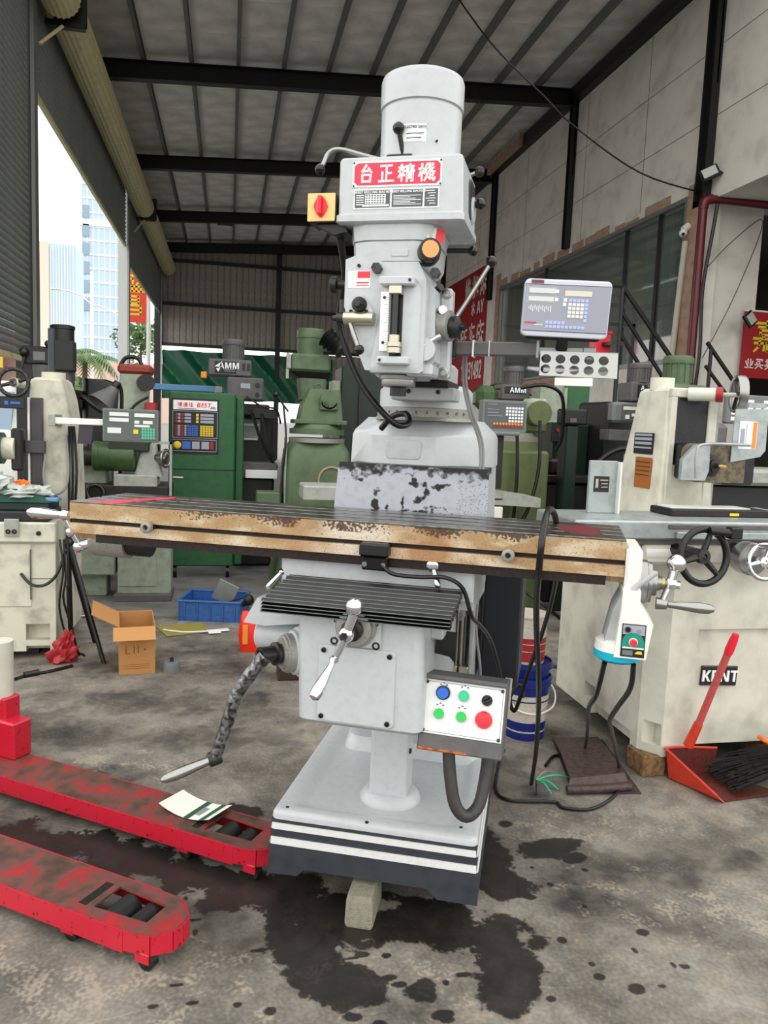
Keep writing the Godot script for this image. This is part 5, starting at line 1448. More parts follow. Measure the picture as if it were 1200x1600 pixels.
func readout() -> void:
	T("digital_readout", "digital readout console on a grey arm right of the mill head", "readout", v(0.3215, 0, -1.7424), -25)
	P("arm", b().bx(0.15, 0.357, 1.507, 1.54, -0.22, -0.19, 0.003), M.mach_grey)
	P("arm_extension", b().bx(0.355, 0.487, 1.517, 1.53, -0.215, -0.195, 0.002).bx(0.352, 0.358, 1.503, 1.543, -0.225, -0.186), M.alu)
	P("arm_clamp", b().bx(0.135, 0.158, 1.5, 1.548, -0.23, -0.18, 0.003), M.black)
	P("cable_tie", b().bx(0.198, 0.202, 1.503, 1.543, -0.222, -0.187).bx(0.238, 0.24, 1.505, 1.542, -0.222, -0.188), M.white)
	P("post", b().cyl(v(0.41, 1.525, -0.19), v(0.412, 1.56, -0.17), 0.014), M.black)
	P("post_block", b().bx(0.46, 0.49, 1.5, 1.53, -0.21, -0.19, 0.002), M.alu)
	# perforated tool tray, tilted
	var tray := CSGBox3D.new()
	tray.name = "tool_tray"
	tray.size = v(0.178, 0.062, 0.003)
	tray.material = M.alu_tray if M.has("alu_tray") else mat("alu_tray", Color(0.66, 0.67, 0.66), 0.4, 0.4)
	cur.add_child(tray)
	tray.position = v(0.452, 1.487, -0.17)
	tray.rotation_degrees = v(-18, 4, -1)
	for i in 5:
		for j in 2:
			var h := CSGCylinder3D.new()
			h.name = "hole"
			h.operation = CSGShape3D.OPERATION_SUBTRACTION
			h.radius = 0.0115
			h.height = 0.02
			h.sides = 20
			h.rotation_degrees.x = 90
			h.position = v(-0.075 + i * 0.033, 0.012 - j * 0.026, 0)
			tray.add_child(h, true)
	P("tray_lip", b().bx(0.4, 0.487, 1.437, 1.456, -0.165, -0.16, 0.001), M.white)
	P("tray_side", b().prism([Vector2(0.36, 1.512), Vector2(0.541, 1.512), Vector2(0.541, 1.518), Vector2(0.36, 1.518)], -0.26, -0.185), M.alu)
	# console
	var ct := Transform3D(Basis.from_euler(Vector3(deg_to_rad(6), deg_to_rad(6), deg_to_rad(-1.5))), v(0.416, 1.611, -0.15))
	var c := P("console", b().rbox(-0.099, 0.099, -0.064, 0.066, -0.05, 0.0, 0.012, 0.005), M.bezel)
	c.transform = ct
	P("face", b().bx(-0.096, 0.096, -0.05, 0.053, 0.0, 0.0012), M.panel_grey, c)
	P("seam", b().bx(-0.097, 0.097, 0.053, 0.0542, 0.0, 0.0014).bx(-0.096, 0.096, -0.0512, -0.05, 0.0, 0.0014), M.print_black, c)
	P("logo_patch", b().bx(-0.084, -0.056, 0.056, 0.0635, 0.0, 0.0014), mat("logo_red", Color(0.5, 0.25, 0.35), 0.4), c)
	P("display", b().bx(-0.088, -0.028, 0.034, 0.0455, 0.0012, 0.0022).bx(-0.088, -0.03, 0.016, 0.0265, 0.0012, 0.0022), M.screen, c)
	P("display", b().bx(-0.006, 0.055, 0.03, 0.042, 0.0012, 0.0022), M.screen_lit, c)
	var kw := b()
	var kl := b()
	for i in 4:
		for j in 4:
			kw.bx(0.004 + i * 0.0093, 0.0115 + i * 0.0093, 0.008 - j * 0.0088, 0.015 - j * 0.0088, 0.0012, 0.0024)
	for q in [[-0.004, 0.017], [-0.005, 0.007], [-0.024, 0.035], [-0.024, 0.017]]:
		kw.bx(q[0] - 0.004, q[0] + 0.004, q[1], q[1] + 0.008, 0.0012, 0.0024)
	for i in 5:
		kl.bx(0.004 + i * 0.0093, 0.0115 + i * 0.0093, 0.0175, 0.024, 0.0012, 0.0024)
		kl.bx(0.0412, 0.0487, 0.0085 - i * 0.0088, 0.0155 - i * 0.0088, 0.0012, 0.0024)
	for i in 10:
		kl.bx(-0.045 + i * 0.0092, -0.0375 + i * 0.0092, -0.043, -0.0365, 0.0012, 0.0024)
		if i < 5:
			kl.bx(-0.045 + i * 0.0092, -0.0375 + i * 0.0092, -0.034, -0.027, 0.0012, 0.0024)
	P("white_keys", kw, M.key_white, c, "", "stuff")
	P("lilac_keys", kl, M.key_lilac, c, "", "stuff")
	var pr := b()
	pr.bx(-0.091, -0.026, 0.047, 0.0475, 0.0012, 0.0017).bx(-0.091, -0.026, 0.0135, 0.014, 0.0012, 0.0017).bx(-0.0915, -0.091, 0.0135, 0.0475, 0.0012, 0.0017).bx(-0.0265, -0.026, 0.0135, 0.0475, 0.0012, 0.0017)
	for k in 12:
		pr.bx(-0.086 + k * 0.0045, -0.084 + k * 0.0045, -0.002 - 0.003 * (k % 3), 0.004 + 0.003 * (k % 2), 0.0012, 0.0017)
	pr.bx(-0.07, -0.05, -0.038, -0.036, 0.0012, 0.0017)
	P("printed_lines", pr, M.key_white, c, "", "stuff")
	P("red_print", b().bx(-0.092, -0.065, -0.035, -0.031, 0.0012, 0.0017), mat("print_red", Color(0.75, 0.3, 0.38), 0.5), c)
	P("back_shell", b().rbox(-0.09, 0.09, -0.07, 0.055, -0.06, -0.03, 0.012), M.black, c)


func foreground() -> void:
	# stone block
	T("stone_block", "rough grey stone block under the front of the mill base", "stone block", v(0.385, 0, -1.93), -21)
	var rg := []
	for q in [[0.0, 0.036, 0.07], [0.01, 0.039, 0.073], [0.07, 0.037, 0.07], [0.088, 0.033, 0.066]]:
		rg.append(Mb.rr(q[0], -q[1], q[1], -q[2], q[2], 0.008, 2))
	P("block", b().loft(rg), M.stone)
	# pallet jack
	T("pallet_jack", "red pallet jack with two worn forks entering from the left", "pallet jack", v(-0.742, 0, -2.697), -35)
	for q in [0.0, 0.43]:
		var z1: float = q
		var L := 0.95 if q == 0.0 else 0.93
		var X0 := -0.35
		var out := [Vector2(X0, z1), Vector2(L, z1), Vector2(L + 0.07, z1 - 0.012), Vector2(L + 0.105, z1 - 0.05), Vector2(L + 0.11, z1 - 0.08), Vector2(L + 0.105, z1 - 0.11), Vector2(L + 0.05, z1 - 0.158), Vector2(L - 0.05, z1 - 0.165), Vector2(X0, z1 - 0.165)]
		# top plate with an opening for the load rollers, made of strips
		var a := L - 0.13
		var c := L + 0.03
		var fk := P("fork", b().at(0, 0, 0, 90).prism([Vector2(X0, z1), Vector2(a, z1), Vector2(a, z1 - 0.165), Vector2(X0, z1 - 0.165)], -0.092, -0.086), M.red_worn)
		P("fork_tip", b().at(0, 0, 0, 90).prism([Vector2(c, z1), Vector2(L + 0.07, z1 - 0.012), Vector2(L + 0.105, z1 - 0.05), Vector2(L + 0.11, z1 - 0.08), Vector2(L + 0.105, z1 - 0.11), Vector2(L + 0.05, z1 - 0.158), Vector2(c, z1 - 0.163)], -0.092, -0.086), M.red_worn, fk)
		P("fork_rim", b().at(0, 0, 0, 90).prism([Vector2(a, z1), Vector2(c, z1), Vector2(c, z1 - 0.045), Vector2(a, z1 - 0.035)], -0.092, -0.086), M.red_worn, fk)
		P("fork_rim", b().at(0, 0, 0, 90).prism([Vector2(a, z1 - 0.13), Vector2(c, z1 - 0.12), Vector2(c, z1 - 0.163), Vector2(a, z1 - 0.165)], -0.092, -0.086), M.red_worn, fk)
		var sd := b()
		for k in out.size() - 1:
			var p0: Vector2 = out[k]
			var p1: Vector2 = out[k + 1]
			var d := (p1 - p0).normalized()
			var u := Vector2(-d.y, d.x) * 0.005
			var lo := 0.04 if k > 0 and k < 6 else 0.034
			sd.loft([PackedVector3Array([v(p0.x, lo, p0.y), v(p1.x, lo, p1.y), v(p1.x + u.x, lo, p1.y + u.y), v(p0.x + u.x, lo, p0.y + u.y)]), PackedVector3Array([v(p0.x, 0.0905, p0.y), v(p1.x, 0.0905, p1.y), v(p1.x + u.x, 0.0905, p1.y + u.y), v(p0.x + u.x, 0.0905, p0.y + u.y)])])
		P("side_plate", sd, M.red_paint, fk)
		P("slot", b().bx(a - 0.045, a - 0.02, 0.0915, 0.0925, z1 - 0.13, z1 - 0.03), M.grease, fk)
		for x in [a + 0.045, a + 0.115]:
			P("load_roller", b().cyl(v(x, 0.052, z1 - 0.125), v(x, 0.052, z1 - 0.042), 0.034 if x < a + 0.1 else 0.03, -1, 22), M.mach_dark, fk)
		P("roller_pit", b().bx(a, c, 0.03, 0.034, z1 - 0.13, z1 - 0.04), M.grease, fk)
		for x in [a - 0.05, L + 0.06]:
			P("guide_wheel", b().cyl(v(x, 0.021, z1 - 0.03), v(x, 0.021, z1 - 0.006), 0.021, -1, 16), M.steel_dark, fk)
			P("guide_wheel_fork", b().bx(x - 0.03, x + 0.012, 0.018, 0.045, z1 - 0.008, z1 - 0.002, 0.002), M.red_paint, fk)
	P("yoke", b().bx(-0.44, -0.345, 0.034, 0.3, -0.165, 0.43, 0.008), M.red_paint)
	P("pump_block", b().bx(-0.22, -0.05, 0.09, 0.225, -0.18, -0.1, 0.006).bx(-0.3, -0.115, 0.09, 0.3, -0.19, -0.12, 0.006), M.red_paint)
	P("pump_cylinder", b().cyl(v(-0.17, 0.28, -0.15), v(-0.17, 0.5, -0.15), 0.045), M.cream)
	# leaflet
	T("leaflet", "white leaflet with dark green bands lying on the upper red fork", "leaflet", v(-0.08, 0.0925, -2.375), -38)
	var strip := func(k0: int, k1: int, m: Material, nm: String, h: float) -> void:
		var mb := b()
		for k in range(k0, k1):
			var q := [v(-0.1 + 0.02 * k, h + 0.003 + 0.016 * pow((k - 5) / 5.0, 2), -0.055), v(-0.08 + 0.02 * k, h + 0.003 + 0.016 * pow((k - 4) / 5.0, 2), -0.055), v(-0.08 + 0.02 * k, h + 0.003 + 0.02 * pow((k - 4) / 5.0, 2), 0.06), v(-0.1 + 0.02 * k, h + 0.003 + 0.02 * pow((k - 5) / 5.0, 2), 0.06)]
			mb.quad(q[0], q[1], q[2], q[3])
		P(nm, mb, m)
	strip.call(0, 10, M.paper, "sheet", 0.0)
	strip.call(5, 6, M.paper_green, "green_band", 0.0007)
	strip.call(8, 9, M.paper_green, "green_band", 0.0007)
	P("print", b().bx(0.02, 0.05, 0.0055, 0.006, -0.02, 0.03), M.cable_grey)


# a part given in world metres under a thing that is not turned
func Q(called: String, mb: Mb, m: Material, parent: Node3D = null, label := "", kind := "") -> MeshInstance3D:
	var o := P(called, mb, m, parent, label, kind)
	if parent == null or parent == cur:
		o.position = -cur.position
	return o


func handwheel(c: Vector3, d: Vector3, r: float, t: float, m: Material, called := "handwheel", spokes := 3, grip := true) -> void:
	var w := Q(called, b().torus(c, d, r - t, t, 36, 10), m)
	var f := Mb.frame(d.normalized())
	for k in spokes:
		var a := TAU * (k + 0.1) / spokes
		var u: Vector3 = f[0] * cos(a) + f[1] * sin(a)
		P("spoke", b().cyl(c - d.normalized() * 0.01, c + u * (r - t), t * 1.1, t * 0.7, 8), m, w)
	P("hub", b().lathe(c - d.normalized() * 0.03, d, [[t * 1.8, 0], [t * 2.2, 0.02], [t * 2.0, 0.035], [t * 0.8, 0.036], [t * 0.7, 0.03], [0, 0.03]], 16), m, w)
	if grip:
		var u: Vector3 = f[0] * 0.4 + f[1] * -0.9
		P("grip", b().cyl(c + u * (r - t), c + u * (r - t) + d.normalized() * 0.07, t * 0.9, t * 1.1, 10), m, w)


func fin_motor(c: Vector3, r: float, h: float, m: Material, fins := 20) -> void:
	var o := Q("motor", b().cyl(c, c + v(0, h, 0), r * 0.92, -1, 24), m)
	P("fan_cover", b().lathe(c + v(0, h * 0.72, 0), Vector3.UP, [[r, 0], [r * 1.03, h * 0.05], [r * 1.03, h * 0.2], [r * 0.9, h * 0.28], [0, h * 0.3]], 24), m, o)
	var s := b()
	for k in fins:
		var a := TAU * k / fins
		s.at(c.x, c.y, c.z, 0, rad_to_deg(a)).bx(r * 0.88, r, 0.02, h * 0.72, -r * 0.03, r * 0.03)
	P("fins", s, m, o, "", "stuff")


func left_grinder() -> void:
	T("surface_grinder", "dirty cream surface grinder with a tall column at far left", "grinder", v(-1.2, 0, -4.6))
	var bs := CSGBox3D.new()
	bs.name = "base"
	bs.size = v(1.0, 0.7, 0.75)
	bs.position = v(-1.39, 0.395, -4.675) - cur.position
	bs.material = M.cream_dirty
	cur.add_child(bs)
	for q in [[-0.981, 0.15, 0.122, 0.09], [-0.981, 0.04, 0.12, 0.07], [-1.55, 0.15, 0.12, 0.09]]:
		var h := CSGBox3D.new()
		h.name = "pocket"
		h.material = bs.material
		h.operation = CSGShape3D.OPERATION_SUBTRACTION
		h.size = v(q[2], q[3], 0.12)
		h.position = v(q[0], q[1], -4.3) - v(-1.39, 0.395, -4.675)
		bs.add_child(h, true)
	Q("foot", b().bx(-1.1, -1.0, 0, 0.05, -5.0, -4.4), M.mach_dark)
	Q("foot", b().bx(-1.8, -1.7, 0, 0.05, -5.0, -4.4), M.mach_dark)
	Q("top_rail", b().bx(-1.89, -0.885, 0.64, 0.745, -4.32, -4.27, 0.006), M.cream_dirty)
	Q("door_panel", b().bx(-1.8, -1.01, 0.29, 0.63, -4.305, -4.294, 0.004), M.cream_dirty)
	Q("seam", b().bx(-1.89, -0.89, 0.44, 0.444, -4.303, -4.298), M.print_grey)
	Q("hinge", b().cyl(v(-1.012, 0.33, -4.29), v(-1.012, 0.6, -4.29), 0.004, -1, 8), M.mach_grey)
	Q("socket_hole", b().cyl(v(-0.965, 0.69, -4.272), v(-0.965, 0.69, -4.262), 0.012), M.black)
	Q("switch_plate", b().bx(-1.13, -1.06, 0.675, 0.765, -4.27, -4.255, 0.002), M.mach_light)
	for x in [-1.11, -1.08]:
		Q("switch_hook", b().torus(v(x, 0.7, -4.25), Vector3.BACK, 0.009, 0.004, 14, 6), M.black)
	Q("saddle", b().bx(-1.88, -0.92, 0.745, 0.8, -4.9, -4.3, 0.01), M.mach_dark)
	Q("table", b().bx(-2.05, -0.93, 0.8, 0.845, -4.6, -4.34, 0.005), mat("table_green", Color(0.06, 0.14, 0.13), 0.5))
	var col := Q("column", b().loft([Mb.rr(0.745, -1.1, -0.85, -5.0, -4.6, 0.04), Mb.rr(1.2, -1.1, -0.865, -5.0, -4.6, 0.04), Mb.rr(1.4, -1.09, -0.89, -4.98, -4.6, 0.04), Mb.rr(1.5, -1.08, -0.915, -4.95, -4.6, 0.04), Mb.rr(1.515, -1.06, -0.93, -4.92, -4.63, 0.04)]), M.cream_dirty)
	Q("column_cap", b().cyl(v(-0.99, 1.51, -4.78), v(-0.99, 1.55, -4.78), 0.065), M.cream_dirty)
	Q("lead_screw", b().cyl(v(-1.0, 1.55, -4.78), v(-1.0, 1.8, -4.78), 0.02), M.navy)
	Q("way_cover", b().bx(-1.067, -1.008, 0.886, 1.4, -4.6, -4.57, 0.003), mat("way_grey", Color(0.26, 0.25, 0.27), 0.5))
	Q("way_cover_clamp", b().bx(-1.155, -0.99, 1.095, 1.165, -4.575, -4.54, 0.004), M.way_grey)
	Q("column_edge", b().bx(-1.082, -1.072, 0.8, 1.4, -4.6, -4.56), M.white)
	handwheel(v(-1.135, 1.475, -4.5), v(0.15, 0.1, 1), 0.083, 0.011, M.steel_dark, "handwheel", 2)
	Q("wheel_shaft", b().cyl(v(-1.135, 1.475, -4.5), v(-1.1, 1.47, -4.7), 0.025), M.cream_dirty)
	Q("control_pad", b().bx(-1.22, -1.08, 1.335, 1.4, -4.52, -4.49, 0.004), M.mach_dark)
	Q("pad_keys", b().bx(-1.18, -1.16, 1.355, 1.375, -4.49, -4.486).bx(-1.15, -1.1, 1.36, 1.372, -4.49, -4.486), M.key_blue, null, "", "stuff")
	Q("spindle_motor", b().cyl(v(-1.32, 1.12, -4.5), v(-1.19, 1.12, -4.5), 0.085), mat("motor_teal", Color(0.02, 0.25, 0.22), 0.35))
	Q("wheel_guard", b().cyl(v(-1.19, 1.12, -4.5), v(-1.13, 1.12, -4.5), 0.06), M.cream_dirty)
	Q("spindle_block", b().bx(-1.15, -1.09, 1.0, 1.23, -4.56, -4.48, 0.01), M.grease)
	Q("loop_cord", b().tube([v(-0.99, 1.09, -4.56), v(-1.0, 0.98, -4.55), v(-0.985, 0.9, -4.55), v(-0.935, 0.87, -4.55), v(-0.885, 0.91, -4.55), v(-0.872, 1.02, -4.56), v(-0.885, 1.2, -4.58)], 0.007, 8), M.cable_grey)
	for k in 3:
		Q("drop_cord", b().tube([v(-0.87 + 0.012 * k, 1.25, -4.58), v(-0.87 + 0.02 * k, 1.0, -4.57), v(-0.868 + 0.012 * k, 0.7, -4.56), v(-0.865 + 0.01 * k, 0.5, -4.5)], 0.008, 6), M.cable)
	# its own readout on an arm
	T("grinder_readout", "grey readout box with green keypad on a white arm at left", "readout", v(-0.52, 1.18, -4.4))
	Q("arm", b().bx(-0.92, -0.62, 1.263, 1.297, -4.45, -4.42, 0.003), M.white)
	Q("arm_joint", b().bx(-0.945, -0.91, 1.25, 1.315, -4.6, -4.41, 0.004), M.mach_light)
	Q("bracket", b().prism([Vector2(-0.8, 1.16), Vector2(-0.73, 1.16), Vector2(-0.715, 1.28), Vector2(-0.79, 1.28)], -4.44, -4.43), mat("bracket_dark", Color(0.2, 0.19, 0.22), 0.5))
	Q("box", b().rbox(-0.666, -0.376, 1.18, 1.357, -4.48, -4.4, 0.008), M.panel_mid)
	Q("face", b().bx(-0.658, -0.384, 1.188, 1.349, -4.4, -4.397), mat("face_green", Color(0.33, 0.37, 0.35), 0.45))
	Q("display", b().bx(-0.63, -0.53, 1.318, 1.338, -4.397, -4.394).bx(-0.63, -0.53, 1.288, 1.308, -4.397, -4.394).bx(-0.64, -0.57, 1.225, 1.255, -4.397, -4.394), M.screen)
	Q("display", b().bx(-0.5, -0.395, 1.316, 1.336, -4.397, -4.394).bx(-0.5, -0.475, 1.28, 1.297, -4.397, -4.394).bx(-0.455, -0.405, 1.28, 1.297, -4.397, -4.394).bx(-0.5, -0.42, 1.262, 1.274, -4.397, -4.394), M.screen)
	var k1 := b()
	for i in 5:
		for j in 4:
			k1.bx(-0.462 + i * 0.0145, -0.451 + i * 0.0145, 1.198 + j * 0.0155, 1.211 + j * 0.0155, -4.397, -4.393)
	Q("green_keys", k1, mat("key_green", Color(0.35, 0.72, 0.6), 0.5), null, "", "stuff")
	Q("yellow_key", b().bx(-0.505, -0.48, 1.225, 1.248, -4.397, -4.393), M.key_yellow)
	# wraps on the table
	T("green_cloth", "folded dark green cloth on the left grinder table", "cloth", v(-1.2, 0.845, -4.45))
	var rw := []
	for q in [[0.0, 0.3, 0.12], [0.03, 0.29, 0.11], [0.07, 0.2, 0.1], [0.09, 0.1, 0.05]]:
		rw.append(Mb.rr(q[0], -q[1], q[1] - q[0], -q[2], q[2], 0.05))
	P("fold", b().loft(rw), mat("cloth_green", Color(0.05, 0.27, 0.2), 0.7))
	T("plastic_wrap", "crumpled clear plastic film on the folded green cloth", "plastic film", v(-1.12, 0.905, -4.42))
	P("film", b().lump(v(-0.14, 0.02, 0.0), v(0.13, 0.07, 0.09), 0.9, 11, 2.2).lump(v(0.05, -0.01, 0.02), v(0.13, 0.035, 0.08), 0.9, 12, 2.4), M.bag_clear)
	one("blue_clip", b().at(-0.915, 0.86, -4.36, 0, -12, 0).bx(-0.035, 0.035, -0.012, 0.012, -0.02, 0.02, 0.006), M.blue_bar, "small blue plastic piece at the end of the grinder table", "plastic piece")
	one("orange_glove", b().lump(v(-1.09, 0.93, -4.45), v(0.036, 0.022, 0.025), 0.9, 8), M.orange, "small orange rag beside the grinder column", "rag")


func left_machines() -> void:
	# black mill far behind the cream grinder
	T("black_mill", "black milling head with a drum motor behind the cream grinder", "milling machine", v(-1.25, 0, -6.2))
	Q("motor", b().lathe(v(-1.2, 1.78, -6.1), Vector3.UP, [[0.08, 0], [0.08, 0.145], [0.086, 0.147], [0.086, 0.17], [0.075, 0.176], [0, 0.177]], 28), M.mach_dark)
	Q("belt_cover", b().bx(-1.46, -1.12, 1.66, 1.79, -6.2, -6.0, 0.012), M.mach_dark)
	Q("side_cover", b().bx(-1.28, -1.1, 1.62, 1.84, -6.08, -5.98, 0.01), M.mach_dark)
	Q("scale_plate", b().bx(-1.38, -1.3, 1.69, 1.75, -6.0, -5.996), M.panel_mid)
	Q("quill", b().loft([Mb.rr(1.3, -1.36, -1.14, -6.2, -6.02, 0.05), Mb.rr(1.66, -1.4, -1.12, -6.2, -6.0, 0.05)]), M.mach_grey)
	Q("knob", b().sph(v(-1.44, 1.74, -5.98), 0.035, 12).sph(v(-1.28, 1.81, -6.0), 0.025, 10), M.black)
	Q("lever", b().cyl(v(-1.43, 1.72, -5.98), v(-1.46, 1.58, -5.97), 0.008), M.black)
	Q("ram", b().bx(-1.33, -1.13, 1.35, 1.5, -7.0, -6.2, 0.02), M.mach_dark)
	Q("column", b().loft([Mb.rr(0, -1.5, -1.0, -7.3, -6.65, 0.05), Mb.rr(1.35, -1.4, -1.1, -7.1, -6.7, 0.05)]), M.mach_dark)
	# covered machine
	T("covered_machine", "machine wrapped in black plastic behind the cream column", "covered machine", v(-0.95, 0, -6.45))
	var rg := []
	for q in [[0.0, 0.1], [0.9, 0.12], [1.25, 0.2], [1.5, 0.19], [1.56, 0.15], [1.59, 0.1]]:
		rg.append(Mb.rr(q[0], -1.11, -1.11 + q[1] * 1.8, -6.55, -6.3, 0.06))
	Q("wrap", b().loft(rg), M.tarp_dark)
	Q("fold", b().tube([v(-1.1, 1.45, -6.29), v(-0.95, 1.35, -6.27), v(-0.8, 1.3, -6.3)], 0.025, 8), M.tarp_dark)
	# lamp
	T("work_lamp", "dull conical work lamp shade left of the grey grinding head", "lamp", v(-0.7, 0.87, -5.35))
	Q("shade", b().lathe(v(-0.73, 1.48, -5.25), v(-0.55, -0.75, 0.35), [[0.02, -0.03], [0.035, 0.0], [0.04, 0.02], [0.09, 0.13], [0.088, 0.13], [0.035, 0.02]], 24), M.mach_grey)
	Q("socket", b().cyl(v(-0.72, 1.5, -5.25), v(-0.7, 1.53, -5.26), 0.025), M.black)
	Q("stem", b().tube([v(-0.7, 1.53, -5.26), v(-0.68, 1.45, -5.28), v(-0.69, 1.2, -5.3), v(-0.7, 0.9, -5.35)], 0.012, 8), M.black)
	Q("base", b().bx(-0.74, -0.66, 0.87, 0.92, -5.4, -5.3, 0.01), M.mach_dark)
	# grey head with red cap
	T("belt_sander", "grey grinding head with a red cover behind the readout box", "grinder", v(-0.68, 0, -5.9))
	Q("body", b().loft([Mb.rr(1.2, -0.8, -0.6, -6.1, -5.9, 0.02), Mb.rr(1.62, -0.775, -0.575, -6.1, -5.9, 0.02)]), M.pale_green)
	Q("cap", b().bx(-0.79, -0.55, 1.62, 1.69, -6.12, -5.88, 0.02), mat("cap_red", Color(0.5, 0.16, 0.11), 0.5), null, "faded red cover")
	Q("handle", b().tube([v(-0.78, 1.68, -5.98), v(-0.74, 1.74, -5.98), v(-0.66, 1.74, -5.98), v(-0.63, 1.69, -5.98)], 0.015, 8), M.black)
	Q("knob", b().cyl(v(-0.6, 1.56, -5.9), v(-0.58, 1.56, -5.82), 0.06), M.black)
	Q("lever", b().tube([v(-0.57, 1.46, -5.85), v(-0.66, 1.4, -5.85), v(-0.73, 1.3, -5.85)], 0.01, 8), M.black)
	Q("pedestal", b().bx(-0.77, -0.58, 0, 1.2, -6.25, -5.95, 0.02), M.mach_dark)
	Q("red_bottle", b().cyl(v(-0.55, 1.32, -5.85), v(-0.55, 1.42, -5.85), 0.045), M.bucket_red)
	# green lathe-like tool grinder
	T("tool_grinder", "machine with a horizontal green drum under the readout box", "grinder", v(-0.65, 0, -5.5))
	Q("drum", b().lathe(v(-0.86, 1.05, -5.3), Vector3.RIGHT, [[0.085, 0], [0.098, 0.008], [0.098, 0.04], [0.095, 0.042], [0.095, 0.26], [0.08, 0.27], [0, 0.27]], 32), M.green_cyl)
	Q("top_plate", b().bx(-0.76, -0.5, 1.09, 1.16, -5.36, -5.22, 0.01), mat("plate_dark_green", Color(0.14, 0.2, 0.15), 0.4))
	Q("tailstock", b().loft([Mb.rr(0.93, -0.6, -0.42, -5.4, -5.24, 0.02), Mb.rr(1.1, -0.56, -0.46, -5.38, -5.26, 0.02), Mb.rr(1.14, -0.55, -0.46, -5.36, -5.27, 0.02)]), M.mach_light)
	handwheel(v(-0.4, 1.05, -5.25), v(1, 0, 0.5), 0.065, 0.008, M.steel)
	Q("dial", b().cyl(v(-0.46, 1.05, -5.3), v(-0.41, 1.05, -5.26), 0.045), M.steel)
	Q("rail_frame", b().bx(-0.47, -0.355, 1.145, 1.162, -5.2, -5.18).bx(-0.37, -0.355, 0.75, 1.162, -5.2, -5.18), M.mach_light)
	Q("rod", b().cyl(v(-0.36, 0.93, -5.2), v(-0.28, 0.93, -5.18), 0.01), M.steel)
	Q("carriage", b().bx(-0.72, -0.45, 0.86, 0.94, -5.45, -5.2, 0.008), M.mach_light)
	Q("spindle", b().cyl(v(-1.0, 1.04, -5.3), v(-0.86, 1.04, -5.3), 0.055), M.grease)
	Q("chuck", b().cyl(v(-1.02, 1.1, -5.35), v(-0.9, 1.1, -5.35), 0.04), M.steel_dark)
	Q("bed", b().bx(-1.0, -0.37, 0.78, 0.87, -5.6, -5.2, 0.01), M.grease)
	Q("ways", b().bx(-1.0, -0.37, 0.74, 0.78, -5.65, -5.18, 0.006), M.mach_dark)
	Q("headstock", b().bx(-1.0, -0.78, 0.72, 1.0, -5.55, -5.35, 0.012), M.pale_green)
	Q("cable_coil", b().torus(v(-0.83, 0.82, -5.18), v(0.2, 0.2, 1), 0.05, 0.012, 20, 8), M.cable)
	var cb := Q("cabinet", b().bx(-0.76, -0.39, 0.03, 0.74, -5.9, -5.68, 0.01), M.pale_green)
	P("door", b().bx(-0.75, -0.49, 0.1, 0.39, -5.68, -5.67, 0.004), M.pale_green, cb)
	P("door", b().bx(-0.75, -0.49, 0.4, 0.62, -5.68, -5.67, 0.004), M.pale_green, cb)
	P("plinth", b().bx(-0.78, -0.38, 0.0, 0.05, -5.92, -5.62, 0.005), M.mach_grey, cb)
	Q("cabinet", b().bx(-1.12, -0.78, 0.17, 0.72, -6.1, -5.72, 0.01).bx(-1.05, -0.85, 0.0, 0.17, -6.0, -5.8, 0.01), M.pale_green)
	# blue bar
	T("blue_beam", "light blue steel beam lying behind the green control cabinet", "beam", v(-0.4, 0.0, -7.4))
	Q("beam", b().bx(-0.7, -0.13, 1.565, 1.62, -7.5, -7.4, 0.004), M.blue_bar)
	Q("end_block", b().bx(-0.13, -0.06, 1.56, 1.62, -7.48, -7.4, 0.004), M.mach_light)
	for x in [-0.65, -0.2]:
		Q("trestle", b().bx(x - 0.03, x + 0.03, 0, 1.565, -7.5, -7.42), M.mach_dark)


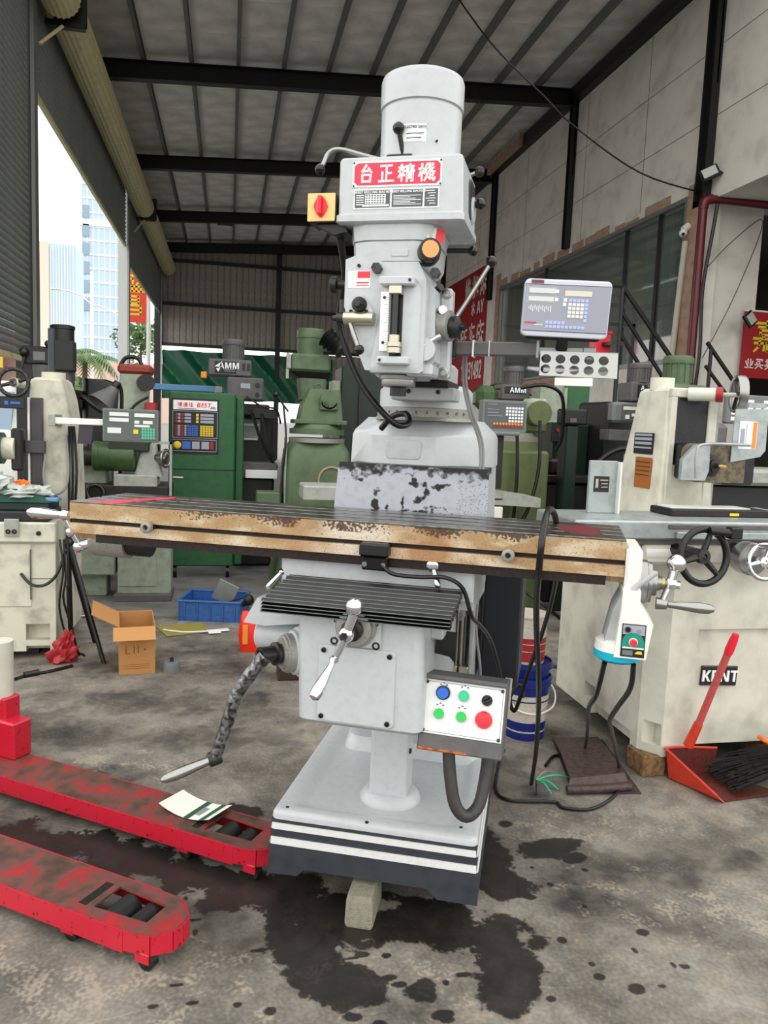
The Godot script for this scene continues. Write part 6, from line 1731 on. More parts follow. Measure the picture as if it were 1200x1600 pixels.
func middle_machines() -> void:
	# green CNC control cabinet
	T("control_cabinet", "tall green control cabinet with a colourful keypad panel", "control cabinet", v(-0.18, 0, -6.7))
	var bd := Q("body", b().bx(-0.47, 0.06, 0.1, 1.53, -6.64, -6.45, 0.012), M.green_cnc)
	Q("caster", b().cyl(v(0.0, 0.05, -6.5), v(0.03, 0.05, -6.5), 0.05), M.black)
	Q("caster", b().cyl(v(-0.43, 0.05, -6.5), v(-0.4, 0.05, -6.5), 0.05), M.black)
	Q("side_cover", b().bx(0.06, 0.13, 0.1, 1.5, -6.62, -6.52, 0.01), M.green_cnc)
	Q("door_seam", b().bx(-0.46, 0.05, 0.9, 0.908, -6.452, -6.446), M.green_dark)
	Q("panel_recess", b().bx(-0.452, -0.075, 1.03, 1.475, -6.46, -6.444), M.print_black)
	Q("title_strip", b().bx(-0.435, -0.09, 1.385, 1.46, -6.444, -6.44), M.plate_white)
	words("title", "BEST", 0.05, Transform3D(Basis(Vector3.RIGHT, v(0.15, 1, 0), Vector3.BACK), v(-0.195, 1.425, -6.439) - cur.position), M.btn_red, cur, true, 0.002)
	Q("title_characters", b().glyphs(gl("得達佳"), -0.4, 1.408, 0.036, 0.043, 0.0045, -6.44, -6.438), M.btn_red, null, "", "stuff")
	Q("title_print", b().bx(-0.14, -0.105, 1.41, 1.416, -6.44, -6.438).bx(-0.145, -0.1, 1.398, 1.404, -6.44, -6.438).bx(-0.4, -0.25, 1.392, 1.396, -6.44, -6.438), M.print_grey, null, "", "stuff")
	Q("frame_line", b().bx(-0.44, -0.085, 1.372, 1.376, -6.444, -6.441).bx(-0.44, -0.085, 1.158, 1.162, -6.444, -6.441).bx(-0.44, -0.436, 1.16, 1.374, -6.444, -6.441).bx(-0.089, -0.085, 1.16, 1.374, -6.444, -6.441).bx(-0.44, -0.09, 1.142, 1.146, -6.444, -6.441).bx(-0.44, -0.09, 1.05, 1.054, -6.444, -6.441).bx(-0.094, -0.09, 1.05, 1.146, -6.444, -6.441), M.panel_grey)
	var red := b()
	var wh := b()
	var bl := b()
	var ye := b()
	for j in 3:
		var y := 1.335 - j * 0.027
		red.bx(-0.418, -0.402, y, y + 0.02, -6.444, -6.44).bx(-0.372, -0.35, y, y + 0.02, -6.444, -6.44)
		wh.bx(-0.398, -0.378, y, y + 0.02, -6.444, -6.44).bx(-0.345, -0.295, y, y + 0.02, -6.444, -6.44).bx(-0.222, -0.115, y, y + 0.02, -6.444, -6.44)
		ye.bx(-0.255, -0.235, y, y + 0.02, -6.444, -6.44)
	for j in 5:
		var y := 1.175 + j * 0.018
		red.bx(-0.418, -0.402, y, y + 0.014, -6.444, -6.44).bx(-0.372, -0.35, y, y + 0.014, -6.444, -6.44)
		wh.bx(-0.398, -0.378, y, y + 0.014, -6.444, -6.44).bx(-0.345, -0.33, y, y + 0.014, -6.444, -6.44)
		for i in 5:
			bl.bx(-0.322 + i * 0.017, -0.308 + i * 0.017, y, y + 0.014, -6.444, -6.44)
			ye.bx(-0.222 + i * 0.0215, -0.204 + i * 0.0215, y, y + 0.014, -6.444, -6.44)
	bl.bx(-0.362, -0.297, 1.07, 1.13, -6.444, -6.44)
	wh.bx(-0.285, -0.225, 1.07, 1.13, -6.444, -6.44).bx(-0.21, -0.15, 1.07, 1.13, -6.444, -6.44)
	red.bx(-0.14, -0.115, 1.07, 1.13, -6.444, -6.44)
	Q("red_keys", red, M.bucket_red, null, "", "stuff")
	Q("white_keys", wh, M.panel_grey, null, "", "stuff")
	Q("blue_keys", bl, M.key_blue, null, "", "stuff")
	Q("yellow_keys", ye, M.key_yellow, null, "", "stuff")
	Q("stop_button", b().lathe(v(-0.4, 1.1, -6.444), Vector3.BACK, [[0.03, 0], [0.03, 0.006], [0.02, 0.008], [0.02, 0.02], [0, 0.022]], 20), M.key_yellow)
	# dark grey mill
	T("grey_mill", "dark grey milling machine right of the green control cabinet", "milling machine", v(0.2, 0, -7.2))
	fin_motor(v(0.035, 1.83, -6.9), 0.095, 0.175, M.mach_grey)
	Q("belt_cover", b().bx(-0.175, 0.19, 1.69, 1.83, -7.05, -6.8, 0.01), M.mach_grey)
	Q("cover_vents", b().bx(0.11, 0.135, 1.74, 1.8, -6.8, -6.797).bx(0.15, 0.175, 1.74, 1.8, -6.8, -6.797), M.black)
	Q("maker_plate", b().bx(-0.12, 0.06, 1.71, 1.81, -6.8, -6.796), M.print_black)
	words("maker_letters", "AMM", 0.07, Transform3D(Basis(), v(0.0, 1.775, -6.794) - cur.position), M.plate_white, cur, true, 0.002)
	Q("maker_mark", b().prism([Vector2(-0.12, 1.765), Vector2(-0.06, 1.81), Vector2(-0.07, 1.76)], -6.797, -6.793).prism([Vector2(-0.11, 1.75), Vector2(-0.075, 1.75), Vector2(-0.09, 1.72)], -6.797, -6.793), M.plate_white)
	Q("plate_lines", b().bx(-0.05, 0.05, 1.742, 1.746, -6.797, -6.794).bx(-0.04, 0.05, 1.728, 1.731, -6.797, -6.794), M.panel_grey, null, "", "stuff")
	Q("orange_switch", b().bx(-0.235, -0.185, 1.66, 1.715, -6.85, -6.79, 0.006), M.key_orange)
	Q("control_case", b().bx(-0.015, 0.295, 1.49, 1.68, -6.95, -6.75, 0.01), M.mach_grey)
	Q("case_panel", b().bx(0.0, 0.28, 1.505, 1.665, -6.75, -6.745), M.mach_grey)
	Q("case_label", b().bx(0.1, 0.18, 1.59, 1.63, -6.745, -6.742), M.panel_grey)
	for y in [1.62, 1.54]:
		Q("case_knob", b().cyl(v(0.24, y, -6.75), v(0.24, y, -6.73), 0.018), M.black)
	Q("bracket", b().bx(-0.05, 0.35, 1.36, 1.46, -6.95, -6.8, 0.01), M.grease)
	Q("tool_tray", b().bx(0.2, 0.42, 1.34, 1.42, -6.8, -6.72, 0.004), M.mach_dark)
	Q("column", b().bx(0.05, 0.4, 0, 1.4, -7.5, -7.0, 0.02), M.mach_dark)
	Q("column_way", b().bx(0.08, 0.28, 1.16, 1.33, -7.0, -6.98).bx(0.09, 0.1, 1.0, 1.35, -6.98, -6.95), M.mach_light)
	Q("way_edge", b().bx(0.08, 0.27, 1.27, 1.29, -6.98, -6.97).bx(0.08, 0.26, 1.145, 1.16, -6.98, -6.97), M.plate_white)
	Q("table", b().bx(0.015, 0.42, 0.83, 0.96, -6.95, -6.65, 0.006), M.mach_grey)
	Q("table_edge", b().bx(0.15, 0.42, 0.83, 0.9, -6.65, -6.63, 0.003), M.plate_white)
	Q("crank", b().cyl(v(-0.03, 0.88, -6.7), v(0.02, 0.88, -6.7), 0.03).cyl(v(-0.2, 0.86, -6.6), v(-0.06, 0.87, -6.62), 0.008).sph(v(-0.05, 0.88, -6.62), 0.022, 12), M.steel)
	Q("end_bracket", b().prism([Vector2(-0.05, 0.6), Vector2(0.05, 0.6), Vector2(0.05, 0.95), Vector2(0.03, 0.97), Vector2(0.0, 0.9), Vector2(-0.05, 0.75)], -6.72, -6.66), M.cream)
	Q("knee", b().bx(0.05, 0.4, 0.3, 0.83, -7.0, -6.72, 0.02), M.mach_dark)
	Q("hose", b().tube([v(0.15, 1.52, -6.7), v(0.28, 1.44, -6.66), v(0.4, 1.42, -6.66), v(0.44, 1.3, -6.66)], 0.008, 8), M.cable)
	Q("hose", b().tube([v(0.2, 1.38, -6.7), v(0.26, 1.2, -6.68), v(0.36, 1.0, -6.68), v(0.42, 0.92, -6.68)], 0.014, 8), M.cable)
	Q("hose", b().tube([v(0.28, 1.38, -6.7), v(0.34, 1.15, -6.68), v(0.4, 0.98, -6.66)], 0.012, 8), M.cable)
	# green turret mill
	T("green_mill", "faded green turret mill left behind the grey machine", "milling machine", v(0.68, 0, -6.5))
	Q("motor", b().lathe(v(0.64, 1.86, -6.3), Vector3.UP, [[0.105, 0], [0.105, 0.13], [0.112, 0.132], [0.112, 0.19], [0.1, 0.205], [0, 0.207]], 28), M.green_mach)
	Q("belt_cover", b().bx(0.47, 0.79, 1.72, 1.86, -6.45, -6.15, 0.02), M.green_mach)
	Q("cover_lip", b().loft([Mb.rr(1.66, 0.56, 0.78, -6.4, -6.2, 0.03), Mb.rr(1.72, 0.47, 0.8, -6.46, -6.14, 0.03)]), M.mach_dark)
	Q("side_bracket", b().bx(0.44, 0.475, 1.74, 1.85, -6.2, -6.15).bx(0.44, 0.46, 1.66, 1.86, -6.2, -6.16), M.mach_light)
	Q("quill_head", b().loft([Mb.rr(1.5, 0.56, 0.76, -6.4, -6.18, 0.04), Mb.rr(1.67, 0.54, 0.77, -6.4, -6.18, 0.04)]), M.green_mach)
	Q("flexible_boot", b().lathe(v(0.73, 2.0, -6.1), v(0.55, -0.5, 0.3), [[0.05, 0], [0.085, 0.02], [0.06, 0.04], [0.085, 0.06], [0.06, 0.08], [0.08, 0.1], [0.058, 0.12], [0.075, 0.14], [0.055, 0.16], [0.065, 0.19], [0.0, 0.19]], 20), M.rubber)
	Q("ram_head", b().loft([Mb.rr(1.34, 0.54, 0.89, -6.35, -6.05, 0.02), Mb.rr(1.45, 0.56, 0.88, -6.35, -6.06, 0.02), Mb.rr(1.585, 0.62, 0.87, -6.33, -6.08, 0.03)]), M.green_mach)
	Q("sight_cover", b().cyl(v(0.77, 1.5, -6.1), v(0.77, 1.5, -6.02), 0.07, -1, 20).bx(0.7, 0.84, 1.42, 1.5, -6.08, -6.02, 0.01), M.green_mach)
	Q("lifting_eye", b().torus(v(0.69, 1.6, -6.1), Vector3.BACK, 0.025, 0.008, 16, 8), M.mach_grey)
	Q("flange", b().bx(0.5, 0.92, 1.31, 1.345, -6.4, -6.04, 0.006), M.green_mach)
	Q("swivel", b().lathe(v(0.7, 1.23, -6.2), Vector3.UP, [[0.22, 0], [0.22, 0.04], [0.19, 0.045], [0.17, 0.08], [0.0, 0.08]], 36), M.green_mach)
	Q("swivel_scale", b().lathe(v(0.7, 1.165, -6.2), Vector3.UP, [[0.224, 0], [0.224, 0.035], [0.2, 0.036]], 36), M.cast)
	Q("column", b().loft([Mb.rr(0.0, 0.36, 1.02, -6.75, -6.0, 0.05), Mb.rr(0.3, 0.42, 0.98, -6.6, -5.98, 0.06), Mb.rr(0.95, 0.44, 0.96, -6.55, -5.98, 0.06), Mb.rr(1.1, 0.45, 0.95, -6.5, -6.0, 0.08), Mb.rr(1.17, 0.49, 0.91, -6.4, -6.05, 0.1)]), M.green_mach)
	Q("worn_ring", b().torus(v(0.8, 0.88, -5.975), v(0, 0, 1), 0.1, 0.008, 28, 6), M.plaster_bare, null, "brown worn ring on the paint")
	Q("small_box", b().bx(0.22, 0.4, 0.56, 0.78, -6.1, -5.9, 0.01).bx(0.28, 0.33, 0.5, 0.62, -5.9, -5.895), M.green_mach)
	Q("cord", b().tube([v(0.42, 1.45, -6.1), v(0.44, 1.2, -6.0), v(0.42, 0.9, -5.98), v(0.43, 0.6, -5.97)], 0.009, 6), M.cable)
	Q("conduit", b().cyl(v(0.435, 0.55, -6.0), v(0.44, 1.2, -6.02), 0.012), M.mach_light)
	Q("lever_ball", b().sph(v(0.36, 1.53, -6.1), 0.025, 12).cyl(v(0.36, 1.53, -6.1), v(0.46, 1.4, -6.1), 0.008), M.black)
	# dark green tall cabinet behind
	T("green_locker", "tall dark green cabinet behind the cord of the mill", "cabinet", v(1.1, 0, -6.6))
	Q("body", b().bx(0.98, 1.36, 0, 1.83, -7.3, -6.85, 0.01), M.green_dark)
	Q("side_strip", b().bx(0.9, 0.98, 1.3, 1.7, -7.1, -6.88, 0.005), M.pale_green)
	Q("edge_trim", b().bx(1.14, 1.16, 0, 1.75, -6.86, -6.83), M.mach_dark)
	# long grey table behind the column
	T("long_table", "long pale grey machine table passing behind the mill column", "machine table", v(1.2, 0, -4.75))
	Q("slab", b().bx(0.45, 1.6, 0.855, 0.945, -4.9, -4.6, 0.008), M.mach_light)
	Q("slab_end", b().prism([Vector2(1.6, 0.855), Vector2(1.97, 0.84), Vector2(1.97, 0.9), Vector2(1.6, 0.945)], -4.9, -4.6), M.mach_light)
	Q("slot", b().bx(1.63, 1.71, 0.885, 0.893, -4.602, -4.597), M.black)
	Q("pedestal", b().bx(0.95, 1.45, 0, 0.855, -4.95, -4.62, 0.02), M.mach_dark)
	Q("white_block", b().bx(1.62, 1.72, 0.72, 0.84, -4.7, -4.6, 0.006).bx(1.78, 1.84, 0.7, 0.76, -4.68, -4.62, 0.004), M.white)


func right_machines() -> void:
	# olive mill column with scale ring
	T("olive_mill", "olive green machine column right behind the grey mill", "milling machine", v(2.0, 0, -5.3))
	Q("column", b().bx(1.8, 2.19, 0.0, 1.19, -5.6, -5.0, 0.02), M.olive)
	Q("side_face", b().bx(1.72, 1.8, 0.0, 1.16, -5.55, -5.02, 0.01), M.olive)
	Q("neck", b().lathe(v(1.96, 1.18, -5.25), Vector3.UP, [[0.24, 0], [0.23, 0.06], [0.22, 0.08]], 32), M.olive)
	Q("scale_ring", b().lathe(v(1.96, 1.25, -5.25), Vector3.UP, [[0.225, 0], [0.225, 0.035], [0.2, 0.037], [0.19, 0.06], [0.0, 0.06]], 32), M.cast)
	Q("upper_casting", b().bx(1.85, 2.2, 1.31, 1.5, -5.6, -5.1, 0.02), M.olive)
	Q("round_cover", b().cyl(v(2.1, 1.45, -5.12), v(2.1, 1.45, -5.0), 0.085, -1, 22), M.olive)
	Q("cover_dome", b().bx(2.02, 2.18, 1.42, 1.55, -5.2, -5.02, 0.03), M.pale_green)
	Q("cord", b().tube([v(1.92, 1.3, -4.95), v(1.93, 1.1, -4.94), v(1.93, 0.9, -4.94), v(1.92, 0.5, -4.95)], 0.013, 8), M.cable)
	Q("cord", b().tube([v(2.07, 1.4, -4.93), v(2.08, 1.15, -4.92), v(2.06, 0.95, -4.92), v(2.0, 0.75, -4.92), v(1.9, 0.62, -4.93)], 0.013, 8), M.cable)
	Q("cord", b().tube([v(1.85, 1.6, -4.75), v(2.0, 1.62, -4.7), v(2.14, 1.55, -4.75), v(2.2, 1.3, -4.85), v(2.18, 1.2, -4.9)], 0.012, 8), M.cable)
	# its keypad console
	T("keypad_console", "small dark console with white and orange keys behind the turret", "console", v(1.7, 1.31, -4.6))
	Q("case", b().rbox(1.55, 1.842, 1.31, 1.51, -4.68, -4.6, 0.012), M.panel_mid)
	Q("face", b().bx(1.565, 1.828, 1.335, 1.495, -4.6, -4.597), M.print_grey)
	var k1 := b()
	var k2 := b()
	var k3 := b()
	for i in 6:
		for j in 5:
			if i > 0 or j > 1:
				k1.bx(1.7 + i * 0.02, 1.714 + i * 0.02, 1.375 + j * 0.02, 1.389 + j * 0.02, -4.597, -4.593)
	for i in 10:
		k2.bx(1.62 + i * 0.02, 1.634 + i * 0.02, 1.357, 1.37, -4.597, -4.593)
		k3.bx(1.62 + i * 0.02, 1.634 + i * 0.02, 1.343, 1.353, -4.597, -4.593)
	Q("white_keys", k1, M.key_white, null, "", "stuff")
	Q("orange_keys", k2, M.key_orange, null, "", "stuff")
	Q("red_keys", k3, M.bucket_red, null, "", "stuff")
	Q("print", b().bx(1.58, 1.66, 1.45, 1.453, -4.597, -4.594).bx(1.58, 1.65, 1.43, 1.433, -4.597, -4.594).bx(1.58, 1.68, 1.41, 1.413, -4.597, -4.594).bx(1.58, 1.64, 1.48, 1.483, -4.597, -4.594), M.panel_grey, null, "", "stuff")
	Q("stand", b().bx(1.68, 1.72, 0.95, 1.31, -4.7, -4.66), M.mach_dark)
	Q("lower_lip", b().bx(1.58, 1.8, 1.29, 1.315, -4.68, -4.58, 0.008), M.panel_mid)
	# small grey mill head with a maker plate
	T("compact_mill", "grey mill head with a finned motor before the wall banner", "milling machine", v(2.6, 0, -6.9))
	fin_motor(v(2.605, 1.74, -6.9), 0.095, 0.17, M.mach_grey)
	Q("belt_cover", b().bx(2.46, 2.74, 1.6, 1.74, -7.05, -6.8, 0.012), M.mach_grey)
	Q("maker_plate", b().bx(2.49, 2.7, 1.66, 1.725, -6.8, -6.796), M.print_black)
	words("maker_letters", "AMM", 0.065, Transform3D(Basis(), v(2.62, 1.692, -6.794) - cur.position), M.plate_white, cur, true, 0.002)
	Q("lever", b().cyl(v(2.4, 1.7, -6.85), v(2.46, 1.7, -6.85), 0.008).sph(v(2.39, 1.7, -6.85), 0.022, 10).cyl(v(2.74, 1.66, -6.85), v(2.82, 1.66, -6.85), 0.008).sph(v(2.83, 1.66, -6.85), 0.022, 10).sph(v(2.82, 1.72, -6.85), 0.018, 10), M.black)
	Q("column", b().bx(2.45, 2.75, 0, 1.6, -7.4, -6.85, 0.02), M.mach_dark)
	Q("side_cover", b().bx(2.2, 2.42, 1.5, 1.72, -6.9, -6.7, 0.06), M.green_cyl)
	# pale green cabinet with a dark green box
	T("pale_green_machine", "pale green machine frame under the perforated tray", "machine", v(2.9, 0, -6.6))
	Q("frame", b().prism([Vector2(2.7, 1.3), Vector2(2.72, 1.72), Vector2(2.94, 1.74), Vector2(2.94, 1.3)], -6.7, -6.5), M.pale_green)
	Q("box", b().bx(2.96, 3.2, 1.4, 1.76, -6.75, -6.52, 0.01), M.green_cnc)
	Q("strip", b().bx(2.935, 2.965, 1.36, 1.72, -6.5, -6.48), M.pale_green)
	Q("body", b().bx(2.78, 3.4, 0.0, 1.32, -6.82, -6.55, 0.02), M.green_dark)
	# dark green drill with red knob lever
	T("green_drill", "dark green machine with a thin red-knobbed lever", "machine", v(2.6, 0, -5.7))
	Q("column", b().bx(2.5, 2.8, 0.0, 1.4, -6.1, -5.65, 0.02), M.green_dark)
	Q("panel", b().bx(2.46, 2.64, 1.25, 1.4, -5.66, -5.62, 0.004), M.mach_dark)
	Q("indicator", b().cyl(v(2.51, 1.34, -5.62), v(2.51, 1.34, -5.61), 0.014).cyl(v(2.53, 1.3, -5.62), v(2.53, 1.3, -5.61), 0.012).cyl(v(2.6, 1.35, -5.62), v(2.6, 1.35, -5.61), 0.012), M.bucket_red)
	Q("lever", b().cyl(v(2.625, 1.28, -5.6), v(2.64, 1.03, -5.6), 0.006).cyl(v(2.61, 1.02, -5.6), v(2.67, 1.02, -5.6), 0.012), M.chrome)
	Q("lever_knob", b().sph(v(2.625, 1.29, -5.6), 0.026, 12), M.bucket_red)
	Q("table", b().bx(2.3, 2.78, 0.94, 1.0, -5.9, -5.45, 0.008), M.mach_dark)
	Q("vise", b().bx(2.4, 2.52, 1.0, 1.12, -5.6, -5.48, 0.02).sph(v(2.5, 1.03, -5.45), 0.04, 12), mat("vise_brown", Color(0.16, 0.08, 0.08), 0.5))
	Q("knob", b().sph(v(2.48, 0.98, -5.43), 0.018, 10), M.cast)
	Q("pedestal", b().bx(2.3, 2.78, 0.0, 0.94, -6.0, -5.5, 0.02), M.mach_dark)
	# small dark box
	T("small_radio", "small black box standing on the dark green machine", "box", v(2.45, 1.38, -5.2))
	Q("case", b().bx(2.35, 2.55, 1.38, 1.495, -5.3, -5.2, 0.012), M.mach_dark)
	Q("front", b().bx(2.37, 2.53, 1.395, 1.48, -5.2, -5.195), M.black)
	Q("detail", b().bx(2.41, 2.46, 1.4, 1.43, -5.195, -5.19), M.mach_grey)
	Q("stand", b().bx(2.4, 2.5, 0.0, 1.38, -5.35, -5.22, 0.01), M.green_dark)
	# grey mill behind the right grinder
	T("right_grey_mill", "grey milling head with a ribbed motor left of the cream column", "milling machine", v(3.0, 0, -5.4))
	fin_motor(v(2.965, 1.71, -5.25), 0.08, 0.14, M.mach_grey)
	Q("belt_cover", b().bx(2.87, 3.1, 1.57, 1.71, -5.4, -5.18, 0.01), M.mach_grey)
	Q("maker_plate", b().bx(2.915, 2.99, 1.645, 1.69, -5.18, -5.176).bx(2.915, 2.99, 1.6, 1.64, -5.18, -5.176), M.print_black)
	words("maker_letters", "A", 0.045, Transform3D(Basis(), v(2.952, 1.668, -5.174) - cur.position), M.plate_white, cur, true, 0.002)
	Q("display_case", b().bx(2.735, 3.01, 1.41, 1.56, -5.28, -5.18, 0.02), M.panel_mid)
	Q("display_face", b().bx(2.8, 3.0, 1.43, 1.545, -5.18, -5.175), M.mach_grey)
	Q("display", b().bx(2.81, 2.92, 1.505, 1.53, -5.175, -5.17), M.screen_lit)
	Q("display_keys", b().bx(2.83, 2.86, 1.44, 1.47, -5.175, -5.17).bx(2.88, 2.93, 1.46, 1.48, -5.175, -5.17).bx(2.96, 2.985, 1.44, 1.52, -5.175, -5.17), M.key_white, null, "", "stuff")
	Q("tray", b().bx(2.7, 2.95, 1.28, 1.36, -5.3, -5.15, 0.004), M.mach_grey)
	Q("column", b().bx(2.8, 3.2, 0.0, 1.57, -5.9, -5.4, 0.02), M.mach_dark)
	Q("cable_bundle", b().tube([v(2.9, 1.2, -5.1), v(2.95, 1.25, -5.05), v(3.03, 1.2, -5.05), v(3.05, 1.05, -5.05), v(3.02, 0.98, -5.05)], 0.026, 10), M.mach_grey)
	Q("cable_bundle", b().tube([v(2.6, 1.12, -5.1), v(2.7, 1.2, -5.08), v(2.8, 1.22, -5.05), v(2.9, 1.1, -5.05)], 0.02, 8), M.grease)
	Q("drill_body", b().cyl(v(2.94, 1.02, -5.0), v(3.06, 0.94, -4.98), 0.05, 0.03), M.mach_dark)
	Q("drill_tip", b().sph(v(3.05, 0.92, -4.97), 0.02, 10), M.bucket_red)
	Q("white_cover", b().bx(2.8, 2.93, 1.02, 1.2, -5.12, -5.08, 0.03), M.cream_dirty)
	# ribbed green motor
	T("green_motor_machine", "machine with a ribbed green motor behind the cream column", "machine", v(3.05, 0, -4.9))
	fin_motor(v(3.05, 1.68, -4.9), 0.1, 0.2, M.green_mach, 12)
	Q("gearbox", b().bx(2.92, 3.2, 1.45, 1.68, -5.05, -4.75, 0.02), M.green_mach)
	Q("column", b().bx(3.08, 3.22, 0.0, 1.45, -5.0, -4.75, 0.02), M.green_dark)
	# grey cabinet far right with keypad
	T("far_keypad_machine", "grey machine with white keypad behind the right grinder wheel", "machine", v(3.3, 0, -4.3))
	Q("panel", b().bx(3.0, 3.6, 1.42, 1.6, -4.3, -4.25, 0.01), M.panel_mid)
	var kk := b()
	for i in 9:
		for j in 4:
			if (i + j * 2) % 5 != 4:
				kk.bx(3.03 + i * 0.055, 3.07 + i * 0.055, 1.44 + j * 0.036, 1.462 + j * 0.036, -4.25, -4.245)
	Q("keys", kk, M.key_white, null, "", "stuff")
	Q("motor_block", b().bx(2.85, 3.0, 1.2, 1.42, -4.4, -4.2, 0.03), M.mach_grey)
	Q("bed", b().bx(2.6, 3.6, 1.05, 1.15, -4.5, -4.1, 0.02), M.mach_light)
	Q("base", b().bx(2.75, 3.6, 0.0, 1.05, -4.6, -4.2, 0.02), M.mach_dark)
	Q("green_panel", b().bx(2.46, 2.75, 0.0, 1.22, -4.3, -4.1, 0.01), M.green_cnc)
	Q("wing", b().bx(2.6, 3.0, 0.88, 0.94, -3.9, -3.7, 0.008).bx(2.9, 3.0, 0.0, 0.88, -3.85, -3.72, 0.008), M.mach_light)


func right_grinder() -> void:
	T("cream_grinder", "large cream surface grinder with a black handwheel at right", "grinder", v(2.2, 0, -3.0))
	var bs := CSGPolygon3D.new()
	bs.name = "base"
	bs.polygon = PackedVector2Array([Vector2(1.62, 2.68), Vector2(1.68, 2.6), Vector2(2.95, 2.6), Vector2(2.95, 3.45), Vector2(1.62, 3.45)])
	bs.depth = 0.78
	bs.material = M.cream
	cur.add_child(bs)
	# the polygon lies in x, z; depth runs upwards
	bs.transform = Transform3D(Basis(Vector3.RIGHT, Vector3.FORWARD, Vector3.UP), v(0, 0.86, 0) - cur.position)
	bs.transform.origin = v(0, 0.86, 0) - cur.position
	for q in [[v(2.03, 0.27, -2.59), v(0.46, 0.64, 0.07)], [v(1.6, 0.165, -2.635), v(0.17, 0.09, 0.06)], [v(1.6, 0.17, -3.1), v(0.2, 0.07, 0.1)], [v(2.03, 0.09, -2.6), v(0.62, 0.05, 0.3)], [v(1.6, 0.1, -2.9), v(0.1, 0.07, 0.34)]]:
		var h := CSGBox3D.new()
		h.name = "pocket"
		h.material = bs.material
		h.operation = CSGShape3D.OPERATION_SUBTRACTION
		h.size = v(q[1].x, q[1].z, q[1].y)
		h.position = bs.transform.affine_inverse() * (q[0] - cur.position)
		bs.add_child(h, true)
	Q("neck", b().bx(1.72, 2.95, 0.84, 0.92, -3.4, -2.64, 0.03), M.cream)
	Q("saddle", b().bx(1.49, 2.95, 0.86, 0.935, -3.3, -2.52, 0.01), M.cream)
	Q("shaft_cover", b().cyl(v(1.5, 0.9, -2.55), v(1.62, 0.9, -2.55), 0.035), M.white)
	var tb := Q("table", b().bx(1.205, 2.95, 0.955, 1.022, -2.85, -2.5, 0.006), M.galv)
	P("table_lip", b().bx(1.6, 2.95, 0.96, 0.985, -2.5, -2.485, 0.003), M.galv, tb)
	P("table_underside", b().bx(1.22, 2.95, 0.935, 0.955, -2.82, -2.52), M.mach_grey, tb)
	P("lip_rail", b().bx(1.57, 2.95, 0.995, 1.012, -2.5, -2.492, 0.002), M.mach_grey, tb)
	var gd := Q("end_guard", b().bx(1.365, 1.48, 1.022, 1.225, -2.75, -2.735, 0.002), M.galv, null, "grey sheet metal guard with a black label")
	P("guard_edge", b().bx(1.48, 1.487, 1.022, 1.222, -2.75, -2.71, 0.001), M.white, gd)
	P("label", b().bx(1.385, 1.448, 1.104, 1.165, -2.735, -2.733), M.print_black, gd)
	P("label_print", b().bx(1.391, 1.402, 1.12, 1.155, -2.733, -2.732).bx(1.41, 1.442, 1.148, 1.152, -2.733, -2.732).bx(1.415, 1.442, 1.135, 1.138, -2.733, -2.732).bx(1.415, 1.442, 1.122, 1.125, -2.733, -2.732), M.nickel, gd, "", "stuff")
	Q("magnetic_chuck", b().bx(1.68, 2.12, 1.022, 1.05, -2.82, -2.66, 0.004), M.grease)
	Q("chuck_label", b().bx(1.93, 1.97, 1.028, 1.038, -2.66, -2.657), M.key_yellow)
	Q("chuck_top", b().bx(1.7, 2.05, 1.05, 1.054, -2.8, -2.7), M.white)
	# column, way cover
	Q("column", b().loft([Mb.rr(0.9, 1.925, 2.2, -3.62, -3.16, 0.015), Mb.rr(1.3, 1.945, 2.195, -3.52, -3.18, 0.015), Mb.rr(1.535, 1.955, 2.185, -3.46, -3.2, 0.015), Mb.rr(1.55, 1.97, 2.17, -3.44, -3.215, 0.015)]), M.cream)
	Q("column_rib", b().bx(1.955, 1.985, 0.95, 1.505, -3.2, -3.165, 0.004).bx(2.145, 2.19, 0.95, 1.505, -3.2, -3.165, 0.004).bx(1.955, 2.19, 1.505, 1.545, -3.2, -3.165, 0.004), M.cream)
	Q("way_cover", b().bx(1.985, 2.145, 0.95, 1.505, -3.19, -3.175), mat("cover_navy", Color(0.09, 0.09, 0.12), 0.35, 0.0, M.grease.albedo_texture, 4.0))
	Q("column_cap", b().cyl(v(2.01, 1.54, -3.35), v(2.01, 1.6, -3.35), 0.055), M.cream)
	Q("cap_screw", b().cyl(v(2.06, 1.525, -3.166), v(2.06, 1.525, -3.155), 0.014), M.mach_grey)
	Q("data_plate", b().bx(1.938, 1.942, 1.24, 1.34, -3.44, -3.27), M.print_black)
	Q("data_lines", b().bx(1.936, 1.938, 1.325, 1.335, -3.43, -3.28).bx(1.936, 1.938, 1.305, 1.318, -3.43, -3.28).bx(1.936, 1.938, 1.285, 1.297, -3.43, -3.28).bx(1.936, 1.938, 1.266, 1.274, -3.43, -3.28), M.panel_grey, null, "", "stuff")
	Q("warning_plate", b().bx(1.93, 1.934, 1.08, 1.225, -3.4, -3.26), mat("plate_amber", Color(0.62, 0.36, 0.12), 0.45), null, "amber warning plate")
	Q("warning_lines", b().bx(1.928, 1.93, 1.2, 1.205, -3.39, -3.27).bx(1.928, 1.93, 1.18, 1.184, -3.39, -3.27).bx(1.928, 1.93, 1.16, 1.164, -3.39, -3.27).bx(1.928, 1.93, 1.14, 1.144, -3.39, -3.27), M.brown, null, "", "stuff")
	Q("side_guide", b().bx(2.2, 2.225, 0.95, 1.5, -3.3, -3.2, 0.004), M.mach_light)
	# elevating wheel on a shaft
	Q("wheel_shaft", b().cyl(v(2.03, 1.52, -3.16), v(2.13, 1.52, -3.08), 0.03).cyl(v(2.13, 1.52, -3.08), v(2.2, 1.52, -3.04), 0.01), M.cream)
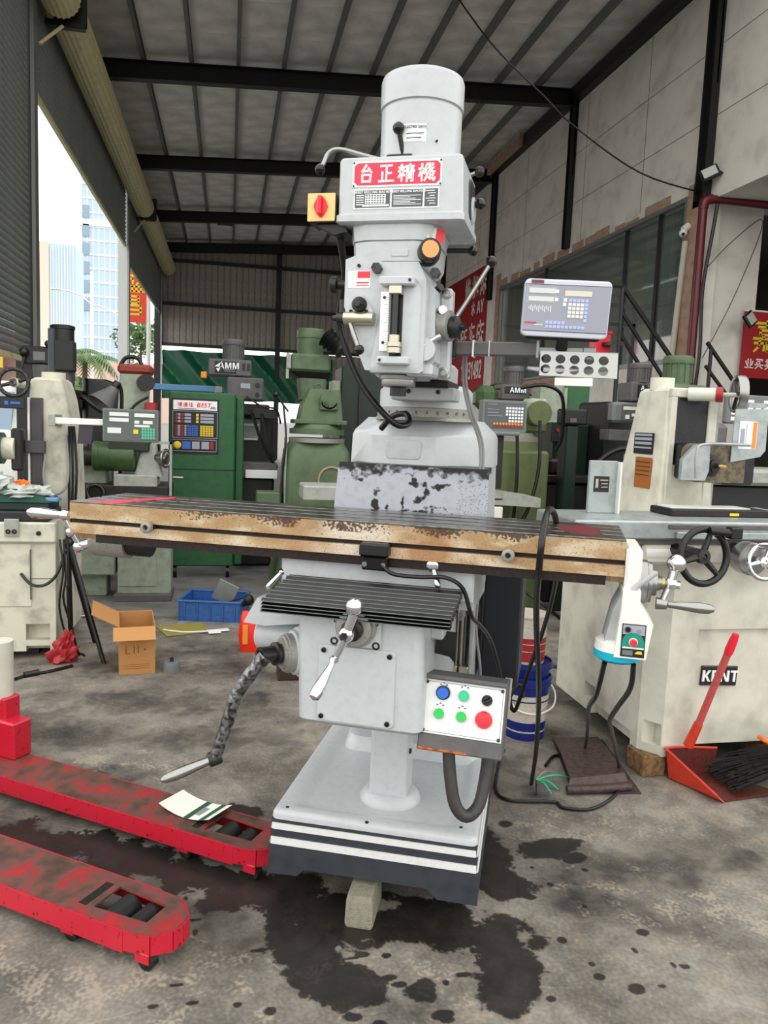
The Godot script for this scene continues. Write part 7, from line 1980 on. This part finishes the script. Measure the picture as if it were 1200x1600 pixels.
	Q("red_collar", b().cyl(v(2.12, 1.52, -3.088), v(2.142, 1.52, -3.07), 0.034), M.bucket_red)
	var pr := [[0.07, 0.0], [0.08, -0.004], [0.083, 0.002], [0.083, 0.03], [0.08, 0.036], [0.07, 0.034], [0.068, 0.03], [0.068, 0.004], [0.07, 0.0]]
	var wd := v(1, 0.0, 0.35).normalized()
	var wf := Mb.frame(wd)
	var wr := []
	for q in pr:
		wr.append(Mb.ring(v(2.185, 1.525, -3.05) + wd * q[1], wf[0], wf[1], q[0], 36))
	var hw := Q("elevating_wheel", b().loft(wr, false, false), M.steel)
	for k in 3:
		var u: Vector3 = wf[0] * cos(TAU * k / 3.0) + wf[1] * sin(TAU * k / 3.0)
		P("spoke", b().cyl(v(2.195, 1.525, -3.045), v(2.195, 1.525, -3.045) + u * 0.072, 0.009, -1, 8), M.steel_dark, hw)
	# spindle guard, wheel flange, splash guard
	var sg := Q("wheel_guard", b().loft([Mb.rz(-2.82, 1.8, 2.04, 1.15, 1.305, 0.04), Mb.rz(-2.76, 1.8, 2.04, 1.15, 1.305, 0.04)]), mat("guard_inside", Color(0.42, 0.38, 0.3), 0.5, 0.2, M.grease.albedo_texture, 3.0))
	P("guard_hood", b().tube([v(1.81, 1.17, -2.72), v(1.805, 1.27, -2.72), v(1.84, 1.303, -2.72), v(2.04, 1.306, -2.72)], 0.006, 8), M.galv, sg)
	P("guard_flap", b().prism([Vector2(1.745, 1.16), Vector2(1.745, 1.24), Vector2(1.8, 1.3), Vector2(1.86, 1.305), Vector2(1.865, 1.2), Vector2(1.85, 1.16)], -2.74, -2.72), M.galv, sg)
	P("spindle_flange", b().lathe(v(1.885, 1.22, -2.76), v(0.2, 0, 1), [[0.045, 0], [0.045, 0.02], [0.036, 0.022], [0.036, 0.03], [0.026, 0.032], [0.026, 0.04], [0.01, 0.042], [0.01, 0.06], [0, 0.06]], 24), M.grease, sg)
	P("spindle_nut", b().cyl(v(1.897, 1.22, -2.702), v(1.91, 1.218, -2.675), 0.007), M.brass, sg)
	P("spindle_housing", b().bx(1.99, 2.14, 1.14, 1.3, -3.17, -2.81, 0.01), M.cover_navy, sg)
	var sp := Q("splash_guard", b().prism([Vector2(1.978, 1.235), Vector2(1.982, 1.447), Vector2(2.13, 1.452), Vector2(2.132, 1.285), Vector2(2.11, 1.26)], -2.755, -2.75), M.galv, null, "grey sheet metal flap with a warning sticker")
	P("warning_sticker", b().bx(2.005, 2.085, 1.29, 1.4, -2.75, -2.7485), M.plate_white, sp)
	P("sticker_band", b().bx(2.065, 2.083, 1.292, 1.398, -2.7485, -2.748), M.key_orange, sp)
	P("sticker_lines", b().bx(2.01, 2.03, 1.3, 1.37, -2.7485, -2.748).bx(2.035, 2.038, 1.3, 1.39, -2.7485, -2.748), M.panel_grey, sp, "", "stuff")
	P("hanger", b().bx(2.04, 2.12, 1.455, 1.475, -2.765, -2.752), M.galv, sp)
	Q("guard_back", b().prism([Vector2(2.0, 1.15), Vector2(2.06, 1.15), Vector2(2.06, 1.3), Vector2(2.0, 1.3)], -2.8, -2.77), M.guard_inside)
	# big black handwheel
	handwheel(v(1.62, 0.92, -2.35), v(0.08, 0.1, 1), 0.107, 0.0125, M.black, "table_handwheel", 3, false)
	Q("wheel_axle", b().cyl(v(1.62, 0.92, -2.36), v(1.62, 0.915, -2.55), 0.024), M.black)
	Q("wheel_grip", b().cyl(v(1.63, 1.01, -2.345), v(1.71, 1.005, -2.335), 0.014).bx(1.7, 1.745, 0.985, 1.025, -2.36, -2.32, 0.004), M.black)
	handwheel(v(1.87, 0.9, -2.36), v(-0.1, 0.1, 1), 0.07, 0.009, M.chrome, "cross_handwheel")
	Q("cross_dial", b().lathe(v(1.86, 0.9, -2.52), Vector3.BACK, [[0.045, 0], [0.045, 0.06], [0.06, 0.062], [0.06, 0.11], [0.05, 0.112], [0, 0.112]], 28), M.steel)
	# name plate
	var kp := Q("name_plate", b().at(1.919, 0.395, -2.625, 0, 0, -2).bx(-0.08, 0.08, -0.04, 0.04, 0, 0.008, 0.002), M.print_black)
	P("name_frame", b().at(1.919, 0.395, -2.625, 0, 0, -2).bx(-0.078, 0.078, 0.0365, 0.0385, 0.008, 0.009).bx(-0.078, 0.078, -0.0385, -0.0365, 0.008, 0.009), M.steel, kp)
	words("name_letters", "KENT", 0.062, Transform3D(Basis(Vector3.BACK, deg_to_rad(-2)) * Basis.from_scale(v(1.05, 1, 1)), v(1.919, 0.395, -2.615)), M.plate_white, kp, true, 0.004)


func clutter() -> void:
	# wooden blocks under the cream grinder
	for q in [[1.655, -2.66, "wooden block under the front corner of the cream grinder"], [1.85, -2.75, "wooden block under the cream grinder behind the dustpan"], [2.2, -2.66, "wooden block under the cream grinder beside the broom"]]:
		T("wood_block", q[2], "wood block", v(q[0], 0, q[1]), 3, "blocks under the cream grinder")
		P("block", b().bx(-0.05, 0.05, 0, 0.085, -0.06, 0.06, 0.004), M.wood)
	# dustpan
	T("dustpan", "red long-handled dustpan leaning by the cream grinder", "dustpan", v(1.84, 0, -2.45))
	Q("pan_floor", b().at(0, 0, 0, 90).prism([Vector2(1.71, -2.58), Vector2(1.8, -2.37), Vector2(2.06, -2.4), Vector2(1.92, -2.6)], -0.012, -0.004), mat("pan_inside", Color(0.35, 0.12, 0.1), 0.5, 0.0, M.grease.albedo_texture, 5.0))
	Q("pan_side", b().loft([PackedVector3Array([v(1.705, 0.005, -2.58), v(1.8, 0.005, -2.365), v(1.806, 0.005, -2.368), v(1.712, 0.005, -2.58)]), PackedVector3Array([v(1.69, 0.12, -2.58), v(1.77, 0.03, -2.365), v(1.776, 0.03, -2.368), v(1.697, 0.12, -2.58)])]), M.red_plastic)
	Q("pan_back", b().loft([PackedVector3Array([v(1.705, 0.005, -2.58), v(1.92, 0.005, -2.605), v(1.92, 0.005, -2.6), v(1.705, 0.005, -2.575)]), PackedVector3Array([v(1.69, 0.12, -2.585), v(1.93, 0.1, -2.61), v(1.93, 0.1, -2.605), v(1.69, 0.12, -2.58)])]), M.pan_inside)
	Q("pan_rim", b().tube([v(1.77, 0.032, -2.364), v(1.7, 0.11, -2.56), v(1.692, 0.122, -2.583), v(1.8, 0.116, -2.597), v(1.93, 0.102, -2.608)], 0.005, 6), M.red_plastic)
	Q("socket", b().cyl(v(1.77, 0.14, -2.56), v(1.785, 0.24, -2.53), 0.02, 0.017), M.red_plastic)
	Q("handle", b().cyl(v(1.78, 0.2, -2.54), v(1.822, 0.56, -2.44), 0.0135, -1, 14), M.pink_plastic)
	Q("grip", b().lathe(v(1.82, 0.54, -2.445), v(0.042, 0.36, 0.1), [[0.015, 0], [0.017, 0.02], [0.015, 0.06], [0.012, 0.085], [0.0, 0.086]], 14), M.btn_red)
	# broom
	T("broom", "black-bristled broom with an orange band at the right edge", "broom", v(2.05, 0, -2.45))
	var br := b()
	for k in 260:
		var f := rng.randf()
		var g := rng.randf_range(-1, 1)
		var p0 := v(2.18 + 0.04 * g, 0.17, -2.42 + 0.05 * g)
		var p1 := v(1.86 + 0.16 * f, 0.015 + 0.13 * f * 0.6 + rng.randf_range(0, 0.03), -2.5 + 0.1 * g + 0.02)
		br.cyl(p0, p1, 0.006, 0.003, 4)
	Q("bristles", br, M.bristle, null, "", "stuff")
	Q("orange_band", b().at(2.08, 0.17, -2.42, 0, 0, -25).bx(-0.12, 0.14, -0.008, 0.008, -0.02, 0.02, 0.004), M.orange)
	Q("head", b().bx(2.12, 2.3, 0.12, 0.22, -2.5, -2.36, 0.02), M.bristle)
	# folded sheet
	T("folded_sheet", "dark rusty sheet folded over on the floor by the cables", "metal sheet", v(1.42, 0, -2.68))
	Q("lower_leaf", b().at(0, 0, 0, 90).prism([Vector2(1.27, -2.5), Vector2(1.53, -2.47), Vector2(1.62, -2.95), Vector2(1.4, -2.98)], -0.006, -0.002), M.sheet_rust)
	Q("fold", b().loft([PackedVector3Array([v(1.24, 0.012, -2.49), v(1.5, 0.015, -2.5), v(1.5, 0.018, -2.5), v(1.24, 0.016, -2.49)]), PackedVector3Array([v(1.265, 0.05, -2.52), v(1.49, 0.055, -2.53), v(1.49, 0.058, -2.53), v(1.265, 0.054, -2.52)]), PackedVector3Array([v(1.33, 0.05, -2.75), v(1.54, 0.05, -2.75), v(1.54, 0.053, -2.75), v(1.33, 0.053, -2.75)]), PackedVector3Array([v(1.39, 0.02, -2.95), v(1.59, 0.02, -2.94), v(1.59, 0.023, -2.94), v(1.39, 0.023, -2.95)])]), M.sheet_rust)
	Q("roll_edge", b().tube([v(1.245, 0.02, -2.5), v(1.38, 0.022, -2.49), v(1.5, 0.02, -2.5)], 0.016, 10), M.sheet_rust)
	# buckets
	T("blue_bucket", "blue bucket with a white label standing on the floor", "bucket", v(1.3, 0, -3.06), 0, "stacked buckets")
	P("pail", b().lathe(Vector3.ZERO, Vector3.UP, [[0.085, 0], [0.086, 0.004], [0.098, 0.235], [0.106, 0.24], [0.106, 0.25], [0.103, 0.252], [0.103, 0.262], [0.107, 0.264], [0.107, 0.275], [0.1, 0.278], [0.1, 0.27], [0.0, 0.27]], 36), M.bucket_blue)
	P("label", b().lathe(Vector3.ZERO, Vector3.UP, [[0.0885, 0.06], [0.0985, 0.2], [0.0965, 0.2], [0.0865, 0.06], [0.0885, 0.06]], 36), M.bucket_white)
	P("white_band", b().lathe(Vector3.ZERO, Vector3.UP, [[0.0872, 0.03], [0.0882, 0.042], [0.086, 0.042], [0.085, 0.03], [0.0872, 0.03]], 36), M.bucket_white)
	P("blue_line", b().lathe(Vector3.ZERO, Vector3.UP, [[0.0973, 0.172], [0.0978, 0.178], [0.096, 0.178], [0.0955, 0.172], [0.0973, 0.172]], 36), M.bucket_blue)
	P("label_panel", b().lathe(Vector3.ZERO, Vector3.UP, [[0.0895, 0.062], [0.0897, 0.066], [0.088, 0.066], [0.0878, 0.062], [0.0895, 0.062]], 36), M.bucket_blue)
	P("handle", b().tube([v(0.104, 0.235, 0.0), v(0.122, 0.19, 0.03), v(0.09, 0.145, 0.075), v(0.0, 0.128, 0.102), v(-0.08, 0.15, 0.07), v(-0.104, 0.235, 0.0)], 0.004, 6), M.white)
	T("upper_blue_bucket", "blue rimmed bucket nested in the lower blue one", "bucket", v(1.3, 0.272, -3.06), 0, "stacked buckets")
	P("pail", b().lathe(Vector3.ZERO, Vector3.UP, [[0.09, 0.0], [0.097, 0.04], [0.107, 0.044], [0.108, 0.056], [0.104, 0.058], [0.104, 0.068], [0.1, 0.07], [0.1, 0.06], [0, 0.06]], 36), M.bucket_blue)
	T("red_white_bucket", "red and white printed pail stacked on the blue buckets", "bucket", v(1.29, 0.335, -3.06), 0, "stacked buckets")
	P("pail", b().lathe(Vector3.ZERO, Vector3.UP, [[0.075, 0], [0.082, 0.2], [0.088, 0.203], [0.088, 0.212], [0.08, 0.214], [0, 0.21]], 36), M.bucket_white)
	P("red_band", b().lathe(Vector3.ZERO, Vector3.UP, [[0.0765, 0.012], [0.0805, 0.115], [0.079, 0.115], [0.075, 0.012], [0.0765, 0.012]], 36), M.bucket_red)
	P("white_stripe", b().lathe(Vector3.ZERO, Vector3.UP, [[0.079, 0.056], [0.0791, 0.059], [0.078, 0.059], [0.0779, 0.056], [0.079, 0.056]], 36).lathe(Vector3.ZERO, Vector3.UP, [[0.0803, 0.088], [0.0804, 0.091], [0.079, 0.091], [0.0789, 0.088], [0.0803, 0.088]], 36), M.bucket_white)
	# cables
	one("loop_cable", b().tube([v(1.135, 0.013, -2.572), v(1.04, 0.26, -2.333), v(0.884, 0.589, -1.992), v(0.735, 0.89, -1.699), v(0.662, 1.046, -1.531), v(0.668, 1.123, -1.534), v(0.696, 1.152, -1.583), v(0.747, 1.146, -1.674), v(0.799, 1.108, -1.762), v(0.887, 1.024, -1.94), v(0.989, 0.871, -2.158), v(1.059, 0.67, -2.377), v(1.105, 0.439, -2.597), v(1.098, 0.26, -2.681), v(1.078, 0.308, -2.69), v(1.113, 0.358, -2.689), v(1.129, 0.31, -2.68)], 0.0075, 10, 8), M.cable, "thick black cable arching up over the mill table", "cable")
	one("feed_cable", b().tube([v(0.825, 0.827, -1.518), v(0.856, 0.722, -1.602), v(0.909, 0.636, -1.736), v(1.162, 0.37, -2.218), v(1.45, 0.06, -2.775), v(1.44, 0.01, -2.79), v(1.382, 0.008, -2.797), v(1.33, 0.008, -2.808), v(1.256, 0.01, -2.721)], 0.006, 8), M.cable, "black cord from the cyan feed motor to the bare wires", "cable")
	one("floor_cable", b().tube([v(0.877, 0.831, -1.487), v(0.892, 0.766, -1.518), v(0.915, 0.687, -1.607), v(0.962, 0.608, -1.722), v(1.04, 0.526, -1.85), v(1.305, 0.26, -2.278), v(1.49, 0.066, -2.575), v(1.49, 0.02, -2.56), v(1.42, 0.011, -2.46), v(1.285, 0.008, -2.377), v(1.185, 0.008, -2.397), v(1.168, 0.008, -2.442), v(1.022, 0.008, -2.47), v(0.989, 0.008, -2.549), v(1.083, 0.01, -2.778), v(1.131, 0.024, -2.852)], 0.006, 8), M.cable, "black cord looping across the floor right of the mill base", "cable")
	T("bare_wires", "teal and white bare wire ends on the floor", "wires", v(1.165, 0.004, -2.6))
	for q in [[v(0.09, 0.01, -0.06), "cable_grey"], [v(0.14, 0.012, 0.0), "btn_teal"], [v(0.02, 0.004, 0.1), "btn_teal"], [v(0.06, 0.004, 0.07), "btn_teal"], [v(-0.04, 0.004, 0.1), "cable"]]:
		var e: Vector3 = q[0]
		P("wire", b().tube([v(0, 0.01, 0), e * 0.5 + v(0, 0.02, 0), e], 0.003, 6), M[q[1]])
	P("wire_tip", b().cyl(v(0.14, 0.012, 0.0), v(0.165, 0.012, 0.01), 0.005), M.key_yellow)
	for q in [[v(0.3, 0, 0), [v(1.9, 0.3, -4.95), v(2.05, 0.2, -4.7), v(2.3, 0.012, -4.6), v(2.44, 0.012, -4.5)], "black cable hanging low behind the cream grinder"], [v(0, 0, 0), [v(1.6, 0.006, -4.2), v(1.9, 0.006, -3.9), v(2.3, 0.006, -4.0), v(2.6, 0.006, -4.3)], "black cable curling on the floor behind the buckets"]]:
		one("back_cable", b().tube(q[1], 0.012, 8), M.cable, q[2], "cable")
	# cardboard box
	T("cardboard_box", "open cardboard box with printing on the floor at left", "cardboard box", v(-0.46, 0, -4.18), 8)
	for q in [[-0.09, 0.085, 0.0, 0.25, 0.168, 0.172, "front_panel"], [-0.09, 0.085, 0.0, 0.25, -0.172, -0.168, "rear_panel"]]:
		P(q[6], b().bx(q[0], q[1], q[2], q[3], q[4], q[5]), M.cardboard)
	P("side_panel", b().bx(0.083, 0.087, 0, 0.25, -0.17, 0.17), M.cardboard)
	P("side_panel", b().bx(-0.092, -0.088, 0, 0.25, -0.17, 0.17), M.cardboard)
	P("bottom", b().bx(-0.09, 0.085, 0, 0.004, -0.17, 0.17), M.cardboard)
	P("flap", b().at(-0.09, 0.25, 0, 0, 0, -28).bx(-0.15, 0.0, -0.002, 0.002, -0.16, 0.16), M.cardboard)
	P("flap", b().at(0, 0.25, 0.17, 28).prism([Vector2(-0.12, 0.0), Vector2(0.085, 0.0), Vector2(0.085, -0.003), Vector2(-0.12, -0.003)], 0, 0.1), M.cardboard)
	P("flap", b().at(0, 0.25, -0.17, -60).bx(-0.09, 0.085, -0.002, 0.002, -0.1, 0.0), M.cardboard)
	var cp := b()
	for k in 4:
		cp.bx(-0.08, 0.05 - 0.02 * (k % 2), 0.225 - k * 0.009, 0.227 - k * 0.009, 0.172, 0.1725)
	cp.bx(-0.06, 0.02, 0.175, 0.178, 0.172, 0.1725).bx(-0.06, -0.055, 0.11, 0.15, 0.172, 0.1725).bx(-0.06, -0.035, 0.108, 0.112, 0.172, 0.1725).bx(-0.02, -0.015, 0.11, 0.15, 0.172, 0.1725).bx(0.0, 0.005, 0.11, 0.15, 0.172, 0.1725).bx(0.03, 0.04, 0.125, 0.135, 0.172, 0.1725)
	for k in 3:
		cp.bx(-0.07, 0.06, 0.05 - k * 0.01, 0.052 - k * 0.01, 0.172, 0.1725)
	P("print", cp, M.cardboard_dark, null, "", "stuff")
	P("side_print", b().bx(0.087, 0.0875, 0.17, 0.21, -0.1, 0.1).bx(0.087, 0.0875, 0.1, 0.13, -0.12, 0.12), M.brown, null, "", "stuff")
	# blue crate
	T("blue_crate", "blue plastic crate with metal scraps on the floor", "crate", v(-0.06, 0, -5.2), -12)
	P("wall_panel", b().bx(-0.24, 0.22, 0.01, 0.15, 0.19, 0.2, 0.003), M.blue_plastic)
	P("wall_panel", b().bx(-0.24, 0.22, 0.01, 0.15, -0.2, -0.19, 0.003), M.blue_plastic)
	P("wall_panel", b().bx(-0.25, -0.24, 0.01, 0.15, -0.2, 0.2, 0.003), M.blue_plastic)
	P("wall_panel", b().bx(0.22, 0.23, 0.01, 0.15, -0.2, 0.2, 0.003), M.blue_plastic)
	P("bottom", b().bx(-0.24, 0.22, 0.0, 0.012, -0.2, 0.2), M.blue_plastic)
	P("rim", b().bx(-0.26, 0.24, 0.14, 0.155, 0.185, 0.212, 0.004).bx(0.215, 0.242, 0.14, 0.155, -0.2, 0.2, 0.004), M.blue_plastic)
	P("rim", b().bx(-0.26, 0.24, 0.14, 0.155, -0.212, -0.185, 0.004).bx(-0.262, -0.235, 0.14, 0.155, -0.2, 0.2, 0.004), M.blue_plastic)
	for x in [-0.2, -0.1, 0.0, 0.1, 0.19]:
		P("rib", b().bx(x - 0.006, x + 0.006, 0.015, 0.14, 0.2, 0.21, 0.002), M.blue_plastic)
	cur.scale = v(0.84, 0.9, 0.84)
	one("scrap_plate", b().at(0.0, 0.17, -5.15, 25, -20, -28).bx(-0.07, 0.07, -0.09, 0.09, -0.003, 0.003, 0.001), M.mach_light, "pale metal plate sticking out of the blue crate", "metal plate")
	one("scrap_fitting", b().at(0.05, 0.06, -5.12).cyl(v(-0.1, 0.0, 0.0), v(0.08, 0.06, 0.02), 0.035, 0.03).sph(v(0.1, 0.07, 0.02), 0.04, 12), M.grease, "greasy metal fitting lying in the blue crate", "fitting")
	# black tripod legs
	T("tripod", "black tripod stand in front of the cream grinder", "tripod", v(-0.8, 0, -4.3))
	Q("leg", b().cyl(v(-0.82, 0.62, -4.32), v(-0.63, 0.0, -4.2), 0.012), M.black)
	Q("leg", b().cyl(v(-0.83, 0.62, -4.33), v(-0.83, 0.0, -4.4), 0.012), M.black)
	Q("leg", b().cyl(v(-0.84, 0.62, -4.34), v(-0.74, 0.0, -4.6), 0.012), M.black)
	Q("hub", b().sph(v(-0.83, 0.63, -4.33), 0.03, 12).cyl(v(-0.83, 0.6, -4.33), v(-0.83, 0.75, -4.33), 0.012), M.black)
	for k in 3:
		one("tangled_cord", b().tube([v(-0.86 + 0.02 * k, 0.66, -4.26), v(-0.84 + 0.012 * k, 0.5 - 0.04 * k, -4.24), v(-0.86 + 0.02 * k, 0.3 + 0.05 * (k % 3), -4.24), v(-0.82 + 0.008 * k, 0.12 * (k % 2) + 0.1, -4.25), v(-0.8 + 0.03 * k, 0.02, -4.28)], 0.006, 6), M.cable, ["leftmost of the thin black cords hanging by the tripod", "middle one of the thin black cords hanging by the tripod", "rightmost of the thin black cords hanging by the tripod"][k], "cord", "cords round the tripod")
	one("grinder_cable", b().tube([v(-1.06, 0.47, -4.29), v(-1.0, 0.42, -4.25), v(-0.93, 0.42, -4.24), v(-0.87, 0.48, -4.24), v(-0.83, 0.6, -4.26)], 0.008, 8), M.cable, "black cable drooping across the left grinder door", "cable")
	T("red_cloth", "small red cloth hanging at the tripod foot", "cloth", v(-0.84, 0, -4.24))
	P("drape", b().lump(v(0.0, 0.05, 0.0), v(0.07, 0.06, 0.05), 0.9, 3, 1.6).lump(v(0.02, 0.1, 0.0), v(0.035, 0.07, 0.03), 0.8, 5, 1.8), M.bucket_red)
	T("pliers", "red-handled pliers lying on the floor behind the cardboard box", "pliers", v(-0.8, 0.012, -5.2))
	P("handle", b().tube([v(0, 0, 0), v(0.08, 0.0, 0.04), v(0.14, 0, 0.06)], 0.012, 8), M.btn_red)
	P("handle", b().tube([v(0, 0, 0), v(0.09, 0.0, -0.02), v(0.14, 0, -0.06)], 0.012, 8), M.btn_red)
	P("jaw", b().tube([v(0, 0, 0), v(-0.06, 0, 0.0), v(-0.12, 0, 0.02)], 0.01, 8), M.steel)
	T("floor_plug", "black cord with a plug lying near the pallet jack", "cord", v(-0.9, 0, -4.0))
	P("cord", b().tube([v(0.12, 0.008, -0.15), v(0.02, 0.008, -0.06), v(-0.06, 0.008, -0.02), v(-0.14, 0.008, 0.08)], 0.008, 8), M.cable)
	P("plug", b().cyl(v(-0.02, 0.012, -0.04), v(-0.08, 0.012, 0.0), 0.016), M.black)
	T("cut_cable_tie", "white plastic clip and wire on the floor by the crate", "plastic clip", v(-0.05, 0.006, -4.78), 15)
	P("clip", b().bx(-0.06, 0.08, 0, 0.012, -0.02, 0.02, 0.005).bx(-0.06, 0.02, 0, 0.01, 0.03, 0.05, 0.004), M.white)
	P("wire", b().tube([v(-0.06, 0.006, 0.0), v(-0.2, 0.006, -0.03), v(-0.3, 0.006, -0.12)], 0.006, 6), M.white)
	one("yellow_paper", b().at(-0.25, 0.003, -4.85, 0, 20).bx(-0.14, 0.14, 0, 0.003, -0.12, 0.12), mat("paper_yellow", Color(0.55, 0.5, 0.2), 0.8), "dull yellow paper on the floor beside the cardboard box", "paper")
	T("snack_bag", "red and orange plastic bag on the floor left of the mill knee", "bag", v(0.13, 0, -4.4))
	P("bag", b().loft([Mb.rr(0.0, -0.04, 0.12, -0.05, 0.05, 0.03), Mb.rr(0.1, -0.055, 0.13, -0.06, 0.06, 0.05), Mb.rr(0.2, -0.04, 0.1, -0.03, 0.03, 0.02), Mb.rr(0.23, -0.03, 0.08, -0.008, 0.008, 0.005)]), M.bag_red)
	P("print", b().bx(-0.03, 0.0, 0.05, 0.16, 0.05, 0.064, 0.002), M.key_orange)
	T("rubber_foot", "round grey rubber foot on the floor right of the cardboard box", "machine foot", v(-0.27, 0, -4.05))
	P("pad", b().lathe(Vector3.ZERO, Vector3.UP, [[0.045, 0], [0.045, 0.03], [0.04, 0.05], [0, 0.052]], 20), M.panel_mid)
	P("stud", b().cyl(v(0, 0.05, 0), v(0, 0.07, 0), 0.01), M.steel_dark)
	T("brown_block", "dark brown wooden block on the floor behind the elevating crank", "wood block", v(0.35, 0, -3.9))
	P("block", b().bx(-0.08, 0.06, 0, 0.1, -0.06, 0.06, 0.006), mat("wood_dark", Color(0.22, 0.13, 0.1), 0.8))
	P("blue_side", b().bx(0.06, 0.14, 0, 0.08, -0.05, 0.05, 0.006), M.blue_plastic)
